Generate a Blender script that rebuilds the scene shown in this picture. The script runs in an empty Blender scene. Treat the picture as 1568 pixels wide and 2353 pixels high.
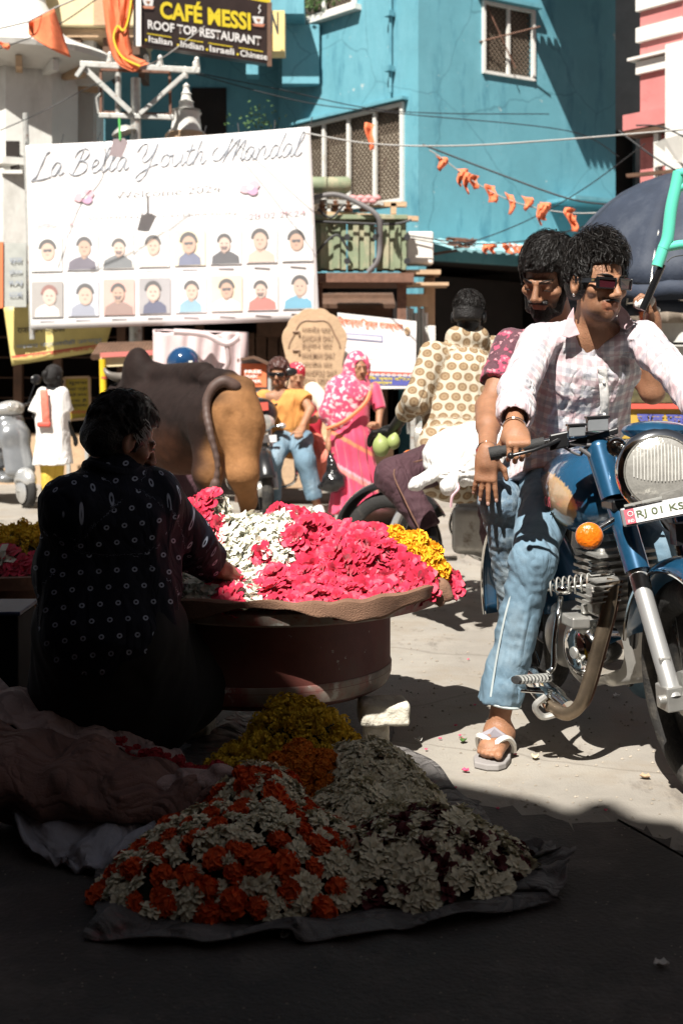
import bpy, math, random
import numpy as np
from mathutils import Vector, Matrix, Euler
random.seed(7); np.random.seed(7)
R = random.Random(11)
rad = math.radians
scene = bpy.context.scene
COL = scene.collection

# ------------------------------------------------------------ camera, sky, sun
FPX, HOR, CH, CU = 2940.0, 880.0, 1.2, 784.0      # focal length, horizon row, eye height, centre column (photo units 1568 x 2352)
cam_d = bpy.data.cameras.new("camera"); cam = bpy.data.objects.new("camera", cam_d); COL.objects.link(cam)
cam.location = (0, 0, CH); cam.rotation_euler = (rad(90), 0, 0)
cam_d.sensor_fit = 'VERTICAL'; cam_d.sensor_height = 36; cam_d.sensor_width = 24
cam_d.lens = FPX / 2352 * 36
cam_d.shift_y = -(1176 - HOR) / 2352
cam_d.clip_start = 0.05; cam_d.clip_end = 500
cam_d.dof.use_dof = True; cam_d.dof.focus_distance = 4.0; cam_d.dof.aperture_fstop = 4.4
scene.camera = cam
SUN = Vector((-0.38, -0.92, 1.3)).normalized()     # towards the sun
sun_el = math.asin(SUN.z); sun_az = math.atan2(SUN.x, SUN.y)
world = bpy.data.worlds.new("World"); scene.world = world; world.use_nodes = True
wn = world.node_tree; sky = wn.nodes.new('ShaderNodeTexSky'); sky.sky_type = 'NISHITA'
sky.sun_disc = False; sky.sun_elevation = sun_el; sky.sun_rotation = sun_az; sky.dust_density = 0.4; sky.air_density = 0.33
bg = wn.nodes['Background']; bg.inputs[1].default_value = 0.05
hsv = wn.nodes.new('ShaderNodeHueSaturation'); hsv.inputs['Saturation'].default_value = .3
wn.links.new(sky.outputs[0], hsv.inputs['Color']); wn.links.new(hsv.outputs[0], bg.inputs[0])
scene.cycles.diffuse_bounces = 2
sl = bpy.data.lights.new("sun", 'SUN'); sl.energy = 5.0; sl.angle = rad(0.55); sl.color = (1.0, 0.955, 0.885)
so = bpy.data.objects.new("sun", sl); COL.objects.link(so); so.rotation_euler = SUN.to_track_quat('Z', 'Y').to_euler(); so.location = (0, 0, 20)
scene.view_settings.view_transform = 'Standard'; scene.view_settings.look = 'None'
scene.view_settings.exposure = 0.88; scene.view_settings.gamma = 1.0
try: scene.view_settings.use_curve_mapping = False
except Exception: pass

# ------------------------------------------------------------ helpers
def V(*a): return Vector(a)
def P(u, v, Y): return Vector(((u - CU) / FPX * Y, Y, CH - (v - HOR) / FPX * Y))
def G(u, v, z=0.0): return P(u, v, (CH - z) * FPX / (v - HOR))

def link(o): COL.objects.link(o); return o
def tag(o, label, cat, group=None):
    o['label'] = label; o['category'] = cat
    if group: o['group'] = group
    return o
def thing(name, label, cat, loc=(0, 0, 0), group=None):
    o = bpy.data.objects.new(name, None); link(o); o.location = loc; o.empty_display_size = .05
    return tag(o, label, cat, group)
def parent(o, p):
    o.parent = p
    o.matrix_parent_inverse = wmat(p).inverted()
def wmat(o):
    m = Matrix.LocRotScale(o.location, o.rotation_euler, o.scale)
    if o.parent: return wmat(o.parent) @ o.matrix_parent_inverse @ m
    return m

MATS = {}
def mat(name, col, rough=.6, metal=0., var=.12, vs=6., bump=0., bs=40., coat=0., spec=.5, trans=0., sheen=0., attr=False, alpha=None, emis=0.):
    if name in MATS: return MATS[name]
    m = bpy.data.materials.new(name); m.use_nodes = True; nt = m.node_tree; N = nt.nodes; L = nt.links
    b = N['Principled BSDF']; b.inputs['Roughness'].default_value = rough; b.inputs['Metallic'].default_value = metal
    b.inputs['Specular IOR Level'].default_value = spec
    b.inputs['Coat Weight'].default_value = coat; b.inputs['Coat Roughness'].default_value = .06
    b.inputs['Transmission Weight'].default_value = trans; b.inputs['Sheen Weight'].default_value = sheen
    tc = N.new('ShaderNodeTexCoord')
    base = None
    if attr:
        at = N.new('ShaderNodeAttribute'); at.attribute_name = 'tint'; base = at.outputs['Color']
    n = N.new('ShaderNodeTexNoise'); n.inputs['Scale'].default_value = vs; n.inputs['Detail'].default_value = 5
    n.inputs['Roughness'].default_value = .65
    L.new(tc.outputs['Object'], n.inputs['Vector'])
    mr = N.new('ShaderNodeMapRange'); mr.inputs['From Min'].default_value = .3; mr.inputs['From Max'].default_value = .7
    mr.inputs['To Min'].default_value = 1 - var; mr.inputs['To Max'].default_value = 1 + var
    L.new(n.outputs['Fac'], mr.inputs['Value'])
    mx = N.new('ShaderNodeVectorMath'); mx.operation = 'SCALE'
    if base is not None:
        mu = N.new('ShaderNodeVectorMath'); mu.operation = 'MULTIPLY'; L.new(base, mu.inputs[0]); mu.inputs[1].default_value = col[:3]
        L.new(mu.outputs[0], mx.inputs[0])
    else: mx.inputs[0].default_value = col[:3]
    L.new(mr.outputs[0], mx.inputs['Scale']); L.new(mx.outputs[0], b.inputs['Base Color'])
    if bump:
        n2 = N.new('ShaderNodeTexNoise'); n2.inputs['Scale'].default_value = bs; n2.inputs['Detail'].default_value = 4
        L.new(tc.outputs['Object'], n2.inputs['Vector'])
        bp = N.new('ShaderNodeBump'); bp.inputs['Strength'].default_value = bump; bp.inputs['Distance'].default_value = .01
        L.new(n2.outputs['Fac'], bp.inputs['Height']); L.new(bp.outputs[0], b.inputs['Normal'])
    MATS[name] = m
    m['_b'] = 1
    return m
def cloth(m, scale=14, strength=.75, dist=.04, st=(1, 1, .5)):
    N, L, b = m.node_tree.nodes, m.node_tree.links, m.node_tree.nodes['Principled BSDF']
    tc = N.new('ShaderNodeTexCoord'); mp = N.new('ShaderNodeMapping'); mp.inputs['Scale'].default_value = st; L.new(tc.outputs['Object'], mp.inputs[0])
    n = N.new('ShaderNodeTexNoise'); n.inputs['Scale'].default_value = scale; n.inputs['Detail'].default_value = 2.5; n.inputs['Distortion'].default_value = .8; L.new(mp.outputs[0], n.inputs['Vector'])
    bp = N.new('ShaderNodeBump'); bp.inputs['Strength'].default_value = strength; bp.inputs['Distance'].default_value = dist; ab = N.new('ShaderNodeMath'); ab.operation = 'SUBTRACT'; L.new(n.outputs['Fac'], ab.inputs[0]); ab.inputs[1].default_value = .5; a2 = N.new('ShaderNodeMath'); a2.operation = 'ABSOLUTE'; L.new(ab.outputs[0], a2.inputs[0]); L.new(a2.outputs[0], bp.inputs['Height'])
    if b.inputs['Normal'].links: L.new(b.inputs['Normal'].links[0].from_socket, bp.inputs['Normal'])
    L.new(bp.outputs[0], b.inputs['Normal']); return m
def nodes(m): return m.node_tree.nodes, m.node_tree.links, m.node_tree.nodes['Principled BSDF']
def base_socket(m):
    N, L, b = nodes(m); return b.inputs['Base Color'].links[0].from_socket
def weather(m, col, amount=.5, scale=3., lo=.5, hi=.65, stretch=(1, 1, 1)):
    """stains / worn patches of another colour with a shape of their own"""
    N, L, b = nodes(m); src = base_socket(m)
    tc = N.new('ShaderNodeTexCoord'); mp = N.new('ShaderNodeMapping'); mp.inputs['Scale'].default_value = stretch
    n = N.new('ShaderNodeTexNoise'); n.inputs['Scale'].default_value = scale; n.inputs['Detail'].default_value = 8; n.inputs['Roughness'].default_value = .7
    L.new(tc.outputs['Object'], mp.inputs[0]); L.new(mp.outputs[0], n.inputs['Vector'])
    mr = N.new('ShaderNodeMapRange'); mr.inputs['From Min'].default_value = lo; mr.inputs['From Max'].default_value = hi; mr.inputs['To Max'].default_value = amount
    L.new(n.outputs['Fac'], mr.inputs['Value'])
    mx = N.new('ShaderNodeMix'); mx.data_type = 'RGBA'; L.new(mr.outputs[0], mx.inputs['Factor'])
    L.new(src, mx.inputs['A']); mx.inputs['B'].default_value = (*col, 1)
    L.new(mx.outputs['Result'], b.inputs['Base Color'])
    return m

def frame(d, up=V(0, 0, 1)):
    d = d.normalized()
    s = d.cross(up)
    if s.length < 1e-4: s = d.cross(V(0, 1, 0))
    s.normalize(); return s, s.cross(d).normalized(), d

class MB:
    """collects simple shapes in world coordinates; make() links them as one mesh object"""
    def __init__(s): s.v = []; s.f = []; s.m = []; s.cur = 0
    def add(s, vs, fs):
        o = len(s.v); s.v += [tuple(p) for p in vs]; s.f += [tuple(i + o for i in f) for f in fs]; s.m += [s.cur] * len(fs); return s
    def box(s, c, size, X=V(1, 0, 0), Z=V(0, 0, 1), taper=1.):
        c = Vector(c); X = X.normalized(); Z = Z.normalized(); Yv = Z.cross(X).normalized(); a, b, h = [q / 2 for q in size]
        vs = []
        for k in (-1, 1):
            t = taper if k > 0 else 1
            for (i, j) in ((-1, -1), (1, -1), (1, 1), (-1, 1)): vs.append(c + X * a * i * t + Yv * b * j * t + Z * h * k)
        return s.add(vs, [(3, 2, 1, 0), (4, 5, 6, 7), (0, 1, 5, 4), (1, 2, 6, 5), (2, 3, 7, 6), (3, 0, 4, 7)])
    def bar(s, a, b, w, t=None, up=V(0, 0, 1)):
        a = Vector(a); b = Vector(b); d = b - a; S, U, D = frame(d, up)
        return s.box((a + b) / 2, (w, d.length, t or w), X=S, Z=U)
    def tube(s, pts, r, n=10, caps=True, closed=False, flat=None):
        pts = [Vector(p) for p in pts]; rs = r if isinstance(r, (list, tuple)) else [r] * len(pts)
        vs = []; S = None
        for i, p in enumerate(pts):
            if closed: d = pts[(i + 1) % len(pts)] - pts[i - 1]
            else: d = pts[min(i + 1, len(pts) - 1)] - pts[max(i - 1, 0)]
            d.normalize()
            if S is None: S, U, _ = frame(d)
            else:
                S = (S - d * S.dot(d)); S = S.normalized() if S.length > 1e-5 else frame(d)[0]; U = S.cross(d).normalized()
            for k in range(n):
                a = 2 * math.pi * k / n; q = S * math.cos(a) * rs[i] + U * math.sin(a) * rs[i]
                if flat: q -= flat[0] * q.dot(flat[0]) * (1 - flat[1])
                vs.append(p + q)
        fs = []; m = len(pts)
        for i in range(m if closed else m - 1):
            j = (i + 1) % m
            for k in range(n): l = (k + 1) % n; fs.append((i * n + k, i * n + l, j * n + l, j * n + k))
        if caps and not closed: fs += [tuple(range(n))[::-1], tuple(range((m - 1) * n, m * n))]
        return s.add(vs, fs)
    def lathe(s, o, ax, prof, n=24, sx=1., arc=None):
        """prof: (distance along axis, radius)"""
        o = Vector(o); S, U, D = frame(Vector(ax)); vs = []; fs = []
        for (h, r) in prof:
            for k in range(n):
                a = 2 * math.pi * k / n; vs.append(o + D * h + S * math.cos(a) * r * sx + U * math.sin(a) * r)
        for i in range(len(prof) - 1):
            for k in range(n): l = (k + 1) % n; fs.append((i * n + k, i * n + l, (i + 1) * n + l, (i + 1) * n + k))
        if prof[0][1] > 1e-4: fs.append(tuple(range(n))[::-1])
        if prof[-1][1] > 1e-4: fs.append(tuple(range((len(prof) - 1) * n, len(prof) * n)))
        return s.add(vs, fs)
    def ball(s, c, r, n=12, m=8, X=V(1, 0, 0), Z=V(0, 0, 1)):
        r = r if isinstance(r, (tuple, list)) else (r, r, r); c = Vector(c); Yv = Z.cross(X)
        vs = []; fs = []
        for i in range(m + 1):
            t = math.pi * i / m
            for k in range(n):
                a = 2 * math.pi * k / n; vs.append(c + X * r[0] * math.sin(t) * math.cos(a) + Yv * r[1] * math.sin(t) * math.sin(a) + Z * r[2] * math.cos(t))
        for i in range(m):
            for k in range(n): l = (k + 1) % n; fs.append((i * n + k, (i + 1) * n + k, (i + 1) * n + l, i * n + l))
        return s.add(vs, fs)
    def sheet(s, pts, thick, nrm):
        """polygon with thickness"""
        pts = [Vector(p) for p in pts]; n = len(pts); t = Vector(nrm).normalized() * thick
        return s.add(pts + [p + t for p in pts], [tuple(range(n))[::-1], tuple(range(n, 2 * n))] + [(i, (i + 1) % n, (i + 1) % n + n, i + n) for i in range(n)])
    def grid(s, fn, nu, nv, closed=False):
        vs = [fn(i / nu, j / nv) for j in range(nv + 1) for i in range(nu + 1)]
        return s.add(vs, [(j * (nu + 1) + i, j * (nu + 1) + i + 1, (j + 1) * (nu + 1) + i + 1, (j + 1) * (nu + 1) + i) for j in range(nv) for i in range(nu)])
    def mesh(s, name, mats, smooth=True):
        me = bpy.data.meshes.new(name); me.from_pydata(s.v, [], s.f)
        for m in (mats if isinstance(mats, (list, tuple)) else [mats]): me.materials.append(m)
        me.polygons.foreach_set('material_index', s.m)
        if smooth:
            me.polygons.foreach_set('use_smooth', [True] * len(me.polygons))
        me.update()
        import bmesh
        bm = bmesh.new(); bm.from_mesh(me); bmesh.ops.recalc_face_normals(bm, faces=bm.faces)
        if smooth:
            for e in bm.edges:
                if len(e.link_faces) == 2 and e.calc_face_angle(0) > .7: e.smooth = False
        bm.to_mesh(me); bm.free()
        return me
    def make(s, name, mats, par=None, smooth=True, bevel=0., solid=0., kind=None):
        o = bpy.data.objects.new(name, s.mesh(name, mats, smooth)); link(o)
        if par is not None: parent(o, par)
        if solid:
            md = o.modifiers.new('s', 'SOLIDIFY'); md.thickness = solid; md.offset = 0
        if bevel:
            md = o.modifiers.new('b', 'BEVEL'); md.width = bevel; md.segments = 2; md.limit_method = 'ANGLE'; md.harden_normals = False
        if kind: o['kind'] = kind
        return o

def spline(pts, n=6):
    """catmull-rom"""
    pts = [Vector(p) for p in pts]; out = []
    for i in range(len(pts) - 1):
        p0 = pts[max(i - 1, 0)]; p1 = pts[i]; p2 = pts[i + 1]; p3 = pts[min(i + 2, len(pts) - 1)]
        for k in range(n):
            t = k / n
            out.append(.5 * ((2 * p1) + (p2 - p0) * t + (2 * p0 - 5 * p1 + 4 * p2 - p3) * t * t + (3 * p1 - p0 - 3 * p2 + p3) * t ** 3))
    out.append(pts[-1]); return out

# ---- text laid on a surface: mapping fn(x, y) -> world, x and y in 0..1 over the text's own box
def letters(txt, fn, mt, par, name='lettering', bold=0., shear=0., depth=0., spacing=1.):
    cu = bpy.data.curves.new('t', 'FONT'); cu.body = txt; cu.size = 1; cu.offset = bold; cu.shear = shear; cu.space_character = spacing
    cu.resolution_u = 3
    ob = bpy.data.objects.new('t', cu); COL.objects.link(ob)
    bpy.context.view_layer.update()
    dg = bpy.context.evaluated_depsgraph_get(); me = bpy.data.meshes.new_from_object(ob.evaluated_get(dg))
    bpy.data.objects.remove(ob); bpy.data.curves.remove(cu)
    if not len(me.vertices): return None
    co = np.empty(len(me.vertices) * 3); me.vertices.foreach_get('co', co); co = co.reshape(-1, 3)
    x0, y0 = co[:, 0].min(), co[:, 1].min(); w = max(co[:, 0].max() - x0, 1e-6); h = max(co[:, 1].max() - y0, 1e-6)
    new = [fn((c[0] - x0) / w, (c[1] - y0) / h) for c in co]
    me.vertices.foreach_set('co', np.array([tuple(q) for q in new]).ravel()); me.name = name
    me.materials.clear(); me.materials.append(mt); me.update()
    o = bpy.data.objects.new(name, me); link(o)
    if par is not None: parent(o, par)
    return o
def pxbox(p0, p1, h, Yf, eps=.012, skew=(0, -1)):
    """text box from baseline p0 -> p1 (photo columns/rows), height h, on the sign plane Yf(u, v)"""
    def fn(x, y):
        u = p0[0] + (p1[0] - p0[0]) * x + skew[0] * h * y; v = p0[1] + (p1[1] - p0[1]) * x + skew[1] * h * y
        q = P(u, v, Yf(u, v)); d = (Vector((0, 0, CH)) - q).normalized()
        return q + d * eps
    return fn

# ---- signed distance bodies -> one continuous surface (surface nets)
def noise3(p, f, seed=0, n=5):
    r = np.random.RandomState(seed); o = 0
    for i in range(n):
        d = r.normal(size=3); d /= np.linalg.norm(d); ph = r.uniform(0, 6.28)
        o = o + np.sin((p[..., 0] * d[0] + p[..., 1] * d[1] + p[..., 2] * d[2]) * f * r.uniform(.6, 1.5) + ph)
    return o / n
def nets(F, org, h):
    s = F < 0
    c = np.zeros(tuple(d - 1 for d in F.shape), np.int8)
    for a in (0, 1):
        for b in (0, 1):
            for d in (0, 1): c += s[a:s.shape[0] - 1 + a, b:s.shape[1] - 1 + b, d:s.shape[2] - 1 + d]
    act = (c > 0) & (c < 8); I = np.argwhere(act); idx = np.full(c.shape, -1, np.int32); idx[act] = np.arange(len(I))
    acc = np.zeros((len(I), 3)); cnt = np.zeros(len(I))
    for ax in range(3):
        for a in (0, 1):
            for b in (0, 1):
                o1 = [0, 0, 0]; oth = [q for q in range(3) if q != ax]; o1[oth[0]] = a; o1[oth[1]] = b; o2 = list(o1); o2[ax] = 1
                f1 = F[I[:, 0] + o1[0], I[:, 1] + o1[1], I[:, 2] + o1[2]]; f2 = F[I[:, 0] + o2[0], I[:, 1] + o2[1], I[:, 2] + o2[2]]
                m = (f1 < 0) != (f2 < 0); t = np.where(m, f1 / np.where(m, f1 - f2, 1), 0)
                q = np.array(o1) + np.outer(t, np.array(o2) - np.array(o1)); acc += q * m[:, None]; cnt += m
    Vt = (I + acc / cnt[:, None]) * h + org
    faces = []
    for ax in range(3):
        b, d = [(1, 2), (2, 0), (0, 1)][ax]
        sl1 = [slice(None)] * 3; sl2 = [slice(None)] * 3; sl1[ax] = slice(0, -1); sl2[ax] = slice(1, None)
        e = s[tuple(sl1)] != s[tuple(sl2)]; K = np.argwhere(e); K = K[(K[:, b] > 0) & (K[:, d] > 0) & (K[:, b] < s.shape[b] - 1) & (K[:, d] < s.shape[d] - 1)]
        ins = s[K[:, 0], K[:, 1], K[:, 2]]
        def cell(db, dd):
            q = K.copy(); q[:, b] -= db; q[:, d] -= dd; return idx[q[:, 0], q[:, 1], q[:, 2]]
        Q = np.stack([cell(1, 1), cell(0, 1), cell(0, 0), cell(1, 0)], 1)
        Q[~ins] = Q[~ins][:, ::-1]; faces.append(Q)
    return Vt, np.concatenate(faces)

class Body:
    def __init__(s, h=.008): s.h = h; s.p = []
    def _add(s, fn, lo, hi, k, op, fr=None, tint=None, grow=0): s.p.append(dict(fn=fn, lo=np.array(lo) - grow, hi=np.array(hi) + grow, k=k, op=op, fr=fr, tint=tint)); return s
    def cap(s, a, b, ra, rb=None, k=.02, op='+', flat=False, tint=None, side=None, asp=1.):
        """tapered limb; side/asp widen it along one direction"""
        a = np.array(a, float); b = np.array(b, float); rb = ra if rb is None else rb; ba = b - a; L = np.linalg.norm(ba) + 1e-9; ax = ba / L
        sd = np.array(side if side is not None else (1, 0, 0), float); sd = sd - ax * sd.dot(ax)
        if np.linalg.norm(sd) < .45: sd = np.array((0., 0, 1)) - ax * ax[2]
        sd /= np.linalg.norm(sd)
        def fn(p):
            q = p - a; t = q @ ax; tc = np.clip(t, 0, L); d = q - tc[..., None] * ax
            if asp != 1.:
                x = d @ sd; d = d - (x * (1 - 1 / asp))[..., None] * sd
            r = ra + (rb - ra) * tc / L; o = np.sqrt((d * d).sum(-1)) - r
            if flat: 
                o = np.maximum(o, t - L)
            return o
        m = max(ra, rb) * max(1, asp)
        return s._add(fn, np.minimum(a, b) - m, np.maximum(a, b) + m, k, op, (a, ax, sd), tint)
    def ell(s, c, r, Rm=None, k=.02, op='+', tint=None):
        c = np.array(c, float); r = np.array(r if hasattr(r, '__len__') else (r, r, r), float); M = np.array(Rm) if Rm is not None else np.eye(3)  # rows = local axes
        mr = r.min()
        def fn(p):
            q = (p - c) @ M.T; k0 = np.sqrt(((q / r) ** 2).sum(-1)); k1 = np.sqrt(((q / (r * r)) ** 2).sum(-1)) + 1e-9
            return k0 * (k0 - 1) / k1
        m = np.abs(M.T) @ r if Rm is not None else r
        return s._add(fn, c - r.max(), c + r.max(), k, op, (c, np.array((0, 0, 1.)), np.array((1., 0, 0))), tint)
    def box(s, c, r, Rm=None, k=.01, rd=.004, op='+', tint=None):
        c = np.array(c, float); r = np.array(r, float); M = np.array(Rm) if Rm is not None else np.eye(3)
        def fn(p):
            q = np.abs((p - c) @ M.T) - (r - rd); return np.sqrt((np.maximum(q, 0) ** 2).sum(-1)) + np.minimum(q.max(-1), 0) - rd
        m = np.linalg.norm(r)
        return s._add(fn, c - m, c + m, k, op, (c, np.array((0, 0, 1.)), np.array((1., 0, 0))), tint)
    def field(s, disp=None, dmax=.0):
        h = s.h; pos = [q for q in s.p if q['op'] == '+']
        lo = np.min([q['lo'] for q in pos], 0) - 4 * h - dmax; hi = np.max([q['hi'] for q in pos], 0) + 4 * h + dmax
        n = np.ceil((hi - lo) / h).astype(int) + 1; F = np.full(tuple(n), .08, np.float32)
        for q in s.p:
            mg = 3 * h + q['k'] + dmax
            i0 = np.clip(((q['lo'] - mg - lo) / h).astype(int), 0, n - 1); i1 = np.clip(np.ceil((q['hi'] + mg - lo) / h).astype(int) + 1, 1, n)
            if (i1 <= i0).any(): continue
            ax = [lo[a] + h * np.arange(i0[a], i1[a]) for a in range(3)]
            X = np.stack(np.meshgrid(*ax, indexing='ij'), -1); d = q['fn'](X)
            sl = tuple(slice(i0[a], i1[a]) for a in range(3)); f = F[sl]; k = q['k'] + 1e-6
            if q['op'] == '+':
                w = np.maximum(k - np.abs(f - d), 0) / k; F[sl] = np.minimum(f, d) - w * w * k * .25
            elif q['op'] == '-':
                d = -d; w = np.maximum(k - np.abs(f - d), 0) / k; F[sl] = np.maximum(f, d) + w * w * k * .25
            else:
                F[sl] = np.maximum(f, d)
        if disp is not None:
            I = np.argwhere(np.abs(F) < dmax + 2 * h); Pp = I * h + lo
            F[I[:, 0], I[:, 1], I[:, 2]] += disp(Pp)
        return F, lo
    def make(s, name, mt, par=None, disp=None, dmax=.0, tint=None, kind=None, uv=False, base=(1, 1, 1)):
        F, lo = s.field(disp, dmax); Vt, Q = nets(F, lo, s.h)
        me = bpy.data.meshes.new(name); me.vertices.add(len(Vt)); me.vertices.foreach_set('co', Vt.ravel())
        me.loops.add(len(Q) * 4); me.loops.foreach_set('vertex_index', Q.ravel().astype(np.int32))
        me.polygons.add(len(Q)); me.polygons.foreach_set('loop_start', np.arange(0, len(Q) * 4, 4, dtype=np.int32)); me.polygons.foreach_set('loop_total', np.full(len(Q), 4, np.int32))
        me.update(calc_edges=True); me.validate()
        me.polygons.foreach_set('use_smooth', [True] * len(me.polygons)); me.materials.append(mt)
        if tint is not None or uv or any(q['tint'] for q in s.p):
            C = np.tile(np.array([*base, 1.]), (len(Vt), 1))
            best = np.full(len(Vt), 9.); W = np.zeros((len(Vt), 3))
            for q in s.p:
                if q['op'] != '+': continue
                d = q['fn'](Vt); b = d < best
                if q['tint']: C[b, :3] = q['tint']
                elif not uv: C[b, :3] = base
                if uv:
                    c0, ax, sd = q['fr']; qq = Vt[b] - c0; dp = np.cross(ax, sd)
                    ang = np.arctan2(qq @ dp, qq @ sd); rr = np.sqrt((qq @ dp) ** 2 + (qq @ sd) ** 2)
                    W[b, 0] = qq @ sd; W[b, 1] = qq @ ax; W[b, 2] = qq @ dp
                best[b] = d[b]
            if tint is not None: C[:, :3] = tint(Vt, C[:, :3])
            a = me.attributes.new('tint', 'FLOAT_COLOR', 'POINT'); a.data.foreach_set('color', C.ravel())
            if uv:
                a = me.attributes.new('pat', 'FLOAT_VECTOR', 'POINT'); a.data.foreach_set('vector', W.ravel())
        o = bpy.data.objects.new(name, me); link(o)
        if par is not None: parent(o, par)
        if kind: o['kind'] = kind
        return o
def folds(amp, f, seed, stretch=(1, 1, .35)):
    st = np.array(stretch)
    def d(p):
        w = noise3(p, f * .5, seed + 5)[:, None] * .05; q = (p + w) * st
        n = noise3(q, f, seed, 6); n2 = noise3(q + w[:, :] * 1.5, f * 2.3, seed + 9, 6); return amp * (np.abs(n) * 2.2 - .7 + np.abs(n2) * 1.2 - .4)
    return d
def lerp(a, b, t): return a + (b - a) * t
# ------------------------------------------------------------ ground
def attr_uv(m): pass
mg = mat('dusty_ground', (.285, .26, .225), rough=.9, var=.2, vs=1.3, bump=.35, bs=120)
weather(mg, (.27, .23, .18), .7, 2.2, .5, .62); weather(mg, (.12, .1, .085), .8, 9, .64, .7)
weather(mg, (.38, .35, .3), .5, .7, .5, .6)
def cracks(m, col, scale, width, amount=.8):
    N, L, b = nodes(m); src = base_socket(m); tc = N.new('ShaderNodeTexCoord'); n = N.new('ShaderNodeTexNoise'); n.inputs['Scale'].default_value = 2.5; n.inputs['Detail'].default_value = 6; L.new(tc.outputs['Object'], n.inputs['Vector'])
    mx = N.new('ShaderNodeMix'); mx.data_type = 'VECTOR'; mx.inputs['Factor'].default_value = .16; L.new(tc.outputs['Object'], mx.inputs['A']); L.new(n.outputs['Color'], mx.inputs['B'])
    v = N.new('ShaderNodeTexVoronoi'); v.feature = 'DISTANCE_TO_EDGE'; v.inputs['Scale'].default_value = scale; L.new(mx.outputs['Result'], v.inputs['Vector'])
    mr = N.new('ShaderNodeMapRange'); mr.inputs['From Min'].default_value = 0; mr.inputs['From Max'].default_value = width; mr.inputs['To Min'].default_value = amount; mr.inputs['To Max'].default_value = 0; L.new(v.outputs['Distance'], mr.inputs['Value'])
    c = N.new('ShaderNodeMix'); c.data_type = 'RGBA'; L.new(mr.outputs[0], c.inputs['Factor']); L.new(src, c.inputs['A']); c.inputs['B'].default_value = (*col, 1); L.new(c.outputs['Result'], b.inputs['Base Color'])
cracks(mg, (.13, .11, .09), .8, .007, .45); weather(mg, (.15, .13, .11), .85, 4.2, .56, .66, (1, .35, 1))
g = MB(); g.grid(lambda s, t: V(-60 + 120 * s, -30 + 130 * t, 0), 4, 4); g.make('ground', mg, smooth=False, kind='structure')
# worn asphalt skin over the bare ground, in irregular patches
ma = mat('worn_asphalt', (.235, .205, .17), rough=.88, var=.16, vs=3, bump=.4, bs=160); weather(ma, (.15, .13, .11), .7, 5, .55, .65)
def patch(name, c, rx, ry, z, seed, m):
    r = random.Random(seed); n = 40; ph = [r.uniform(0, 6) for _ in range(4)]
    pts = []
    for i in range(n):
        a = 2 * math.pi * i / n; k = 1 + .12 * math.sin(3 * a + ph[0]) + .07 * math.sin(7 * a + ph[1]) + .04 * math.sin(13 * a + ph[2])
        pts.append(V(c[0] + rx * k * math.cos(a), c[1] + ry * k * math.sin(a), z))
    b = MB(); b.add(pts, [tuple(range(n))]); return b.make(name, m, smooth=False, kind='structure')

# near-black sheet painting the foreground shade deeper, ragged outline just inside the shadow edge
m_shade_sheet = mat('painted_shade', (.05, .043, .038), rough=.75, var=.35, vs=2.5, bump=.5, bs=90); weather(m_shade_sheet, (.13, .11, .095), .6, 3.5, .5, .68); weather(m_shade_sheet, (.035, .03, .03), .7, 8, .55, .65)
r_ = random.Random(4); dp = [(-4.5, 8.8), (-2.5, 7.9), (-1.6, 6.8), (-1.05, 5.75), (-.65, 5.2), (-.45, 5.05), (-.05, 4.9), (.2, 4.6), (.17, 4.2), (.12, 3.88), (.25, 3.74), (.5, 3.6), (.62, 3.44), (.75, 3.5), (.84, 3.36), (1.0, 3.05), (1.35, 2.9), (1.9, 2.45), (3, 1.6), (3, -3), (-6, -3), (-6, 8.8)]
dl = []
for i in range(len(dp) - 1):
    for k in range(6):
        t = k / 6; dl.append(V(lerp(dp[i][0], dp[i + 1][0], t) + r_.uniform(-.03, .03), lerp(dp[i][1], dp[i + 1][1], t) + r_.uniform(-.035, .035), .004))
b = MB(); b.add(dl, [tuple(range(len(dl)))]); b.make('shade_sheet', m_shade_sheet, smooth=False, kind='structure')

# ------------------------------------------------------------ walls with real openings
def wallface(b, O, T, N, w, z0, z1, holes, depth=.12):
    """holes: (t0, t1, z0, z1); cut out with reveals"""
    ts = sorted({0, w, *[q for h in holes for q in h[:2]]}); zs = sorted({z0, z1, *[q for h in holes for q in h[2:4]]})
    p = lambda t, z, d=0: O + T * t + V(0, 0, z) - N * d
    for i in range(len(ts) - 1):
        for j in range(len(zs) - 1):
            tm = (ts[i] + ts[i + 1]) / 2; zm = (zs[j] + zs[j + 1]) / 2
            if any(h[0] < tm < h[1] and h[2] < zm < h[3] for h in holes): continue
            b.add([p(ts[i], zs[j]), p(ts[i + 1], zs[j]), p(ts[i + 1], zs[j + 1]), p(ts[i], zs[j + 1])], [(0, 1, 2, 3)])
    for (a, c, e, f) in holes:
        b.add([p(a, e), p(c, e), p(c, f), p(a, f), p(a, e, depth), p(c, e, depth), p(c, f, depth), p(a, f, depth)], [(0, 1, 5, 4), (1, 2, 6, 5), (2, 3, 7, 6), (3, 0, 4, 7)])
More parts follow.
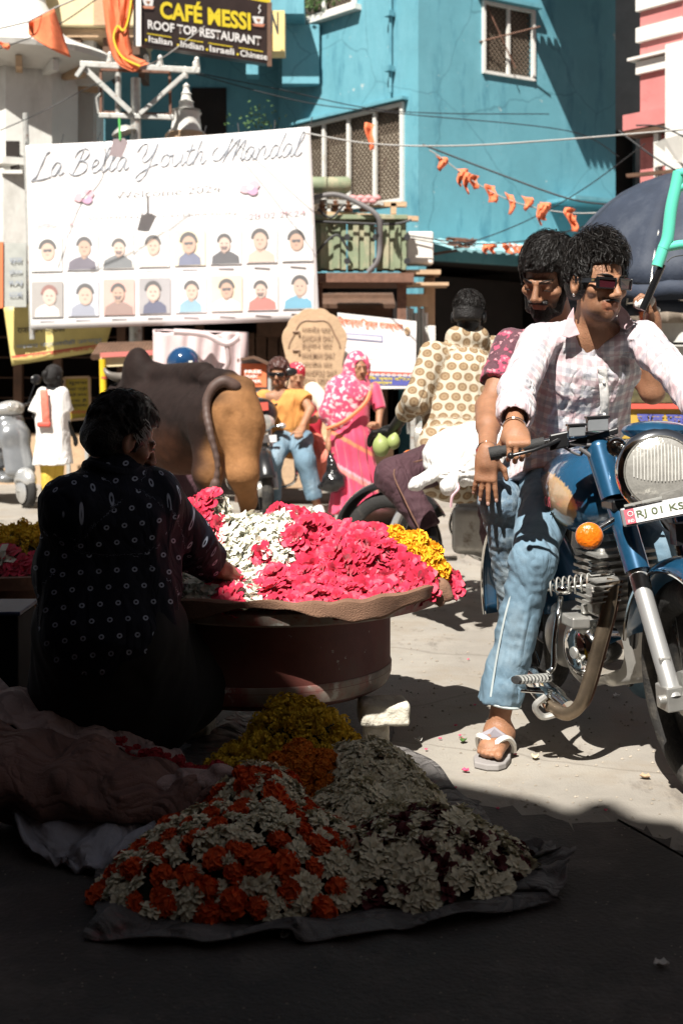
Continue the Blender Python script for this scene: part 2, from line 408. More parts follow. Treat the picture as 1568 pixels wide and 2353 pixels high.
def windowparts(par, O, T, N, h, mull, mfr, mlat, mback, fw=.035, lattice=.075):
    a, c, e, f = h; p = lambda t, z, d=0: O + T * t + V(0, 0, z) - N * d
    w = MB()
    for (q, r) in ((p(a, e, -.01), p(c, e, -.01)), (p(a, f, -.01), p(c, f, -.01))): w.bar(q, r, fw, .05, up=N)
    for t in (a, c): w.bar(p(t, e - fw / 2, -.015), p(t, f + fw / 2, -.015), fw, .05, up=N)
    wf = w.make('window', mfr, par, smooth=False)
    for t in mull:
        m = MB(); m.bar(p(t, e, .0), p(t, f, .0), fw, .04, up=N); m.make('mullion', mfr, wf, smooth=False)
    l = MB(); W = c - a; Hh = f - e; n = int((W + Hh) / lattice)
    for i in range(1, n):
        s = i * lattice
        t0, z0 = (s, 0) if s < W else (W, s - W); t1, z1 = (0, s) if s < Hh else (s - Hh, Hh)
        l.bar(p(a + t0, e + z0, .05), p(a + t1, e + z1, .05), .017, .01, up=N)
        s2 = W - s; 
        t0, z0 = (W - s, 0) if s < W else (0, s - W); t1, z1 = (W, s) if s < Hh else (W - (s - Hh), Hh)
        l.bar(p(a + t0, e + z0, .06), p(a + t1, e + z1, .06), .017, .01, up=N)
    l.make('lattice', mlat, wf, smooth=False, kind='stuff')
    k = MB(); k.add([p(a, e, .119), p(c, e, .119), p(c, f, .119), p(a, f, .119)], [(0, 1, 2, 3)]); k.make('pane', mback, wf, smooth=False)
    return wf

m_teal = mat('teal_paint', (.12, .335, .405), rough=.75, var=.08, vs=1.6, bump=.25, bs=18)
weather(m_teal, (.17, .41, .49), .6, 1.4, .5, .66, (1, 1, .45)); weather(m_teal, (.05, .2, .27), .7, 4, .54, .68, (1, 1, .25)); weather(m_teal, (.5, .55, .52), .85, 7, .66, .69); cracks(m_teal, (.05, .16, .2), .7, .006, .6)
m_white = mat('white_paint', (.74, .72, .67), rough=.6, var=.06, vs=8); weather(m_white, (.4, .36, .3), .6, 7, .6, .7)
m_lat = mat('lattice_paint', (.15, .115, .085), rough=.6)
m_back = mat('curtain_behind', (.45, .39, .3), rough=.8, var=.3, vs=5); weather(m_back, (.18, .12, .1), .9, 3, .58, .62)
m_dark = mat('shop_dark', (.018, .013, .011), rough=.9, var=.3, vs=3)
m_brown = mat('brown_wood', (.115, .062, .038), rough=.8, var=.3, vs=6, bump=.3, bs=30)
m_cream = mat('cream_paint', (.72, .6, .36), rough=.7, var=.08)
m_lime = mat('lime_wash', (.66, .65, .61), rough=.85, var=.07, vs=2, bump=.4, bs=14); weather(m_lime, (.42, .4, .36), .55, 2.5, .52, .68, (1, 1, .4)); weather(m_lime, (.25, .22, .19), .6, 9, .68, .74)
m_grey = mat('grey_render', (.2, .2, .205), rough=.9, var=.15, vs=3, bump=.3)
m_stone = mat('sandstone', (.5, .345, .215), rough=.85, var=.12, vs=5, bump=.5, bs=35); weather(m_stone, (.36, .24, .15), .6, 8, .55, .68)
m_pink = mat('pink_paint', (.56, .2, .19), rough=.7, var=.1, vs=3); weather(m_pink, (.36, .1, .1), .6, 4, .6, .7)
m_wire = mat('cable_black', (.02, .02, .022), rough=.6); m_wireg = mat('cable_grey', (.38, .37, .35), rough=.5)
m_metal = mat('galvanised', (.5, .5, .47), rough=.5, metal=.5, var=.15, vs=20); weather(m_metal, (.25, .13, .07), .8, 14, .58, .66)
m_rust = mat('rusty_iron', (.17, .085, .055), rough=.8, var=.3, vs=15, bump=.3)

# teal corner building
CN = V(.958, 16, 0); TL = V(-.663, .749, 0).normalized(); TR = V(.8496, .527, 0).normalized()
NL = V(TL.y, -TL.x, 0) * -1; NR = V(TR.y, -TR.x, 0)
if NL.y > 0: NL = -NL
teal = thing('teal_building', 'bright turquoise corner building with lattice windows above a dark shopfront', 'building', CN)
HL = [(.27, 2.3, 3.52, 4.73), (1.17, 2.45, 6.2, 7.3)]; HRt = [(1.02, 1.85, 5.22, 6.12), (.12, 3.2, 0, 2.75)]
b = MB(); wallface(b, CN, TL, NL, 2.78, 0, 9, HL + [(.35, 2.6, 0, 2.6)]); wallface(b, CN, TR, NR, 3.34, 0, 12.5, HRt)
E = CN + TR * 3.34; W = CN + TL * 2.78
b.add([E, E + V(.3, 9, 0), E + V(.3, 9, 12.5), E + V(0, 0, 12.5)], [(0, 1, 2, 3)])
b.add([CN + V(0, 0, 9), E + V(0, 0, 9), E + V(.3, 9, 9), W + V(-3, 6, 9), W + V(0, 0, 9)], [(0, 1, 2, 3, 4)])
b.make('wall', m_teal, teal, smooth=False)
b = MB()
for (O, T, N, a, c) in ((CN, TR, NR, .12, 3.2), (CN, TL, NL, .35, 2.6)):
    p = lambda t, d, z: O + T * t - N * d + V(0, 0, z)
    zt = 2.75 if T is TR else 2.6
    b.add([p(a, .12, 0), p(c, .12, 0), p(c, 2.4, 0), p(a, 2.4, 0), p(a, .12, zt), p(c, .12, zt), p(c, 2.4, zt), p(a, 2.4, zt)], [(0, 4, 7, 3), (1, 2, 6, 5), (3, 7, 6, 2), (4, 5, 6, 7)])
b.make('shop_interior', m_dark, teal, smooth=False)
windowparts(teal, CN, TL, NL, HL[0], [.79, 1.3, 1.8], m_white, m_lat, m_back, .05)
windowparts(teal, CN, TL, NL, HL[1], [1.8], m_white, m_lat, m_dark, .06)
windowparts(teal, CN, TR, NR, HRt[0], [1.435], m_white, m_lat, m_back, .04)
p = lambda t, d, z: CN + TL * t + NL * d + V(0, 0, z)
b = MB(); b.box(p(1.3, .04, 4.79), (2.25, .14, .04), X=TL); b.make('window_hood', m_teal, teal, smooth=False)
b = MB(); b.box(CN + TR * 1.43 + NR * .05 + V(0, 0, 6.17), (.98, .16, .05), X=TR); b.make('window_hood', m_teal, teal, smooth=False)
b = MB(); b.box(p(1.8, .04, 6.13), (1.5, .16, .07), X=TL); b.make('window_sill', m_white, teal, smooth=False)
# storm bracket leaning out of the small window
b = MB(); q = CN + TR * .96 + V(0, 0, 5.6); b.tube([q, q + TR * .72 + NR * .35 + V(0, 0, .22)], .012, 6); b.tube([q + TR * .05 + V(0, 0, .6), q + TR * .5 + NR * .12 + V(0, 0, -.3)], .01, 6); b.make('bracket', m_rust, teal)
# upper storey that juts out over the right face, balcony slab over the left return
b = MB(); b.box(CN + TR * 2.55 + NR * .72 + V(0, 0, 8.05), (2.1, 1.44, 1.9), X=TR); b.make('upper_storey', m_teal, teal, smooth=False)
b = MB(); 
for k in range(5): b.box(CN + TR * (1.12 + .12 * k) + NR * (.9) + V(0, 0, 7.0), (.05, .7, .12), X=TR)
b.make('joist', m_teal, teal, smooth=False)
b = MB(); b.tube([CN + TR * .42 + NR * .04 + V(0, 0, 3), CN + TR * .42 + NR * .04 + V(0, 0, 8.8)], .016, 6)
b = MB(); b.tube([p(.45, .05, 4.9), p(.45, .05, 8.8)], .022, 8)
for z in (5.2, 5.9, 6.6): b.box(p(.45, .07, z), (.1, .1, .07), X=TL)
b.make('drain_pipe', m_teal, teal, smooth=False)
# small canopy and meter box on the right face
b = MB(); b.box(CN + TR * 2.75 + NR * .28 + V(0, 0, 3.62), (1.3, .56, .05), X=TR); b.make('canopy', m_teal, teal, smooth=False)
# left return wall, set back under the roof terrace
WB = P(640, 880, 18.2); WA = P(205, 880, 18.2)
ret = thing('terrace_building', 'deep blue rear wall under the roof terrace, behind the black restaurant sign', 'building', (WA.x, 18.2, 0))
b = MB(); b.box(((WA.x + WB.x) / 2 - .1, 18.3, 4), (WB.x - WA.x + .2, .2, 8)); b.make('wall', m_teal, ret, smooth=False)
b = MB(); b.box(((WA.x + WB.x) / 2 + .15, 17.55, 6.15), (WB.x - WA.x + .5, 1.5, .2)); b.make('terrace_slab', m_teal, ret, smooth=False)
b = MB(); b.box((-1.2, 17.35, 5.7), (.16, .3, .7)); b.box((-.55, 17.4, 5.65), (.5, .2, .8)); b.make('parapet', m_teal, ret, smooth=False)
b = MB(); b.box(P(480, 275, 18.19) , (.5, .06, .9)); b.make('window', m_dark, ret, smooth=False)

# awning tin over the shopfront
aw = thing('tin_awning', 'pale blue tin awning sagging over the dark shopfront', 'awning', CN + TR * 1.6 + V(0, 0, 2.8))
b = MB(); nn = 44
for i in range(nn):
    t0 = -.05 + 3.3 * i / nn; t1 = -.05 + 3.3 * (i + 1) / nn
    f = lambda t, s: CN + TR * t + NR * (.02 + .75 * s) + V(0, 0, 3.02 - .17 * s + .015 * math.sin(t * 40) - .03 * math.sin(t * 1.3 + 1) * s)
    b.add([f(t0, 0), f(t1, 0), f(t1, 1), f(t0, 1)], [(0, 1, 2, 3)])
    b.add([f(t0, 1), f(t1, 1), f(t1, 1) - V(0, 0, .02 + .02 * (i % 2)), f(t0, 1) - V(0, 0, .02 + .02 * (i % 2))], [(0, 1, 2, 3)])
m_tin = mat('pale_blue_tin', (.3, .56, .6), rough=.5, var=.12, vs=4); weather(m_tin, (.6, .62, .58), .5, 5, .6, .7)
b.make('sheet', m_tin, aw, solid=.006, smooth=False)
for t in (.1, 1.6, 3.1): b = MB(); b.bar(CN + TR * t + NR * .03 + V(0, 0, 2.8), CN + TR * t + NR * .74 + V(0, 0, 2.81), .03); b.make('strut', m_rust, aw, smooth=False)

# grey alley wall, pink house on the right
al = thing('grey_alley_house', 'grey rendered house in shade at the end of the alley, with a tall dark doorway', 'building', (4.8, 20.5, 0))
b = MB(); O = V(3.9, 20.4, 0); wallface(b, O, V(1, 0, 0), V(0, -1, 0), 3.5, 0, 9, [(.36, .78, 3.7, 5.25), (.2, .95, 0, 2.6)], .2); b.make('wall', m_grey, al, smooth=False)
b = MB(); b.box(O + V(.57, .25, 4.5), (.5, .05, 1.7)); b.box(O + V(.57, .25, 1.3), (.8, .05, 2.6)); b.make('doorway', m_dark, al, smooth=False)
b = MB(); b.bar(O + V(.9, -.1, 4.6), O + V(.9, -.1, 3.7), .06); b.make('sign_strip', mat('ochre', (.5, .25, .05)), al, smooth=False)
TP = V(.64, -.77, 0).normalized(); NP = V(-.77, -.64, 0).normalized(); OP = V(3.262, 14, 0)
pk = thing('pink_house', 'rose pink house with white bands and a projecting ledge, at the right edge', 'building', OP)
b = MB(); b.add([OP, OP + TP * 3, OP + TP * 3 + V(0, 0, 9), OP + V(0, 0, 9)], [(0, 1, 2, 3)])
b.add([OP, OP - NP * 4, OP - NP * 4 + V(0, 0, 9), OP + V(0, 0, 9)], [(0, 1, 2, 3)]); b.make('wall', m_pink, pk, smooth=False)
for (z0, z1) in ((5.26, 5.55), (4.92, 5.08), (4.57, 4.71), (5.8, 6.0)):
    b = MB(); b.box(OP + TP * .27 + NP * .015 + V(0, 0, (z0 + z1) / 2), (.6, .06, z1 - z0), X=TP); b.make('band', m_white, pk, smooth=False, bevel=.004)
b = MB(); b.box(OP + TP * .4 + NP * .03 + V(0, 0, 4.74), (1.0, .14, .03), X=TP); b.make('moulding', m_white, pk, smooth=False)
b = MB(); b.box(OP + TP * 1.15 + NP * .12 + V(0, 0, 3.9), (1.25, .3, 1.7), X=TP); b.make('pilaster', m_white, pk, smooth=False)
b = MB(); b.box(OP + TP * .28 + NP * .12 + V(0, 0, 4.02), (.66, .24, .17), X=TP); b.make('ledge', m_pink, pk, smooth=False)
b = MB(); b.box(OP + TP * .28 + NP * .12 + V(0, 0, 3.9), (.62, .22, .06), X=TP); b.make('ledge_beam', m_brown, pk, smooth=False)
b = MB(); b.box(OP + TP * .33 + NP * .14 + V(0, 0, 3.65), (.06, .05, .5), X=TP); b.make('post', m_white, pk, smooth=False)
b = MB(); b.sheet([P(1503, 385, 13.6), P(1503, 330, 13.6), P(1530, 318, 13.4), P(1568, 300, 13.2), P(1600, 300, 13.0), P(1600, 385, 13.0), P(1560, 372, 13.3)], .02, NP); b.make('tarpaulin', m_white, pk, smooth=False)
b = MB(); b.bar(P(1440, 404, 13.3), P(1640, 384, 12.6), .06, .035); b.make('plank', m_brown, pk, smooth=False)

# lime-washed temple on the left: octagonal kiosk with a stepped eave, flat wing behind
tp = thing('temple_tower', 'lime washed octagonal temple tower with stepped stone eaves, at the left edge', 'temple', (-3.8, 15.2, 2.5))
TC = P(48, 880, 15.2); TC.z = 0.3
b = MB(); b.lathe(TC, (0, 0, 1), [(2.2, .78), (3.35, .78), (3.37, .82), (3.45, .82), (3.47, .68), (4.72, .68)], 8); b.make('wall', m_lime, tp, smooth=False)
b = MB(); b.lathe(TC + V(0, 0, 4.5), (0, 0, 1), [(0, .66), (.14, 1.14), (.2, 1.16), (.24, 1.12), (.26, .95), (.33, .9), (.36, .72), (.43, .68), (.5, .55), (.55, .5), (.9, .3), (1.6, .2)], 32)
b.make('eave', m_lime, tp, smooth=False)
for k in range(14):
    a = math.pi * 2 * k / 14; q = TC + V(math.cos(a) * .78, math.sin(a) * .78, 4.5); b = MB(); b.box(q, (.3, .07, .13), X=V(math.cos(a), math.sin(a), 0), taper=1.0); b.make('corbel', m_stone if k % 2 else m_lime, tp, smooth=False)
b = MB(); b.box(P(30, 360, 14.47), (.15, .04, .35)); b.make('window', m_dark, tp, smooth=False)
b = MB(); b.box(P(30, 396, 14.44), (.24, .1, .04)); b.make('window_sill', m_lime, tp, smooth=False)
wg = thing('temple_wing', 'pale lime washed temple wing with a flat top, directly right of the octagonal tower', 'temple', (-3.8, 16, 2.4))
b = MB(); x1 = P(222, 0, 15.9).x; b.box(((x1 - 7) / 2, 16.15, 4.0), (7 + x1, .5, 3.3)); b.make('wall', m_lime, wg, smooth=False)
b = MB(); b.box((x1 - .12, 15.88, 4.0), (.2, .08, 3.28)); b.make('pilaster', m_lime, wg, smooth=False)
cb = thing('cream_balcony_house', 'cream balcony with a dark carved underside, between the temple and the restaurant sign', 'balcony', (-2.5, 16, 5.4))
xa, xb = P(40, 0, 15.6).x, P(318, 0, 15.6).x
b = MB(); b.box(((xa + xb) / 2, 16.2, 6.3), (xb - xa, 1.2, 1.5)); b.make('parapet', m_cream, cb, smooth=False, bevel=.02)
b = MB(); b.box(((xa + xb) / 2, 16.25, 5.49), (xb - xa - .05, 1.15, .1)); b.make('slab', m_stone, cb, smooth=False)
b = MB(); b.box(((xa + xb) / 2 - .45, 16.9, 3.6), (xb - xa - .9, .4, 4.0)); b.make('wall', m_brown, cb, smooth=False)
for k in range(4):
    x = xa + .35 + k * .36; b = MB(); b.box((x, 16.1, 5.33), (.09, .8, .2)); b.box((x, 16.35, 5.14), (.08, .4, .2)); b.make('bracket', m_brown, cb, smooth=False)
b = MB(); b.box((xa + 1.02, 15.57, 6.3), (.16, .05, 1.5)); b.make('post', m_stone, cb, smooth=False)

# shrine spire behind the banner
sh = thing('shrine_spire', 'small grey stone shrine spire with stacked rings, rising behind the banner', 'spire', P(428, 300, 14.2))
q = P(428, 305, 14.2); b = MB(); b.lathe(q, (0, 0, 1), [(-.8, .2), (0, .2), (.03, .17), (.1, .16), (.18, .15), (.22, .17), (.235, .12), (.25, .16), (.27, .09), (.33, .075), (.34, .085), (.36, .06), (.42, .05), (.43, .06), (.45, .04), (.5, .03), (.52, .04), (.56, .0)], 20); b.make('spire', m_lime, sh)
b = MB(); b.lathe(q, (0, 0, 1), [(-.9, .24), (-.02, .23), (.0, .2)], 16); b.make('drum', m_stone, sh)

# dark shops along the back, with timber posts and pent roofs
def shop(name, lab, x0, x1, y, zt, roof=.9, posts=()):
    s = thing(name, lab, 'shop', ((x0 + x1) / 2, y, 0)); b = MB(); d = 2.6
    vs = [V(x, yy, z) for z in (0, zt) for yy in (y, y + d) for x in (x0, x1)]
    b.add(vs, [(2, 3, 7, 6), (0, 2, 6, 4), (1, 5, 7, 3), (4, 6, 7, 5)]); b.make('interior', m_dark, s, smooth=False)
    b = MB(); b.add([V(x0, y - roof, zt - .16), V(x1, y - roof, zt - .16), V(x1, y + .1, zt + .02), V(x0, y + .1, zt + .02)], [(0, 1, 2, 3)]); b.make('roof', m_brown, s, solid=.05, smooth=False)
    b = MB(); b.box(((x0 + x1) / 2, y + .05, .3), (x1 - x0, .3, .6)); b.make('plinth', m_stone, s, smooth=False)
    for x in posts:
        b = MB(); b.box((x, y - .02, zt / 2), (.1, .1, zt)); b.make('post', m_brown, s, smooth=False)
    for i in range(5):
        z = .75 + i * .26; b = MB(); b.box(((x0 + x1) / 2, y + 1.2, z), (x1 - x0 - .1, .3, .02)); b.make('shelf', m_brown, s, smooth=False)
    return s
shop('left_shop', 'unlit timber fronted shop behind the yellow banner', -5.2, -2.55, 15.3, 2.45, 1.3, (-3.85, -3.38, -2.62))
s2 = shop('middle_shop', 'brown timber shop under the sagging banner, behind the carved stone sign', -2.5, .62, 15.4, 2.25, .6, (-2.42, -1.7, -.95, .5))
b = MB(); b.box((-.2, 15.2, 2.0), (1.6, .1, .5)); b.make('fascia', m_brown, s2, smooth=False)
for i in range(12):
    b = MB(); b.box((-1.1 + i * .14, 15.33, 1.35), (.12, .04, .9)); b.make('shutter_slat', m_brown, s2, smooth=False)
# masonry stub and columns by the transformer
pl = thing('masonry_gatepost', 'whitewashed masonry pier with stone ledges, between transformer and shopfront', 'pier', P(965, 880, 14.3))
b = MB(); b.box(P(962, 572, 14.3) , (.3, .3, .36)); b.make('block', m_white, pl, smooth=False, bevel=.02)
for (u, v, w, h) in ((965, 628, .42, .05), (975, 655, .5, .035)): b = MB(); b.box(P(u, v, 14.25), (w, .4, h)); b.make('ledge', m_stone, pl, smooth=False)
b = MB(); b.box(P(985, 770, 14.45) - V(0, 0, .3), (.12, .14, 1.9)); b.make('column', m_stone, pl, smooth=False, bevel=.01)
b = MB(); b.box(P(990, 800, 14.2) - V(0, 0, .45), (.09, .1, 1.4)); b.make('column', m_lime, pl, smooth=False, bevel=.01)
b = MB(); b.box(P(950, 690, 14.3), (.3, .1, .14)); b.make('beam', m_stone, pl, smooth=False)
for i in range(6):
    b = MB(); q = P(938 + i * 8, 770, 14.3 + .03 * (i % 2)); b.tube([q + V(0, 0, .35 - .05 * (i % 3)), q - V(0, 0, 1.1)], .02, 6); b.make('pipe', m_lime if i % 2 else m_metal, pl)

# unseen houses behind the camera; roof outline shaped to throw the wanted street shade
def slab_from_shadow(pts, z):
    k = z / SUN.z; return [V(x + SUN.x * k, y + SUN.y * k, z) for (x, y) in pts]
edge = [(-3.2, 10.4), (-2.35, 8.1), (-1.4, 6.9), (-.8, 5.7), (-.45, 5.15), (-.3, 4.9), (-.235, 4.55), (-.2, 4.35), (-.1, 4.22), (.15, 4.03), (.3, 3.87), (.57, 3.69), (.64, 3.58), (.70, 3.66), (.77, 3.68), (.82, 3.53), (.92, 3.5), (1.0, 3.2), (1.2, 3.08), (1.25, 3.0), (.74, 2.93), (1.25, 2.79), (1.6, 2.7), (1.9, 2.6), (2.6, 2.4), (4, 2.2)]
top = slab_from_shadow(edge, 6.2)
bk = thing('unseen_rear_houses', 'unseen plain houses behind the camera, roof cut to shade the flower seller', 'building', (-1.5, -4, 0))
pts = top + [V(6, -9, 6.2), V(-9, -9, 6.2), V(-9, top[0].y, 6.2)]
b = MB(); b.sheet(pts, .35, (0, 0, -1)); b.make('roof', m_stone, bk, smooth=False)  # unseen roof, outline cut to throw the street shade
b = MB(); b.box((-1.5, -3.5, 3.1), (15, .3, 6.2)); b.make('wall', m_brown, bk, smooth=False)  # unseen wall of the houses behind the camera
for xx in (-6.2, 5.2): b = MB(); b.box((xx, -.6 if xx > 0 else 1, 3.1), (.3, 6 if xx > 0 else 9, 6.2)); b.make('added_side_wall', m_brown, bk, smooth=False)  # side walls added out of view to keep sky light off the street
cn = thing('sky_blocker', 'unseen dark sheet added above the flower seller to block sky light', 'canopy', (-1.2, .6, 2.9))  # invented overhead sheet, out of view, deepens the shade below
k = 2.9 / SUN.z
cp = slab_from_shadow([(-1.5, 5.6), (-.9, 4.9), (-.4, 4.1), (.1, 3.4), (.5, 2.9), (.9, 2.4), (1.9, 1.9)], 2.9) + [V(2.2, -3.2, 3.0), V(-4.5, -3.2, 3.0), V(-3.6, 2.2, 2.9)]
b = MB(); b.sheet(cp, .02, (0, 0, -1)); b.make('cloth', m_dark, cn, smooth=False)  # invented sheet, out of view, blocks sky light
for (x, y) in ((-3.5, 2.0), (2.1, -3)): b = MB(); b.tube([V(x, y, 0), V(x, y, 2.9)], .03, 8); b.make('pole', m_rust, cn)  # added poles under the invented sheet
# ------------------------------------------------------------ print colours
def ink(n, c, r=.6): return mat('print_' + n, c, rough=r, var=.05)
i_black = ink('black', (.03, .028, .03)); i_grey = ink('grey', (.3, .33, .38)); i_yel = ink('yellow', (.75, .6, .03)); i_white = ink('white', (.8, .8, .78))
i_red = ink('red', (.62, .1, .07)); i_blue = ink('blue', (.09, .1, .36)); i_or = ink('orange', (.75, .2, .08)); i_pink = ink('faded_pink', (.72, .45, .5)); i_pale = ink('pale', (.62, .6, .62))
m_vinyl = mat('vinyl_white', (.8, .78, .77), rough=.45, var=.05, vs=3, bump=.25, bs=5)

def flat(par, name, pts, m, Yf, eps, extra=0):
    b = MB(); w = []
    for (u, v) in pts:
        q = P(u, v, Yf(u, v)); w.append(q + (V(0, 0, CH) - q).normalized() * eps)
    b.add(w, [tuple(range(len(w)))]); return b.make(name, m, par, smooth=False)
def lerp(a, b, t): return a + (b - a) * t

# ---- big banner
BY = 13.4
ban = thing('banner', 'large sagging white vinyl banner with script heading and two rows of portraits', 'banner', P(400, 540, BY))
def bpt(s, t):   # s across, t down
    u = lerp(lerp(60, 712, s), lerp(72, 733, s), t); v = lerp(lerp(334, 291, s), lerp(757, 736, s), t) + 9 * math.sin(s * math.pi) * (1 - t) * .5
    return P(u, v, bY(u, v) + .01)
def bY(u, v):
    s = (u - 62) / 655; t = (v - 320) / 430; return BY + .025 * math.sin(s * 5 + t * 2) + .012 * math.sin(t * 5 + s * 3) - .01
b = MB(); b.grid(bpt, 40, 26); b.make('sheet', m_vinyl, ban, solid=.006)
b = MB()
for i in range(9):
    q = bpt(i / 8, 0); b.tube([q, q + V(.02 * (i % 3 - 1), .1, .12)], .006, 5)
b.make('cord', m_wire, ban, kind='stuff')
b = MB(); b.tube([bpt(0, 0) + V(-.02, .06, .35), bpt(0, 1) + V(0, .06, -.1)], .03, 8); b.make('pole', m_metal, ban)
# handwritten heading, one stroke list per glyph (x, y in x-height units)
GL = {
 'L': (1.0, [[(.75, 1.75), (.55, 1.6), (.35, .9), (.15, .1), (-.15, -.15), (.1, -.2), (.8, -.1), (1.1, 0)]]),
 'a': (.8, [[(.6, .85), (.3, .95), (.08, .5), (.15, .08), (.4, .12), (.62, .8), (.58, .2), (.7, .05), (.9, .25)]]),
 'B': (1.25, [[(.6, 1.6), (.4, .8), (.15, 0)], [(.1, 1.2), (.3, 1.6), (.75, 1.75), (1.0, 1.4), (.8, 1.0), (.5, .9), (.95, .75), (1.0, .3), (.7, 0), (.2, -.05), (-.1, .2)]]),
 'e': (.65, [[(.05, .4), (.4, .55), (.45, .85), (.25, .9), (.1, .5), (.2, .08), (.45, .05), (.7, .3)]]),
 'l': (.5, [[(.0, .2), (.35, 1.0), (.5, 1.6), (.35, 1.65), (.2, 1.0), (.12, .2), (.3, .03), (.55, .3)]]),
 'Y': (1.5, [[(-.1, 1.2), (.15, 1.65), (.5, 1.7), (.45, 1.1), (.3, .7), (.5, .45), (.85, .8), (1.15, 1.7)], [(1.15, 1.7), (.95, .7), (.7, -.4), (.35, -.8), (.1, -.6), (.3, -.3), (.9, .1), (1.4, .3)]]),
 'o': (.75, [[(.45, .9), (.15, .75), (.08, .25), (.35, .05), (.6, .3), (.55, .8), (.4, .85), (.6, .75), (.85, .85)]]),
 'u': (.85, [[(.05, .85), (.08, .2), (.3, .03), (.6, .4), (.68, .9), (.64, .2), (.78, .05), (.95, .3)]]),
 't': (.55, [[(.35, 1.5), (.2, .6), (.2, .1), (.4, .05), (.6, .3)], [(.0, 1.0), (.6, 1.08)]]),
 'h': (.85, [[(.35, 1.7), (.2, .9), (.05, 0)], [(.08, .3), (.35, .85), (.55, .85), (.52, .2), (.68, .03), (.9, .3)]]),
 'M': (1.9, [[(.1, 1.1), (-.15, .8), (-.1, .3), (.35, .2), (.75, 1.0), (.95, 1.7), (.75, .8), (.6, 0)], [(.6, .1), (1.1, 1.1), (1.45, 1.6), (1.3, .8), (1.2, .1)], [(1.2, .1), (1.5, .9), (1.85, 1.5), (1.75, .6), (1.8, .05), (2.05, .3)]]),
 'n': (.85, [[(.1, .85), (.1, .45), (.05, 0)], [(.08, .3), (.35, .88), (.55, .85), (.52, .2), (.68, .03), (.9, .3)]]),
 'd': (.8, [[(.55, .8), (.3, .93), (.08, .5), (.15, .08), (.4, .12), (.6, .7), (.85, 1.75)], [(.6, .7), (.56, .2), (.7, .05), (.9, .25)]]),
 ' ': (.55, [])}
b = MB(); txt = 'La Bella Youth Mandal'; tot = sum(GL[c][0] for c in txt); x = 0; m_ink = ink('slate', (.42, .45, .5))
for c in txt:
    w, st = GL[c]
    for s in st:
        pts = []
        for (gx, gy) in s:
            X = (x + gx + gy * .18) / tot; uu = 78 + 612 * X; vv = lerp(408, 358, X) - gy * 33
            pts.append((uu, vv))
        sp = spline([V(p[0], p[1], 0) for p in pts], 5)
        wp = [P(p.x, p.y, bY(p.x, p.y) + .0) for p in sp]
        n = len(wp); rs = [.003 + .0045 * abs(math.sin(i * .5 + x)) for i in range(n)]
        b.tube(wp, rs, 5)
    x += w
b.make('heading', m_ink, ban)
for (p0, p1, h, s, m) in (((262, 452), (505, 436), 18, 'Welcome 2024', i_pale), ((84, 522), (170, 516), 13, 'INTERNATIONAL', i_pink), ((560, 500), (700, 490), 15, '-28.02.2K24', i_pink), ((200, 500), (540, 488), 8, 'WOMEN DAY CELEBRATION', i_pale)):
    letters(s, pxbox(p0, p1, h, bY, .014), m, ban)
for (u, v) in ((195, 451), (575, 431)):
    for k, (dx, dy, r, m) in enumerate(((-12, 3, 13, i_pink), (8, -6, 14, i_pink), (6, 8, 12, ink('faded_mauve', (.6, .36, .5))), (0, 0, 7, i_white))):
        flat(ban, 'flower_print', [(u + dx + r * math.cos(a * .7) * (1 + .2 * math.sin(5 * a * .7)), v + dy + r * .8 * math.sin(a * .7)) for a in range(9)], m, bY, .007 + .001 * k)
pr = random.Random(5); skinp = [(.62, .42, .32), (.55, .34, .24), (.66, .47, .38)]
bgs = [(.8, .8, .78), (.72, .72, .74), (.78, .74, .7), (.8, .78, .74), (.78, .7, .5), (.8, .8, .8), (.76, .74, .74), (.8, .79, .77), (.35, .32, .3), (.6, .62, .68), (.72, .4, .34), (.36, .34, .35), (.78, .78, .78), (.78, .66, .48), (.8, .76, .74), (.8, .8, .8)]
cl = [(.75, .75, .72), (.1, .08, .12), (.13, .14, .15), (.7, .6, .55), (.12, .14, .24), (.05, .05, .06), (.7, .5, .4), (.78, .78, .76), (.75, .74, .7), (.3, .32, .4), (.3, .18, .15), (.05, .06, .14), (.2, .4, .5), (.74, .74, .74), (.7, .15, .12), (.1, .38, .55)]
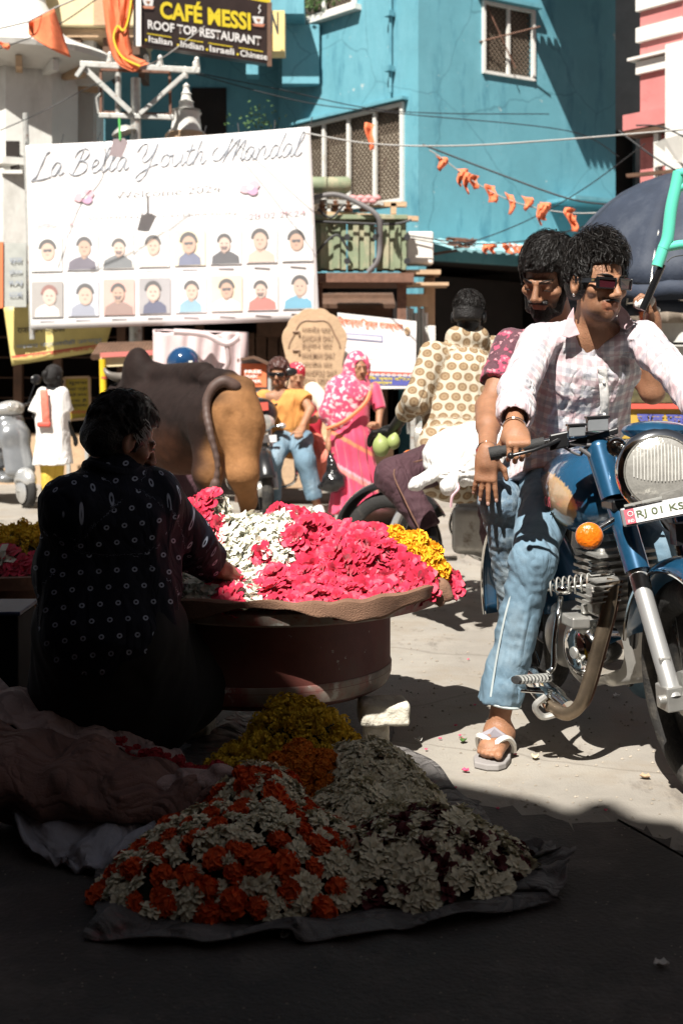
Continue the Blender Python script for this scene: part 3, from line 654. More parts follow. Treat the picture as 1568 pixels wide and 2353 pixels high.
for i in range(16):
    r_, c_ = divmod(i, 8); s = (c_ + .5) / 8; u0 = lerp(68, 726, s) + (0 if r_ else -2); v0 = (lerp(585, 558, s) if r_ == 0 else lerp(690, 668, s)); w, h = 36, 41
    po = bpy.data.objects.new('portrait', None); link(po); parent(po, ban)
    f = lambda n, pts, c, e: flat(po, n, [(u0 + a, v0 + q) for a, q in pts], mat('print_%d_%s' % (i, n), tuple(k * .84 + .12 for k in c), rough=.6, var=.05), bY, (e - .012) * .5 + .006)
    f('photo_ground', [(-w, -h), (w, -h - 1.5), (w, h - 1.5), (-w, h)], bgs[i], .014)
    sw = pr.uniform(26, 34); hx = pr.uniform(-5, 5); hy = pr.uniform(-12, -6); hr = pr.uniform(15, 19)
    f('shoulders', [(-sw, h - 1), (-sw + 2, 22), (-sw * .55, 14), (hx - 7, 9), (hx + 7, 9), (sw * .55, 14), (sw - 2, 22), (sw, h - 3)], cl[i], .017)
    f('jaw_shade', [(hx + hr * .86 * math.cos(a) + 1.5, hy + 3.5 + hr * 1.08 * math.sin(a)) for a in [k * math.pi / 7 for k in range(14)]], tuple(.6 * q for q in skinp[i % 3]), .0245)
    f('neck', [(hx - 6, 2), (hx + 6, 2), (hx + 6, 12), (hx, 16), (hx - 6, 12)], tuple(.85 * q for q in skinp[i % 3]), .020)
    f('hair', [(hx + hr * 1.12 * math.cos(a), hy - 4 + hr * 1.25 * math.sin(a)) for a in [k * math.pi / 8 for k in range(16)] if math.sin(a) < .3], (.04, .035, .035) if i not in (8,) else (.25, .08, .06), .023)
    f('face', [(hx + hr * .82 * math.cos(k * math.pi / 7), hy + 2 + hr * 1.05 * math.sin(k * math.pi / 7)) for k in range(14)], skinp[(i * 7) % 3], .026)
    if i in (0, 4, 7, 13): f('glasses', [(hx - 10, hy - 3), (hx + 10, hy - 4), (hx + 9, hy + 3), (hx + 1.5, hy + 2), (hx, hy), (hx - 2, hy + 3), (hx - 9, hy + 3)], (.05, .05, .06), .029)
    else:
        for sx in (-5, 5): f('eye', [(hx + sx - 2.6, hy - 1.5), (hx + sx + 2.6, hy - 1.5), (hx + sx + 2, hy + 1), (hx + sx - 2, hy + 1)], (.1, .07, .06), .029)
    f('mouth', [(hx - 4, hy + 8.5), (hx, hy + 7.6), (hx + 4, hy + 8.5), (hx, hy + 10.6)], (.35, .16, .14), .029)
    if i in (2, 5, 10, 14): f('beard', [(hx - 9, hy + 6), (hx - 4, hy + 6.4), (hx + 4, hy + 6.4), (hx + 9, hy + 6), (hx + 5, hy + 15), (hx - 5, hy + 15)], (.12, .08, .07), .0275)
    b = MB(); b.box(P(u0, v0 + h + 7, bY(u0, v0) - .002), (.16, .002, .02)); b.make('caption_bar', i_pale, po, smooth=False)

# ---- cafe sign
cs = thing('restaurant_sign', 'black restaurant signboard with yellow CAFE lettering, tilted, top left', 'signboard', P(470, 60, 13.4))
def cY(u, v): return lerp(13.0, 13.85, (u - 318) / 300)
c = [P(318, 100, 13.0), P(618, 147, 13.85)]; hgt = .66
b = MB(); n = (c[1] - c[0]).cross(V(0, 0, 1)).normalized()
b.sheet([c[0], c[1], c[1] + V(0, 0, hgt), c[0] + V(0, 0, hgt)], .12, -n); b.make('board', mat('sign_black', (.035, .025, .022), rough=.4, var=.2), cs, smooth=False)
b = MB(); q = c[1] - n * .06; b.box(q + V(.09, .1, .36), (.22, .3, .44)); b.make('side_panel', mat('sign_yellow', (.78, .62, .25), rough=.5), cs, smooth=False)
for a in (0, 1):
    b = MB(); b.bar(c[a] + V(0, 0, -.03) + n * .01, c[a] + V(0, 0, hgt) + n * .01, .05, .03); b.make('frame', m_white if a == 0 else m_brown, cs, smooth=False)
b = MB(); b.bar(c[0] + V(0, .05, hgt + .02), c[1] + V(0, .05, hgt + .02), .05); b.make('frame', i_yel, cs, smooth=False)
def cyr(p0, p1, h, s, m, bold, sp=1.): letters(s, pxbox(p0, p1, h, cY, .02, (-.02, -1)), m, cs, bold=bold, spacing=sp)
cyr((368, 42), (576, 70), 50, 'CAFÉ MESSI', i_yel, .035); cyr((340, 66), (600, 105), 21, 'ROOF TOP RESTAURANT', i_white, .03)
for (a, bq, s) in ((342, 396, 'Italian'), (415, 468, 'Indian'), (482, 538, 'Israeli'), (552, 614, 'Chinese')):
    sl_ = 47 / 300; cyr((a, 94 + (a - 318) * sl_ * .98 - 1), (bq, 94 + (bq - 318) * sl_ * .98 - 1), 15, s, i_white, .02)
    flat(cs, 'bullet', [(a - 6 + 3 * math.cos(k * 1.05), 88 + (a - 318) * sl_ + 3 * math.sin(k * 1.05)) for k in range(6)], i_yel, cY, .02)
    flat(cs, 'rule', [(a - 4, 72 + (a - 318) * sl_), (a + 52, 72 + (a + 56 - 318) * sl_), (a + 52, 74 + (a + 56 - 318) * sl_), (a - 4, 74 + (a - 318) * sl_)], i_yel, cY, .02)
for (u, v) in ((341, 6), (594, 47)):
    flat(cs, 'cup_print', [(u - 15, v - 10), (u + 12, v - 8), (u + 10, v + 8), (u - 8, v + 7)], i_white, cY, .018)
    flat(cs, 'saucer_print', [(u - 17, v + 7), (u + 15, v + 9), (u + 10, v + 15), (u - 10, v + 13)], ink('terracotta', (.6, .25, .15)), cY, .019)
    flat(cs, 'cup_mark', [(u - 6, v - 4), (u + 5, v - 3), (u, v + 5)], ink('coffee', (.35, .15, .06)), cY, .02)
    b = MB(); q = P(u, v - 16, cY(u, v) - .02); b.tube([q, q + V(.02, 0, .03), q + V(0, 0, .06), q + V(.02, 0, .09)], .006, 5); b.make('steam_print', i_white, cs)
letters('N', pxbox((622, 78), (640, 80), 52, lambda u, v: 13.62, .01), i_black, cs, bold=.03)

# ---- electricity pole with cross arms
ep = thing('utility_pole', 'steel electricity pole with braced cross arms and white insulators, left of the spire', 'utility pole', P(312, 880, 13.9))
EY = 13.9
def ebar(name, a, bb, w, m=m_metal, dy=0): x = MB(); x.bar(P(a[0], a[1], EY + dy), P(bb[0], bb[1], EY + dy), w); return x.make(name, m, ep, smooth=False, bevel=.004)
b = MB(); b.tube([P(312, 180, EY + .05), P(312, 880, EY + .05) - V(0, 0, 1.2)], [.055, .08], 12); b.make('mast', m_metal, ep)
b = MB(); b.tube([P(272, -60, EY + .03), P(272, 270, EY + .03)], .035, 10); b.make('mast', m_metal, ep)
ebar('cross_arm', (185, 147), (460, 163), .06); ebar('cross_arm', (228, 265), (400, 270), .05); ebar('cross_arm', (228, 258), (395, 263), .03, m_rust, .05)
ebar('brace', (196, 158), (302, 258), .055, dy=-.05); ebar('brace', (424, 172), (322, 262), .045, dy=-.05); ebar('brace', (196, 148), (176, 176), .045, dy=-.1)
ebar('frame_bar', (232, 160), (232, 262), .03, m_rust, .02); ebar('frame_bar', (390, 166), (392, 264), .03, m_rust, .02); ebar('frame_bar', (232, 160), (390, 166), .03, m_rust, -.06)
m_porc = mat('porcelain', (.78, .77, .73), rough=.25, var=.05, coat=.5)
for (u, v) in ((253, 144), (288, 146), (336, 150), (368, 152), (452, 156), (425, 178), (448, 165)):
    b = MB(); b.lathe(P(u, v, EY), (0, 0, 1), [(0, .035), (.03, .042), (.035, .025), (.06, .036), (.065, .02), (.095, .03), (.12, .012)], 12); b.make('insulator', m_porc, ep)
b = MB(); b.lathe(P(285, 300, EY), (.3, 0, -1), [(-.05, .05), (0, .13), (.03, .14), (.05, .06)], 14); b.make('lamp_shade', m_metal, ep)
b = MB(); b.tube([P(232, 215, EY), P(222, 225, EY), P(226, 260, EY), P(232, 262, EY)], .012, 6); b.make('cable_clamp', m_metal, ep)

# ---- transformer on its platform
tr = thing('transformer', 'old green finned street transformer with oil drum and thick cables, beside the banner', 'transformer', P(830, 640, 13.8))
m_tg = mat('transformer_green', (.22, .26, .16), rough=.65, var=.12, vs=6, bump=.2); weather(m_tg, (.42, .36, .24), .8, 4, .5, .62, (1, 1, .5)); weather(m_tg, (.12, .07, .045), .8, 10, .62, .7)
TY = 13.8
for k, (a, c) in enumerate(((722, 795), (798, 860), (865, 932))):
    A, B_ = P(a, 620, TY), P(c, 620, TY); b = MB(); h = P(0, 508, TY).z - A.z; n = 5
    for i in range(n):   # corrugated fin bank
        t0, t1 = i / n, (i + 1) / n; d = .035 if i % 2 else 0
        b.box((lerp(A.x, B_.x, (t0 + t1) / 2), TY + .1 - d / 2, A.z + h / 2), ((B_.x - A.x) / n, .3 + d, h - .02 * (i % 2)))
    b.make('fin_bank', m_tg, tr, smooth=False)
    b = MB(); b.box(((A.x + B_.x) / 2, TY + .08, A.z + h + .03), (B_.x - A.x + .02, .42, .05)); b.make('lid', m_tg, tr, smooth=False, bevel=.006)
    for v in (600, 545):
        b = MB(); b.lathe(P(c + 2, v, TY - .1), (0, -1, 0), [(0, .035), (.03, .035)], 10); b.make('bolt', m_wire, tr)
b = MB(); b.lathe(P(700, 425, TY + .1), (1, 0, 0), [(0, .0), (.0, .09), (.46, .09), (.5, .06), (.5, 0)], 20); b.make('oil_drum', m_tg, tr)
b = MB(); b.bar(P(715, 490, TY), P(960, 503, TY), .1, .05); b.make('beam', m_stone, tr, smooth=False)
b = MB(); b.bar(P(715, 462, TY), P(880, 468, TY), .05, .04); b.make('beam', m_metal, tr, smooth=False)
for u in (740, 770, 800, 835): b = MB(); b.lathe(P(u, 488, TY), (0, 0, 1), [(0, .05), (.04, .055), (.05, .03), (.08, .05), (.09, .03), (.12, .04), (.14, .01)], 12); b.make('bushing', mat('brown_porcelain', (.2, .09, .05), rough=.25, coat=.5), tr)
b = MB(); b.tube(spline([P(715, 455, TY - .1), P(770, 447, TY - .15), P(825, 468, TY - .18), P(868, 500, TY - .2), P(872, 560, TY - .12), P(866, 600, TY - .12), P(845, 625, TY - .1)], 7), .028, 8); b.make('cable', mat('cable_sheath', (.16, .15, .15), rough=.7), tr)
for pts in ([(722, 590), (745, 560), (775, 540), (800, 575)], [(715, 508), (800, 512), (900, 515), (945, 505)], [(880, 505), (868, 540), (862, 520)], [(730, 480), (760, 500), (790, 470)]):
    b = MB(); b.tube(spline([P(u, v, TY - .16) for u, v in pts], 6), .014, 6); b.make('cable', m_wire, tr)
b = MB(); b.box(P(830, 645, TY + .3), (1.1, .9, .1)); b.box(P(730, 760, TY + .1), (.1, .12, 1.1)); b.box(P(922, 760, TY + .1), (.1, .12, 1.2)); b.make('platform_frame', m_rust, tr, smooth=False)
for i in range(7):
    b = MB(); q = P(810 + i * 9, 455 + (i * 7) % 14, TY - .1); b.ball(q, (.05, .03, .035), 8, 6); b.make('cloth_scrap', ink('rag', (.6, .28, .28)), tr)
b = MB(); b.box(P(880, 470, TY + .05), (.5, .1, .05)); b.box(P(903, 480, TY + .05), (.06, .1, .12)); b.make('bracket', m_stone, tr, smooth=False)

# ---- carved sandstone direction stone
st = thing('carved_stone_sign', 'scallop topped sandstone slab carved with rows of ghat names', 'stone sign', P(725, 880, 12.9))
SY = 12.9; pts = []
cx, cy = 722, 800
for i in range(61):
    a = math.pi * (1 - i / 60); r = 1 + .045 * abs(math.sin(i / 60 * math.pi * 6)); pts.append((cx + 73 * r * math.cos(a), 790 - 80 * r * math.sin(a)))
pts = [(650, 1100)] + [(650, 880), (660, 840)] + pts + [(786, 840), (795, 880), (795, 1100)]
b = MB(); b.sheet([P(u, v, SY) for u, v in pts], .16, (0, 1, 0)); b.make('slab', m_stone, st, smooth=False, bevel=.008)
b = MB(); b.tube([P(cx + 56 * (1 + .05 * math.cos(i * .63)) * math.cos(math.pi * (1 - i / 30)), 800 - 66 * (1 + .05 * math.cos(i * .63)) * math.sin(math.pi * (1 - i / 30)), SY) for i in range(31)], .01, 5); b.make('carved_border', mat('stone_groove', (.27, .175, .11)), st)
m_gr = mat('stone_groove', (.27, .175, .11))
sY = lambda u, v: SY
for (y, s, w) in ((757, 'गणगौर घाट', 66), (777, 'GANGAUR GHAT', 72), (797, 'हनुमान घाट', 70), (817, 'HANUMAN GHAT', 76), (837, 'चांदपोल घाट', 70), (857, 'CHANDPOLE GHAT', 80), (877, 'लाल घाट', 62), (897, 'LAL GHAT', 66), (917, 'नाव घाट', 60), (937, 'NAV GHAT', 60)):
    letters(s, pxbox((693, y + 6), (693 + w, y + 7), 14, sY, .012), m_gr, st, bold=.01)
for y in (762, 805): 
    b = MB(); b.tube([P(672, y, SY - .01), P(687, y, SY - .01), P(687, y + 9, SY - .01)], .012, 5); b.make('arrow', m_gr, st)
b = MB(); b.box(P(722, 1060, 12.8) - V(0, 0, .0), (.85, .5, .5)); b.make('plinth', m_stone, st, smooth=False, bevel=.01)

# ---- poster board
pb = thing('poster_board', 'white printed board with orange Hindi heading and blue foot, beside the carved stone', 'poster', P(870, 880, 13.3))
PY = 13.3; pY = lambda u, v: PY
b = MB(); b.sheet([P(770, 894, PY), P(953, 892, PY), P(956, 738, PY), P(775, 718, PY)], .03, (0, 1, 0)); b.make('board', m_vinyl, pb, smooth=False)
flat(pb, 'blue_foot', [(800, 884), (951, 886), (952, 865), (800, 858)], i_blue, pY, .006)
flat(pb, 'red_rule', [(800, 850), (952, 856), (952, 864), (800, 857)], i_red, pY, .006)
letters('भिक्षावृत्ति मुक्त राजस्थान', pxbox((765, 748), (925, 764), 24, pY, .01), i_or, pb, bold=.02)
flat(pb, 'name_plate', [(783, 764), (878, 771), (879, 786), (783, 778)], i_blue, pY, .006); flat(pb, 'name_plate', [(785, 766), (876, 773), (877, 784), (785, 776)], i_pale, pY, .008)
for i, (y, n) in enumerate(((795, 34), (807, 40), (820, 36), (832, 38))):
    letters('भिखारियों को भीख देना दंडनीय अपराध है'[:n], pxbox((790, y + 3), (950, y + 10), 6, pY, .01), i_pale, pb)
letters('सामाजिक न्याय विभाग', pxbox((805, 872), (945, 877), 10, pY, .01), i_yel, pb, bold=.02); letters('उदयपुर', pxbox((812, 883), (850, 884), 8, pY, .01), i_yel, pb, bold=.02); letters('राजस्थान', pxbox((858, 884), (900, 885), 8, pY, .01), i_yel, pb, bold=.02)
letters('०००००००००००', pxbox((810, 862), (948, 866), 6, pY, .012), i_white, pb, bold=.02)
b = MB(); b.ball(P(935, 760, PY - .01), (.03, .01, .045), 10, 8); b.make('emblem', m_stone, pb)
for u in (785, 948): b = MB(); b.bar(P(u, 740, PY + .08), V(P(u, 0, PY).x, PY + .08, 0), .05); b.make('post', m_metal, pb, smooth=False)

# ---- yellow banner lower left, with red foot
yb = thing('yellow_banner', 'yellow Hindi banner with red lower edge hung low over the left shop', 'banner', P(130, 770, 13.9))
YY = 13.9; yY = lambda u, v: YY
m_yb = mat('yellow_vinyl', (.72, .6, .22), rough=.5, var=.1, vs=4)
b = MB(); b.grid(lambda s, t: P(lerp(lerp(8, 275, s), lerp(28, 240, s), t), lerp(lerp(700, 690, s), lerp(840, 806, s), t), YY + .02 * math.sin(s * 8)), 14, 8); b.make('sheet', m_yb, yb, solid=.006)
letters('राजस्थान पत्रिका', pxbox((40, 770), (150, 766), 22, yY, .03), i_black, yb, bold=.02); letters('जाजम पर्वतारोही उदयपुर', pxbox((38, 804), (235, 788), 14, yY, .03), i_grey, yb, bold=.02)
letters('आवश्यक सूचना फोन करें', pxbox((30, 826), (236, 802), 8, yY, .032), i_red, yb, bold=.02)
flat(yb, 'red_rule', [(27, 818), (240, 790), (240, 793), (27, 822)], i_red, yY, .03)
flat(yb, 'pink_patch', [(140, 742), (156, 738), (170, 742), (168, 752), (146, 754)], i_pink, yY, .03)
# grey notice & orange strip far left
gn = thing('grey_notice', 'grey painted notice board with stencilled lines at the left frame edge', 'notice board', P(30, 640, 13.6))
b = MB(); b.box(P(35, 632, 13.6), (.25, .04, .68)); b.make('board', mat('notice_grey', (.42, .43, .4), var=.15), gn, smooth=False)
b = MB(); b.box(P(-2, 632, 13.58), (.1, .05, .7)); b.make('orange_edge', i_or, gn, smooth=False)
for i, s in enumerate(('राज', 'होटल', 'RAJ', 'ROOMS')): letters(s, pxbox((22, 605 + i * 26), (52, 604 + i * 26), 12, lambda u, v: 13.57, .01), i_grey, gn, bold=.02)
# yellow rules board
rb = thing('yellow_rules_board', 'yellow lettered board in a grey frame, just right of the girl in white', 'notice board', P(178, 915, 14.2))
b = MB(); b.box(P(178, 915, 14.2), (.3, .03, .46)); b.make('board', mat('board_yellow', (.42, .32, .03), rough=.5), rb, smooth=False)
for (a, c) in (((148, 868), (205, 866)), ((151, 966), (209, 960)), ((148, 868), (151, 966)), ((205, 866), (209, 960))): b = MB(); b.bar(P(*a, 14.17), P(*c, 14.17), .025); b.make('frame', m_stone, rb, smooth=False)
for i in range(6): letters(['सूचना', 'यहां गाड़ी', 'खड़ी करना', 'मना है', 'जुर्माना', 'आदेश'][i], pxbox((158, 886 + i * 13), (200, 885 + i * 13), 9, lambda u, v: 14.18, .01), i_black if i < 5 else i_red, rb, bold=.01)
b = MB(); b.bar(P(158, 965, 14.3), V(P(158, 0, 14.3).x, 14.3, 0), .04); b.bar(P(200, 960, 14.3), V(P(200, 0, 14.3).x, 14.3, 0), .04); b.make('leg', m_metal, rb, smooth=False)
# yellow painted post, tiled pent roof
yp = thing('yellow_post', 'slim yellow painted post with red bands, left of the bull horns', 'post', P(240, 960, 13))
b = MB(); b.tube([P(236, 825, 13), V(P(244, 0, 13).x, 13, 0)], .035, 10); b.make('shaft', mat('post_yellow', (.75, .5, .02), rough=.5), yp)
for v in (865, 925, 985): b = MB(); b.tube([P(238, v, 13), P(238, v + 5, 13)], .037, 10); b.make('band', i_red, yp)
tf = thing('tiled_pent_roof', 'small brown tiled pent roof with pink trim above the bull', 'roof', P(300, 800, 13.2))
for i in range(22):
    x = lerp(232, 392, i / 21); b = MB(); b.lathe(P(x, 792 - i * .25, 13.5), (0, -1, -.35), [(0, .03), (.42, .034)], 8); b.make('tile', m_brown, tf)
b = MB(); b.bar(P(232, 816, 13.05), P(392, 808, 13.05), .05, .05); b.make('fascia', ink('pinkred', (.55, .16, .14)), tf, smooth=False)
b = MB(); b.bar(P(232, 830, 13.1), P(380, 822, 13.1), .04, .12); b.make('trim', m_cream, tf, smooth=False)
# pink cloth covered stall
cs2 = thing('covered_stall', 'market stall shrouded in creased pale pink cloth, behind the bull', 'stall', P(450, 940, 12.6))
def stall(s, t):
    u = lerp(352, 551, s); top = lerp(758, 768, s) + 5 * math.sin(s * 12); v = lerp(top, 960, t)
    return P(u, v, 12.5 + .12 * math.sin(s * 3.14) * -1 + .02 * math.sin(s * 34 + t * 3) + .02 * math.sin(s * 17 - t * 6))
b = MB(); b.grid(stall, 48, 24); A, B_ = stall(0, 0), stall(1, 0)
b.add([A, B_, B_ + V(0, 1.1, .05), A + V(0, 1.1, .05)], [(0, 1, 2, 3)]); b.add([B_, B_ + V(0, 1.1, .05), V(B_.x, 13.6, .9), V(B_.x, 12.5, .9)], [(0, 1, 2, 3)])
b.make('cloth', mat('pale_pink_cloth', (.62, .5, .5), rough=.9, var=.08, bump=.3, bs=12), cs2, solid=.01)
b = MB(); b.tube(spline([P(400, 762, 12.2), P(470, 768, 12.2), P(520, 790, 12.2), P(548, 775, 12.2)], 6), .03, 8); b.tube(spline([P(520, 785, 12.2), P(525, 830, 12.25), P(515, 850, 12.3)], 6), .025, 8); b.make('rolled_fold', MATS['pale_pink_cloth'], cs2)
for x in (A.x + .05, B_.x - .05): b = MB(); b.bar(V(x, 12.9, 0), V(x, 12.9, 1.6), .06); b.make('leg', m_brown, cs2, smooth=False)
# kiosk with red poster
kk = thing('grey_kiosk', 'little grey metal kiosk with an orange red poster, left of the carved stone', 'kiosk', P(588, 960, 12.8))
b = MB(); A, B_ = P(548, 822, 12.6), P(622, 838, 12.6); z0 = 0
b.sheet([V(A.x, 12.6, 0), V(B_.x, 12.6, 0), B_, P(578, 820, 12.6), A], .7, (0, 1, 0)); b.make('body', mat('kiosk_grey', (.4, .4, .38), var=.1), kk, smooth=False)
b = MB(); b.sheet([P(545, 824, 12.5), P(582, 817, 12.5), P(626, 838, 12.5), P(626, 844, 12.5), P(582, 824, 12.5), P(545, 830, 12.5)], .85, (0, 1, 0)); b.make('roof', m_brown, kk, smooth=False)
b = MB(); b.box(P(583, 862, 12.58), (.25, .02, .23)); b.make('poster', i_or, kk, smooth=False)
for i in range(3): letters(['FREE', 'DELIVERY', 'OFFER'][i], pxbox((562, 857 + i * 11), (600 - (i % 2) * 8, 857 + i * 11), 7, lambda u, v: 12.56, .012), i_white, kk, bold=.03)
b = MB(); b.box(P(583, 930, 12.58), (.26, .02, .2)); b.make('poster', m_vinyl, kk, smooth=False)

# ---- bunting, flags, wires
m_flag = mat('saffron_cloth', (.78, .2, .085), rough=.8, var=.12, vs=30)
N_, L_, b_ = nodes(m_flag)
def pennant(q, w, h, rot, par, seed):
    r = random.Random(seed); b = MB(); X = V(math.cos(rot), math.sin(rot), -.3 * r.random()); 
    def f(s, t):
        ww = w * (1 - .75 * t * r2) ; x = (s - .5) * ww; return q + X * x + V(.02 * math.sin(t * 5 + seed), .03 * math.sin(s * 5 + t * 4 + seed), -h * t)
    r2 = r.uniform(.2, 1.2); b.grid(f, 4, 5); return b.make('pennant', m_flag, par, solid=.002)
bn = thing('bunting_line', 'string of small saffron pennants crossing in front of the turquoise wall', 'bunting', P(1150, 430, 11))
line = [P(985, 345, 11), P(1010, 360, 11), P(1100, 425, 11), P(1200, 470, 11), P(1330, 490, 11), P(1460, 470, 10.8), P(1640, 380, 10.5)]
sp = spline(line, 8); b = MB(); b.tube(sp, .006, 5); b.make('string', m_wireg, bn)
for i, (u, v) in enumerate(((1013, 360), (1058, 388), (1072, 398), (1088, 402), (1128, 425), (1172, 445), (1210, 452), (1248, 465), (1240, 470), (1308, 478), (1315, 492))): pennant(P(u, v, 11), .1, .12 + .03 * (i % 3), .3 * (i % 3), bn, i)
bn2 = thing('bunting_line', 'short row of faded pennants along the front of the tin awning', 'bunting', P(1160, 560, 14.6))
b = MB(); b.tube(spline([P(970, 540, 14.7), P(1060, 566, 14.6), P(1180, 566, 14.5), P(1290, 545, 14.3)], 6), .006, 5); b.make('string', m_wireg, bn2)
for i, u in enumerate((1115, 1130, 1165, 1180, 1192)): pennant(P(u, 562, 14.5), .11, .1, .2, bn2, i + 20)
bf = thing('saffron_flag', 'large translucent saffron flag blown sideways beside the temple eave', 'flag', P(110, 70, 11))
def flag(s, t): 
    u = lerp(66, 125, s) + 38 * t * (s ** .5) ; v = lerp(52, 20, s) + t * lerp(26, 112, s ** .7)
    return P(u, v, 11 + .08 * math.sin(s * 6 + t * 2))
b = MB(); b.grid(flag, 12, 12); b.make('cloth', m_flag, bf, solid=.002)
b = MB(); b.tube([P(-20, 70, 11), P(66, 50, 11), P(128, 18, 11), P(260, -40, 11)], .008, 5); b.make('cord', m_wireg, bf)
sf = thing('saffron_streamer', 'long saffron streamer with gold edging draped down the pole and over its cross arm', 'flag', P(280, 60, 13.6))
for (pts, w) in (([(250, -40), (258, 40), (268, 100), (290, 140), (325, 155)], .085), ([(292, -40), (282, 40), (276, 90), (285, 130), (320, 150)], .075), ([(312, -40), (300, 20), (288, 80), (296, 130)], .04)):
    b = MB(); pp = spline([P(u, v, 13.6) for u, v in pts], 6)
    b.grid(lambda s, t, pp=pp, w=w: pp[min(int(t * (len(pp) - 1)), len(pp) - 1)] + V((s - .5) * w * 2, .03 * math.sin(s * 9 + t * 6), .1 * (s - .5) * t), 6, len(pp) - 1); b.make('cloth', m_flag, sf, solid=.003)
b = MB(); b.tube(spline([P(u, v, 13.55) for u, v in ((306, -30), (296, 40), (284, 70), (270, 60), (262, 90), (280, 130), (322, 152))], 6), .012, 5); b.make('gold_edging', i_yel, sf)
pf = thing('pennant', 'single saffron pennant hung before the large lattice window', 'flag', P(850, 280, 13)); pennant(P(850, 283, 13), .1, .27, .2, pf, 60)
pf = thing('red_flag_tip', 'small red flag tip at the left frame edge by the temple eave', 'flag', P(12, 100, 11)); pennant(P(10, 96, 11), .12, .06, .2, pf, 61)
for i, (u, v, lab) in enumerate(((272, 322, 'grey plastic tag hooked over the banner top'), )):
    t = thing('hanging_tag', lab, 'tag', P(u, v, 12.9)); b = MB(); q = P(u, v + 18, 12.9); b.sheet([q + V(-.09, 0, -.07), q + V(.03, 0, -.1), q + V(.1, 0, .06), q + V(.06, 0, .1), q + V(-.05, 0, .09)], .01, (0, 1, 0)); b.make('plate', mat('tag_grey', (.3, .24, .25)), t, smooth=False)
    b = MB(); b.tube([q + V(.02, 0, .08), q + V(.01, .0, .3)], .012, 6); b.make('green_tie', ink('green', (.12, .5, .12)), t)
wires = [
 ([(440, 165, 13.9), (640, 205, 14), (900, 255, 14.5), (1260, 262, 15.5)], .006, m_wire, 'thin dark cable from the pole insulators to the turquoise wall'),
 ([(450, 170, 13.9), (700, 235, 13.9), (930, 262, 14.2), (1300, 300, 14.8), (1420, 360, 15)], .006, m_wire, 'sagging dark cable crossing the large lattice window'),
 ([(700, 305, 12.4), (850, 330, 12), (1050, 335, 11.5), (1300, 320, 11), (1568, 298, 10.5), (1700, 290, 10)], .008, m_wireg, 'pale thick cable running level to the pink ledge'),
 ([(970, 332, 12.5), (1120, 390, 12.3), (1300, 455, 12), (1400, 470, 12)], .009, m_wire, 'black cable above the pennant string'),
 ([(1400, 500, 13), (1250, 545, 13.6), (1100, 560, 14), (930, 540, 14.1)], .008, m_wire, 'black cable drooping along the tin awning'),
 ([(930, 545, 14), (1050, 560, 14), (1180, 520, 13.6), (1330, 440, 13), (1480, 330, 12.5)], .006, m_wire, 'thin black cable rising to the right over the awning'),
 ([(0, 112, 12), (130, 60, 12), (260, -30, 12)], .006, m_wire, 'thin cord in front of the temple eave'),
 ([(1420, 300, 13), (1500, 360, 12.6), (1568, 400, 12), (1640, 430, 11.8)], .009, m_wire, 'black cable looping under the pink ledge'),
 ([(1460, 288, 13), (1520, 292, 12.8), (1600, 330, 12.3)], .009, m_wire, 'black cable lying along the pink ledge'),
 ([(0, 300, 12.5), (90, 260, 12.8), (185, 210, 13), (232, 190, 13.8)], .005, m_wire, 'faint cord across the temple wall'),
 ([(470, 60, 13), (385, 125, 13), (340, 150, 13.8)], .006, m_wireg, 'slack stay cord from the restaurant sign to the cross arm'),
 ([(530, 320, 13.3), (580, 360, 13.2), (700, 470, 13), (740, 500, 13)], .004, m_wire, 'hair thin cord crossing the banner corner')]
for (pts, r, m, lab) in wires:
    w = thing('overhead_cable', lab, 'cable', P(*pts[0])); b = MB(); b.tube(spline([P(*q) for q in pts], 8), r, 5); b.make('strand', m, w)
# tangle of wire by the awning
w = thing('wire_tangle', 'rusty tangle of loose wire caught on the awning corner', 'wire'
 , P(1060, 555, 14.4)); b = MB(); r = random.Random(4)
b.tube(spline([P(1020 + r.random() * 75, 545 + r.random() * 24, 14.3 + r.random() * .15) for i in range(40)], 3), .008, 4); b.make('strand', m_rust, w)
# weeds on ledges
m_leaf = mat('leaf_green', (.07, .14, .035), rough=.6, var=.4, vs=20)
def weeds(lab, c, r0, n, seed, size=.05):
    t = thing('weed', lab, 'plant', c); r = random.Random(seed); b = MB()
    for i in range(n):
        q = Vector(c) + V(r.gauss(0, r0), r.gauss(0, r0 * .6), abs(r.gauss(0, r0))); X = V(r.uniform(-1, 1), r.uniform(-1, 1), r.uniform(-.5, 1)).normalized(); Z = X.orthogonal().normalized()
        b.add([q, q + X * size * .5 + Z * size * .25, q + X * size, q + X * size * .5 - Z * size * .25], [(0, 1, 2, 3)])
    b.make('leaves', m_leaf, t, smooth=False, kind='stuff')
weeds('sprig of weeds growing on the terrace edge behind the banner', P(590, 292, 14.5), .12, 90, 1)
weeds('potted greenery spilling from the top centre window', CN + TL * 1.9 + NL * .1 + V(0, 0, 6.25), .2, 220, 2, .08)
weeds('creeper leaves behind the large lattice window frame', CN + TL * 2.15 + NL * .06 + V(0, 0, 3.7), .12, 70, 3, .06)

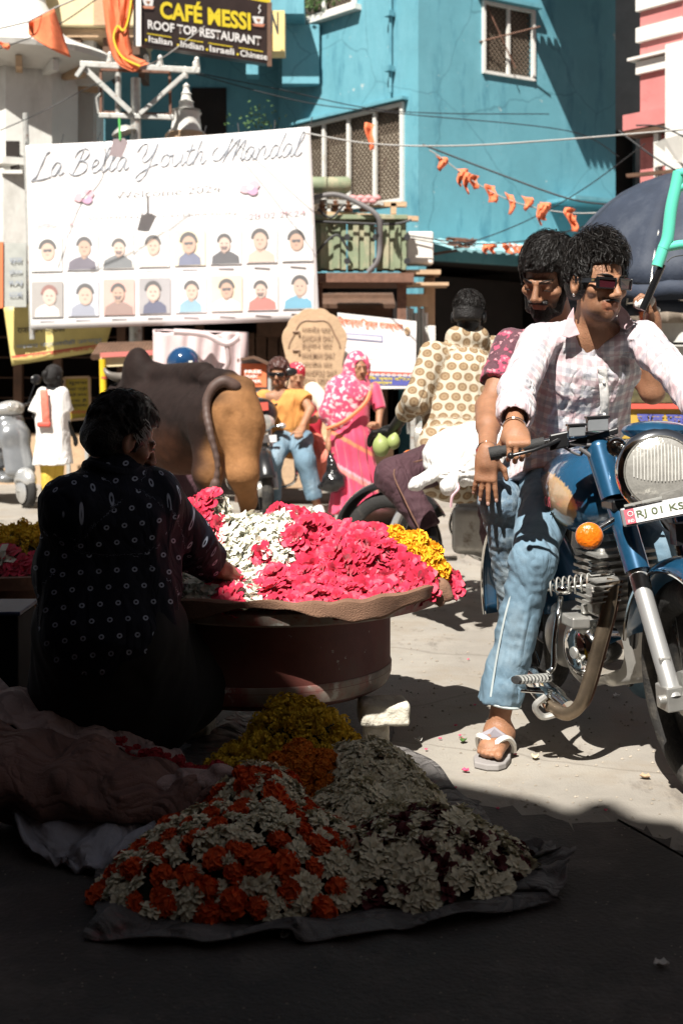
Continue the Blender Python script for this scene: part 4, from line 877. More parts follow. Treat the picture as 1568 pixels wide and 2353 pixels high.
# ---- parasol and stalls on the right
um = thing('market_umbrella', 'wide faded blue market umbrella behind the two riders', 'umbrella', P(1560, 880, 8.0))
UC = P(1600, 395, 8.2); m_um = mat('umbrella_blue', (.026, .036, .06), rough=.75, var=.2, vs=5, bump=.2, bs=60); weather(m_um, (.07, .08, .1), .7, 2.5, .5, .68, (1, 1, 1)); weather(m_um, (.25, .25, .27), .6, 14, .68, .72)
NR_ = 8
def umb(a, t, sc=0):
    k = a / (2 * math.pi) * NR_; fr = k - math.floor(k); r = .98 * math.sin(t * 1.25) / math.sin(1.25) * (1 - .06 * math.sin(fr * math.pi) * t)
    return UC + V(r * math.cos(a + .25), r * math.sin(a + .25), -.78 * (1 - math.cos(t * 1.25)) / (1 - math.cos(1.25)) + .02 * math.sin(fr * math.pi) * t + sc)
for i in range(NR_):
    b = MB(); b.grid(lambda s, t, i=i: umb((i + s) / NR_ * 2 * math.pi, t), 8, 10); b.make('panel', m_um, um, solid=.003)
    b = MB(); b.tube([umb(i / NR_ * 2 * math.pi, k / 8, -.012) for k in range(9)], .008, 5); b.make('rib', m_metal, um)
    b = MB(); b.grid(lambda s, t, i=i: umb((i + s) / NR_ * 2 * math.pi, 1) + V(0, 0, -.09 * t + .01 * math.sin(s * 12)), 8, 2); b.make('valance', m_um, um, solid=.003)
b = MB(); b.tube([UC + V(0, 0, .05), V(UC.x, UC.y, 0)], .022, 8); b.make('pole', m_brown, um)
cw = thing('canvas_wall', 'dusty beige canvas wall hanging below the blue umbrella', 'canvas', P(1520, 700, 9.4))
b = MB(); b.grid(lambda s, t: P(lerp(1425, 1720, s), lerp(600, 742, t), 9.4 + .03 * math.sin(s * 30)), 30, 6); b.make('cloth', mat('beige_canvas', (.3, .25, .2), rough=.9, var=.15, vs=12, bump=.3), cw, solid=.01)
wb = thing('white_wall_panel', 'white panelled wall behind the checked shirt driver, right edge', 'wall', P(1530, 820, 9.2))
b = MB(); b.box(P(1560, 800, 9.5) - V(0, 0, .1), (1.0, .06, .9)); b.make('panel', m_lime, wb, smooth=False)
b = MB(); b.bar(P(1400, 788, 9.44), P(1700, 790, 9.44), .02); b.make('seam', m_wire, wb, smooth=False)
rc = thing('red_cup_poster', 'small red and orange poster behind the driver left shoulder', 'poster', P(1497, 730, 9.1))
b = MB(); b.sheet([P(1472, 770, 9.1), P(1505, 760, 9.1), P(1508, 716, 9.1), P(1468, 716, 9.1)], .02, (0, 1, 0)); b.make('sheet', mat('poster_red', (.5, .07, .04), var=.5, vs=12), rc, smooth=False)
b = MB(); b.sheet([P(1466, 730, 9.08), P(1503, 726, 9.08), P(1500, 716, 9.08), P(1472, 716, 9.08)], .02, (0, 1, 0)); b.make('header', i_or, rc, smooth=False)
fc = thing('fruit_cart', 'yellow painted fruit cart panel with blue Hindi letters, behind the headlamp', 'cart', P(1530, 960, 7.4))
FY = 7.4; A, B_ = P(1400, 990, FY), P(1720, 990, FY)
b = MB(); b.box(((A.x + B_.x) / 2, FY + .35, (A.z + P(0, 930, FY).z) / 2 - .02), (B_.x - A.x, .7, .2)); b.make('side_panel', mat('cart_yellow', (.5, .33, .06), rough=.5, var=.15), fc, smooth=False)
b = MB(); b.bar(V(A.x, FY - .01, P(0, 933, FY).z), V(B_.x, FY - .01, P(0, 933, FY).z), .03); b.make('rail', i_red, fc, smooth=False)
letters('जाल फ्रूट', pxbox((1462, 978), (1590, 980), 27, lambda u, v: FY, .012), i_blue, fc, bold=.05)
b = MB(); b.box(((A.x + B_.x) / 2, FY + .3, P(0, 905, FY).z), (B_.x - A.x, .6, .1)); b.make('fruit_tray', mat('cart_green', (.1, .09, .04), var=.6, vs=25), fc, smooth=False)
for x in (A.x + .2, B_.x - .2): b = MB(); b.bar(V(x, FY + .3, 0), V(x, FY + .3, .8), .06); b.make('leg', m_rust, fc, smooth=False)
b = MB(); b.lathe(V(A.x + .5, FY + .06, .32), (0, 1, 0), [(0, .3), (.02, .32), (.05, .32), (.07, .3)], 24); b.make('wheel', m_wire, fc)
# ------------------------------------------------------------ cloth patterns on per-limb coordinates
class NB:
    def __init__(s, m):
        s.m = m; s.N, s.L, s.b = nodes(m)
        a = s.N.new('ShaderNodeAttribute'); a.attribute_name = 'pat'; sp = s.N.new('ShaderNodeSeparateXYZ'); s.L.new(a.outputs['Vector'], sp.inputs[0]); s.v = a.outputs['Vector']; s.x, s.y, s.z = sp.outputs
    def m2(s, op, a, b=0., c=None):
        n = s.N.new('ShaderNodeMath'); n.operation = op
        for i, q in enumerate((a, b) if c is None else (a, b, c)):
            if isinstance(q, (int, float)): n.inputs[i].default_value = q
            else: s.L.new(q, n.inputs[i])
        return n.outputs[0]
    def noise(s, sc, vec=None, det=3):
        n = s.N.new('ShaderNodeTexNoise'); n.inputs['Scale'].default_value = sc; n.inputs['Detail'].default_value = det; s.L.new(vec or s.v, n.inputs['Vector']); return n.outputs['Fac']
    def step(s, x, a, b):
        n = s.N.new('ShaderNodeMapRange'); n.inputs['From Min'].default_value = a; n.inputs['From Max'].default_value = b; s.L.new(x, n.inputs['Value']); return n.outputs[0]
    def over(s, fac, col):
        src = s.b.inputs['Base Color'].links[0].from_socket; mx = s.N.new('ShaderNodeMix'); mx.data_type = 'RGBA'
        s.L.new(fac, mx.inputs['Factor']); s.L.new(src, mx.inputs['A']); mx.inputs['B'].default_value = (*col, 1); s.L.new(mx.outputs['Result'], s.b.inputs['Base Color'])
    def dots(s, size):
        row = s.m2('FLOOR', s.m2('DIVIDE', s.y, size)); od = s.m2('MULTIPLY', s.m2('MODULO', s.m2('ABSOLUTE', row), 2.), .5)
        fx = s.m2('SUBTRACT', s.m2('FRACT', s.m2('ADD', s.m2('DIVIDE', s.x, size * 1.1), od)), .5); fy = s.m2('SUBTRACT', s.m2('FRACT', s.m2('DIVIDE', s.y, size)), .5)
        return s.m2('SQRT', s.m2('ADD', s.m2('MULTIPLY', fx, fx), s.m2('MULTIPLY', fy, fy)))
m_plaid = mat('checked_shirt_cloth', (.76, .73, .73), rough=.85, var=.04, bump=.15, bs=300, sheen=.2)
nb = NB(m_plaid)
for ax in (nb.x, nb.y):
    f = nb.m2('FRACT', nb.m2('ADD', nb.m2('DIVIDE', ax, .064), 10.25))
    nb.over(nb.m2('MULTIPLY', nb.m2('LESS_THAN', nb.m2('ABSOLUTE', nb.m2('SUBTRACT', f, .3)), .16), .5), (.5, .3, .33))
    nb.over(nb.m2('MULTIPLY', nb.m2('LESS_THAN', nb.m2('ABSOLUTE', nb.m2('SUBTRACT', f, .75)), .13), .5), (.3, .31, .37))
m_hex = mat('medallion_kurta_cloth', (.52, .46, .36), rough=.85, var=.05, bump=.15, bs=200); nb = NB(m_hex); d = nb.dots(.052)
nb.over(nb.step(d, .44, .40), (.25, .165, .09)); nb.over(nb.m2('MULTIPLY', nb.step(d, .25, .2), nb.step(d, .1, .14)), (.33, .23, .13))
m_dot = mat('dotted_navy_shirt', (.006, .008, .016), rough=.8, var=.3, vs=4, spec=.2); nb = NB(m_dot); d = nb.dots(.045)
nb.over(nb.m2('MULTIPLY', nb.step(d, .17, .14), nb.step(d, .06, .09)), (.32, .36, .45))
m_flo = mat('floral_maroon_cloth', (.1, .035, .05), rough=.8, var=.2, sheen=.2); nb = NB(m_flo)
nb.over(nb.step(nb.noise(22), .53, .57), (.42, .06, .12)); nb.over(nb.step(nb.noise(45), .6, .64), (.5, .25, .28))
m_sar = mat('sari_print_cloth', (.62, .06, .14), rough=.75, var=.1, sheen=.3); nb = NB(m_sar); nb.over(nb.step(nb.noise(26, det=2), .525, .565), (.74, .5, .52))
m_sarp = mat('sari_pink_cloth', (.66, .05, .13), rough=.6, var=.16, vs=7, sheen=.4)
m_jean = mat('light_denim', (.13, .21, .275), rough=.9, var=.22, vs=11, bump=.2, bs=350); weather(m_jean, (.33, .42, .48), .6, 4.5, .5, .68); weather(m_jean, (.11, .17, .22), .5, 9, .55, .7)
m_jean2 = mat('denim_faded', (.13, .2, .27), rough=.9, var=.25, vs=9, bump=.2, bs=350); weather(m_jean2, (.42, .5, .54), .8, 6, .45, .58)
m_plum = mat('plum_trousers', (.06, .025, .033), rough=.85, var=.15, bump=.15, bs=300)
m_tee = mat('ochre_tshirt', (.62, .27, .07), rough=.85, var=.1); m_cw = mat('white_cotton', (.78, .76, .73), rough=.85, var=.05, bump=.15, bs=40)
m_salm = mat('salmon_cloth', (.7, .2, .14), rough=.8); m_yc = mat('yellow_cloth', (.7, .47, .07), rough=.8)
m_hair = mat('black_hair', (.01, .0085, .008), rough=.5, var=.3, vs=30, spec=.32, bump=.6, bs=160)
m_hair2 = mat('brown_hair', (.06, .02, .014), rough=.5, var=.3, vs=30)
def skin(name, c):
    m = mat(name, c, rough=.5, var=.17, vs=22, attr=True, bump=.3, bs=240); weather(m, tuple(q * .62 for q in c), .45, 30, .58, .72); b = nodes(m)[2]
    b.inputs['Subsurface Weight'].default_value = .08; b.inputs['Subsurface Radius'].default_value = (.012, .004, .002); b.inputs['Subsurface Scale'].default_value = .5; return m
sk1 = skin('skin_driver', (.34, .165, .09)); sk2 = skin('skin_passenger', (.3, .145, .08)); sk3 = skin('skin_seller', (.22, .1, .055)); sk4 = skin('skin_far', (.36, .18, .1))

for m_, q_ in ((m_plaid, 13), (m_hex, 9), (m_flo, 14), (m_jean, 9), (m_jean2, 9), (m_plum, 14), (m_tee, 9), (m_cw, 12), (m_sarp, 10), (m_dot, 12), (m_salm, 10), (m_yc, 12)): cloth(m_, q_)
class Head:
    def __init__(s, c, yaw=0, pitch=0, roll=0, sc=1.):
        y, p, r = rad(yaw), rad(pitch), rad(roll)
        f = V(math.sin(y) * math.cos(p), -math.cos(y) * math.cos(p), math.sin(p)); sd = V(math.cos(y), math.sin(y), 0); up = f.cross(sd)
        sd, up = sd * math.cos(r) + up * math.sin(r), up * math.cos(r) - sd * math.sin(r)
        s.c = Vector(c); s.f, s.s, s.u, s.k = f, sd, up, sc; s.M = np.array([sd, f, up])
    def w(s, a, b, c): return s.c + (s.s * a + s.f * b + s.u * c) * s.k
    def loc(s, p): return (p - np.array(s.c)) @ s.M.T / s.k
def add_head(B, H, neck, detail=True, female=False, mouth=(.88, .7, .68)):
    k = H.k; E = lambda c, r, kk=.012, op='+', tint=None: B.ell(H.w(*c), [q * k for q in r], H.M, kk, op, tint)
    E((0, -.014, .035), (.073, .092, .083)); E((0, .03, -.03), (.055, .06, .084), .025)
    E((0, .037, -.08), (.041, .044, .034), .025); E((0, .072, -.1), (.018, .016, .016), .02)
    B.cap(H.w(0, -.02, -.06), neck, .048 * k, .054, .03)
    if detail:
        for sx in (-1, 1):
            E((sx * .046, .056, -.022), (.022, .022, .018), .02)
            E((sx * .03, .098, .0), (.016, .018, .011), .014, '-'); E((sx * .03, .078, .0), (.014, .013, .012), .005)
            B.cap(H.w(sx * .012, .09, .02), H.w(sx * .045, .078, .018), .009 * k, .007 * k, .012)
            B.ell(H.w(sx * .078, -.008, -.006), (.011 * k, .021 * k, .034 * k), H.M, .008); B.ell(H.w(sx * .087, -.002, -.002), (.008 * k, .011 * k, .02 * k), H.M, .006, '-')
            E((sx * .013, .103, -.037), (.009, .011, .008), .008)
            E((sx * .03, .045, -.068), (.02, .028, .03), .02)
        B.cap(H.w(0, .09, .012), H.w(0, .116, -.03), .0085 * k, .012 * k, .012)
        B.cap(H.w(-.02, .082, -.0585), H.w(.02, .082, -.0585), .0075 * k, .0075 * k, .006, tint=mouth); B.cap(H.w(0, .088, -.0575), H.w(0, .0885, -.058), .008 * k, .008 * k, .008, tint=mouth)
        B.cap(H.w(-.015, .083, -.069), H.w(.015, .083, -.069), .009 * k, .009 * k, .006, tint=mouth)
        B.cap(H.w(-.022, .099, -.0636), H.w(.022, .099, -.0636), .0022 * k, .0022 * k, .003, '-')
    else:
        B.cap(H.w(0, .09, .012), H.w(0, .114, -.03), .0085 * k, .013 * k, .01)
        for sx in (-1, 1): B.ell(H.w(sx * .078, -.008, -.006), (.012 * k, .02 * k, .032 * k), H.M, .008); E((sx * .03, .1, 0), (.016, .014, .01), .01, '-')
def hand(B, w, d, n, ts, curls, sc=1., spread=.0, thumb=(.75, .5, -.25), r=.0088):
    """w wrist, d towards the fingers, n back of the hand, ts = +1/-1 side of the thumb along d x n"""
    d = Vector(d).normalized(); n = Vector(n); n = (n - d * n.dot(d)).normalized(); s = d.cross(n) * ts; w = Vector(w)
    M = np.array([s, n, d]); B.box(w + d * .05 * sc, (.04 * sc, .0145 * sc, .05 * sc), M, .015, .012); B.cap(w - d * .02, w + d * .03 * sc, .027 * sc, .03 * sc, .02, side=s, asp=1.15)
    B.ell(w + d * .035 * sc + s * .025 * sc - n * .012 * sc, (.02 * sc, .016 * sc, .032 * sc), M, .012)
    tips = []
    for i, (o, L) in enumerate(((.031, .076), (.011, .085), (-.010, .079), (-.03, .062))):
        p = w + d * (.088 - .004 * abs(i - 1)) * sc + s * o * sc; a = 0; c = curls[i] if isinstance(curls, (list, tuple)) else curls; dd0 = (d + s * spread * (1.2 - i)).normalized()
        B.cap(p - dd0 * .03 * sc, p, r * sc, r * 1.08 * sc, .004)
        for j, (fr, rr) in enumerate(((.46, 1.), (.31, .92), (.23, .82))):
            a += c * (1, 1.15, .8)[j]; q = p + (dd0 * math.cos(a) - n * math.sin(a)) * L * fr * sc
            B.cap(p, q, r * rr * sc, r * rr * .93 * sc, .003); p = q
        tips.append((p, (dd0 * math.cos(a) - n * math.sin(a)), (n * math.cos(a) + dd0 * math.sin(a))))
    p = w + d * .022 * sc + s * .03 * sc - n * .008 * sc; q = p + (s * thumb[0] + d * thumb[1] + n * thumb[2]).normalized() * .042 * sc
    B.cap(p, q, .0135 * sc, .011 * sc, .01); e = q + (s * thumb[0] * .45 + d * (thumb[1] + .45) + n * thumb[2]).normalized() * .034 * sc; B.cap(q, e, .0108 * sc, .0092 * sc, .006)
    return tips
def limbs(B, J, k=1., arms='RL', legs='RL'):
    for s in arms:
        if 'el' + s not in J: continue
        B.cap(J['sh' + s], J['el' + s], .05 * k, .038 * k, .02); B.cap(J['el' + s], J['wr' + s], .04 * k, .0265 * k, .02)
    for s in legs:
        if 'kn' + s not in J: continue
        B.cap(J['hi' + s], J['kn' + s], .08 * k, .055 * k, .03); B.cap(J['kn' + s], J['an' + s], .052 * k, .036 * k, .03); 
def torso(B, J, side, r1=(.18, 1.55), r2=(.155, 1.5), k=.04, tint=None, low=None):
    """pelvis -> chest -> shoulder girdle, wide along side"""
    lo = low or J['pel']; B.cap(lo, J['mid'], r2[0] / r2[1], r2[0] / r2[1] * .97, k, side=side, asp=r2[1], tint=tint); B.cap(J['mid'], J['che'], r2[0] / r2[1], r1[0] / r1[1], k, side=side, asp=r1[1], tint=tint)
    B.cap(J['shR'], J['shL'], .05, .05, k, tint=tint)
def foot(B, an, toe, heel=None, w=.045, toes=True, up=V(0, 0, 1), big=1):
    an = Vector(an); toe = Vector(toe); d = (toe - an); d.z = 0; d.normalize(); s = V(d.y, -d.x, 0) * big
    hl = an - d * .045; hl.z = toe.z + .015
    B.cap(an, hl, .036, .03, .02); B.cap(an - V(0, 0, .02), toe - d * .055 + V(0, 0, .012), .034, .026, .03, side=s, asp=1.3); B.cap(hl, toe - d * .05, .028, .024, .03, side=s, asp=1.35)
    if toes:
        for i, (o, l, r) in enumerate(((.03, .03, .0135), (.008, .028, .009), (-.008, .022, .0085), (-.022, .014, .008), (-.035, .004, .0075))):
            p = toe - d * .04 + s * o; B.cap(p - d * .02 + V(0, 0, .008), p + d * l, r * 1.05, r, .005)
def nails(par, tips, m, sc=1.):
    for (p, d, n) in tips:
        b = MB(); b.ball(p - d * .002 * sc + n * .006 * sc, (.0055 * sc, .0075 * sc, .002 * sc), 8, 5, X=d.cross(n).normalized(), Z=n.normalized()); b.make('fingernail', m, par)
m_nail = mat('nail', (.5, .3, .24), rough=.3, var=.05)
def hair_cap(par, H, m, h=.005, kind='short', grow=.008, seed=1, locks=0, lr=.008, ll=.045, line=.045, back=-.07, name='hair', puff=(1, 1, 1), part=1., wild=.6):
    B = Body(h); k = H.k; g = grow
    B.ell(H.w(0, -.016, .04), [(.073 + g) * k * puff[0], (.092 + g) * k * puff[1], (.083 + g * 1.3) * k * puff[2]], H.M, .01); B.ell(H.w(0, -.05, -.01), [(.066 + g) * k * puff[0], (.062 + g) * k, .07 * k], H.M, .02)
    for sx in (-1, 1): B.cap(H.w(sx * .071, .022, .03), H.w(sx * .07, .022, -.02), .012 * k, .007 * k, .008)
    r = random.Random(seed)
    for i in range(locks):
        a = r.uniform(0, 2 * math.pi); e = r.uniform(-.2, 1.45); cz = math.sin(e); cr = math.cos(e); x, y = math.cos(a) * cr, math.sin(a) * cr
        if y > .3 and cz < .5: continue
        ph = [(math.asin(max(-1, min(1, cz))), a)]; nn = V(x, y, cz); fl = V(x * 1.2 + .35 * part, y * .6 + .55, -.75 if y < .3 else -.1) + V(r.uniform(-1, 1), r.uniform(-1, 1), r.uniform(-.5, .5)) * wild; fl -= nn * fl.dot(nn); fl.normalize()
        sd_ = nn.cross(fl); w0 = r.uniform(0, 6); L_ = ll * r.uniform(.6, 1.2); pts = []
        for j in range(5):
            t = j / 4; q = nn + (fl * t * L_ + sd_ * math.sin(w0 + t * 5) * L_ * .16) / .085; q.normalize(); lift_ = 1 + .05 * math.sin(t * 3.1) + (.22 * t * r.random() if t > .6 else 0) * wild
            pts.append(H.w(q.x * (.073 + g) * puff[0] * lift_, -.016 + q.y * (.092 + g) * puff[1] * lift_, .04 + q.z * (.083 + g * 1.2) * puff[2] * lift_))
        for j in range(4): B.cap(pts[j], pts[j + 1], lr * k * (1 - .17 * j), lr * k * (1 - .17 * (j + 1)), .0025)
    # open the face
    B.box(H.w(0, .12, line - .12), (.064 * k, .075 * k, .12 * k), H.M, .008, .02, '-')
    B.box(H.w(0, .03, back - .1 - .0), (.2 * k, .2 * k, .1 * k), H.M, .01, .01, '-')
    for sx in (-1, 1): B.ell(H.w(sx * .088, -.006, -.012), (.016 * k, .024 * k, .034 * k), H.M, .006, '-')
    return B.make(name, m, par, disp=lambda p: .0035 * noise3(p, 170, seed, 7), dmax=.006)
def strands(par, H, m, n, ll, grow, seed, line=.045, part=1., wild=.6, puff=(1, 1, 1), width=.0013, lift=.012, zmin=-.25, name='hair_strands'):
    r = random.Random(seed); b = MB(); k = H.k; g = grow
    for i in range(n):
        a = r.uniform(0, 2 * math.pi); cz = r.uniform(zmin, 1); cr = math.sqrt(max(0, 1 - cz * cz)); x, y = math.cos(a) * cr, math.sin(a) * cr
        if y > .25 and cz < .55: continue
        nn = V(x, y, cz); fl = V(x * 1.2 + .35 * part, y * .6 + .55, -.75 if y < .3 else -.1) + V(r.uniform(-1, 1), r.uniform(-1, 1), r.uniform(-.5, .5)) * wild; fl -= nn * fl.dot(nn); fl.normalize(); sd_ = nn.cross(fl); w0 = r.uniform(0, 6); L_ = ll * r.uniform(.5, 1.2); up_ = r.random() * lift * (.35 + .65 * max(0, cz)); P_ = []
        for j in range(5):
            t = j / 4; q = nn + (fl * t * L_ + sd_ * math.sin(w0 + t * 5) * L_ * .14) / .085; q.normalize(); f = 1 + (up_ * (.4 + math.sin(t * 2.6))) / .085
            P_.append(H.w(q.x * (.073 + g) * puff[0] * f, -.016 + q.y * (.092 + g) * puff[1] * f, .04 + q.z * (.083 + g * 1.2) * puff[2] * f))
        wv = (H.s * r.uniform(-1, 1) + H.u * r.uniform(-1, 1) + H.f * r.uniform(-.5, .5)).normalized() * width * k
        vs = []
        for j, p in enumerate(P_): vs += [p - wv * (1 - j * .2), p + wv * (1 - j * .2)]
        b.add(vs, [(2 * j, 2 * j + 1, 2 * j + 3, 2 * j + 2) for j in range(4)])
    return b.make(name, m, par, kind='stuff')
m_strand = mat('hair_strand', (.01, .008, .007), rough=.5, var=.4, vs=60, spec=.25)
def beard_tint(H, col, dense=.6, stub=False):
    def f(Vt, C):
        q = H.loc(Vt); n = noise3(q, 500, 3, 6); x, y, z = q.T
        on = (y > -.02) & (z < -.035) & (z > -.125) & (np.abs(x) < .075)
        edge = np.clip((-.04 - z) / .02, 0, 1) * np.clip((y + .0) / .03, 0, 1)
        side = np.clip((np.abs(x) - .02) / .02, 0, 1); chin = np.clip((-.078 - z) / .01, 0, 1); mus = ((z > -.056) & (z < -.042) & (y > .06) & (np.abs(x) < .032)).astype(float)
        a = np.where(on, np.clip(edge * np.maximum(np.maximum(side if not stub else side * .35, chin), 0) + mus * .9, 0, 1) * dense * (1 + .25 * n), 0)
        lips = (C[:, 0] != 1.) & (C[:, 0] != 0); a[lips] *= .1
        eye = (np.abs(np.abs(x) - .03) < .02) & (y > .06) & (z > .0155) & (z < .0245) & (np.abs(x) > .012)
        a = np.where(eye, .85, a); a = np.clip(a, 0, 1)
        return C * (1 - a)[:, None] + np.array(col) * a[:, None]
    return f
def brows(par, H, q=1.):
    for sx in (-1, 1):
        b = MB(); b.tube([H.w(sx * (.012 + .042 * t), .1005 - .026 * t * t - .001, .0225 + .006 * math.sin(t * 2.4)) for t in (0, .25, .5, .75, 1)], [.0028 * q, .0042 * q, .004 * q, .003 * q, .0012], 6); b.make('eyebrow', m_strand, par)
def eyes(par, H, m_w=None):
    for sx in (-1, 1):
        b = MB(); b.ball(H.w(sx * .03, .0835, .0), (.0105 * H.k, .0085 * H.k, .0052 * H.k), 12, 8, X=H.s, Z=H.u); e = b.make('eye', mat('eye_white', (.5, .44, .4), rough=.2), par)
        b = MB(); b.ball(H.w(sx * .03 + .001, .0905, -.0005), (.0046 * H.k, .0022 * H.k, .0046 * H.k), 10, 6, X=H.s, Z=H.u); b.make('iris', mat('iris', (.02, .01, .008), rough=.1), par)
        b = MB(); b.tube([H.w(sx * (.03 + q), .091 - abs(q) * .25 , .0058 - q * q * 25) for q in (-.012, -.006, 0, .006, .012)], .0022 * H.k, 5); b.make('eyelid', sk3, par)

# ============================================================ driver of the blue motorcycle
drv = thing('person', 'man in checked white shirt and narrow sunglasses driving the blue motorcycle', 'person', V(.72, 4.5, 0), 'people on motorcycles')
J = dict(shR=P(1236, 786, 4.38), shL=P(1470, 778, 4.34), che=P(1345, 850, 4.44), mid=P(1325, 960, 4.52), pel=P(1300, 1090, 4.62),
         elR=P(1187, 895, 4.17), wrR=P(1180, 985, 3.98), elL=P(1590, 905, 4.15), wrL=P(1640, 1000, 3.95),
         hiR=P(1265, 1105, 4.55), knR=P(1222, 1285, 4.14), anR=P(1143, 1665, 4.16), hiL=P(1370, 1110, 4.6), knL=P(1500, 1270, 4.2), anL=P(1480, 1560, 4.45))
HD = Head(P(1371, 652, 4.28), 23, -5, -2, 1.06); SD = V(1, .12, .02).normalized()
B = Body(.0042); add_head(B, HD, P(1355, 762, 4.37)); B.cap(P(1355, 762, 4.37), J['che'], .055, .1, .05, side=SD, asp=1.3)
B.cap(J['shR'], J['shL'], .045, .045, .04); B.cap(J['che'], J['mid'], .1, .09, .05, side=SD, asp=1.3); limbs(B, J, .95, legs='R')
B.cap(J['mid'], J['hiR'], .09, .08, .04)
for a, b_ in (((1338, 800), (1348, 880)),): pass
gR0, gR1 = P(1128, 1040, 3.93), P(1262, 1016, 3.90)
hd_w = P(1181, 990, 3.985); tips = hand(B, hd_w, (.04, -.86, -.42), (0, -.35, .9), 1, [.95, .97, 1.0, 1.05], 1.0, .03, (.5, .1, -.9))
foot(B, P(1146, 1670, 4.17), G(1120, 1752, .02) + V(0, .0, .022), w=.045, big=-1)
skb = lambda Vt, C: beard_tint(HD, (.16, .12, .1), .75, True)(Vt, C)
B.make('body', sk1, drv, tint=skb)
nails(drv, tips, m_nail); eyes(drv, HD); brows(drv, HD)
b = MB(); b.tube([HD.w(x, .098 - abs(x) * .38, -.0485 - abs(x) * .12) for x in (-.026, -.018, -.009, 0, .009, .018, .026)], [.001, .0028, .0035, .0028, .0035, .0028, .001], 6); b.make('moustache', m_strand, drv)
hair_cap(drv, HD, m_hair, .004, locks=260, grow=.008, seed=3, lr=.007, ll=.062, line=.062, back=-.055, puff=(1.02, 1.0, 1.15), wild=1.0)
strands(drv, HD, m_strand, 3800, .055, .012, 5, part=1., wild=.9, puff=(1.0, 1, 1.18), lift=.024, zmin=.14)
# sunglasses
b = MB(); m_gl = mat('glossy_black', (.01, .01, .011), rough=.12, coat=.6); sg = bpy.data.objects.new('sunglasses', None); link(sg); parent(sg, drv)
for z, t in ((.0165, .007), (-.0135, .004)): 
    for sx in (-1, 1): b.bar(HD.w(sx * .004, .109, z), HD.w(sx * .062, .09, z), .006, t * HD.k, up=HD.u)
for sx in (-1, 1):
    b.bar(HD.w(sx * .006, .109, .018), HD.w(sx * .008, .109, -.014), .005); b.bar(HD.w(sx * .062, .09, .02), HD.w(sx * .06, .09, -.0155), .009)
b.make('frame', m_gl, sg, smooth=False, bevel=.001)
for sx in (-1, 1):
    b = MB(); b.bar(HD.w(sx * .066, .09, .008), HD.w(sx * .08, -.005, .006), .004, .015 * HD.k, up=HD.u); b.make('temple', m_gl, sg, smooth=False, bevel=.001)
    b = MB(); b.sheet([HD.w(sx * .007, .107, -.012), HD.w(sx * .059, .0905, -.012), HD.w(sx * .061, .0905, .016), HD.w(sx * .006, .107, .016)], .0015, -HD.f); b.make('lens', mat('tinted_lens', (.05, .01, .015), rough=.05, spec=.8, coat=.8), sg, smooth=False)
b = MB(); b.box(HD.w(-.0725, .082, .009), (.003, .014, .008), X=HD.s, Z=HD.u); b.make('gold_badge', mat('gold', (.7, .5, .2), rough=.25, metal=1), sg, smooth=False)
b = MB(); b.ball(HD.w(-.082, -.002, -.04), .0055, 8, 6); b.make('earring', mat('chrome', (.75, .75, .74), rough=.08, metal=1., var=.03), drv)
# shirt: torso, two rolled sleeves, collar, placket
S = Body(.0055); F_ = folds(.008, 40, 2, (1, 1, .6))
torso(S, J, SD, (.185, 1.5), (.165, 1.4), .04); S.cap(J['pel'] + V(0, 0, .08), J['pel'] + V(-.01, -.07, -.035), .135, .15, .05, side=SD, asp=1.35, flat=True)
S.cap(J['shR'], J['elR'], .062, .055, .02); S.cap(J['elR'], J['elR'] + (J['wrR'] - J['elR']) * .55, .055, .052, .02, flat=True)
S.cap(J['shL'], J['elL'], .062, .054, .02); S.cap(J['elL'], J['elL'] + (J['wrL'] - J['elL']) * .6, .056, .05, .02, flat=True)
S.cap(P(1300, 775, 4.4), P(1420, 770, 4.38), .065, .065, .03)
# neck opening: a deep V cut into the front
S.ell(P(1372, 745, 4.3), (.085, .085, .062), None, .012, '-'); S.cap(P(1365, 765, 4.27), P(1379, 838, 4.25), .06, .012, .01, '-')
S.make('shirt', m_plaid, drv, disp=F_, dmax=.012, uv=True)
for a, c in ((J['elR'] + (J['wrR'] - J['elR']) * .5, 'R'),):
    d = (J['wrR'] - J['elR']).normalized(); B = Body(.005); B.cap(a - d * .015, a + d * .025, .063, .06, .01); B.cap(a - d * .2, a + d * .2, .044, .044, .004, '-'); B.ell(a + d * .1, .06, None, .002, '-'); B.ell(a - d * .09, .055, None, .002, '-'); B.make('rolled_cuff', m_plaid, drv, uv=True, disp=folds(.003, 60, 4), dmax=.004)
def flap(pts, name, m, par, n, th=.004):
    b = MB(); b.sheet(pts, th, n); o = b.make(name, m, par, smooth=False); return o
m_shade = m_plaid
for (pp) in ([(1317, 704), (1303, 728), (1289, 772), (1306, 776), (1331, 768), (1318, 738)], [(1424, 700), (1440, 716), (1455, 744), (1438, 758), (1424, 752), (1417, 724)]):
    zc = {0: 4.3}; b = MB(); pts = [P(u, v, 4.30 - .03 * ((v - 712) / 80)) for u, v in pp]; b.sheet(pts, .006, (0, 1, 0)); b.make('collar', m_plaid, drv, smooth=False, bevel=.002)
pl_ = spline([P(1383, 842, 4.25), P(1390, 920, 4.275), P(1384, 980, 4.33), P(1378, 1040, 4.37), P(1368, 1085, 4.41)], 6)
b = MB(); b.grid(lambda s, t: pl_[min(int(t * (len(pl_) - 1) + .5), len(pl_) - 1)] + V((s - .5) * .03, .012 + abs(s - .5) * .01, 0), 4, len(pl_) - 1); b.make('placket', m_cw, drv, solid=.004)
for i in (3, 9, 15, 21):
    if i < len(pl_): b = MB(); b.lathe(pl_[i] + V(0, .009, 0), (0, -1, 0), [(0, .0055), (.003, .005)], 10); b.make('button', m_vinyl, drv)
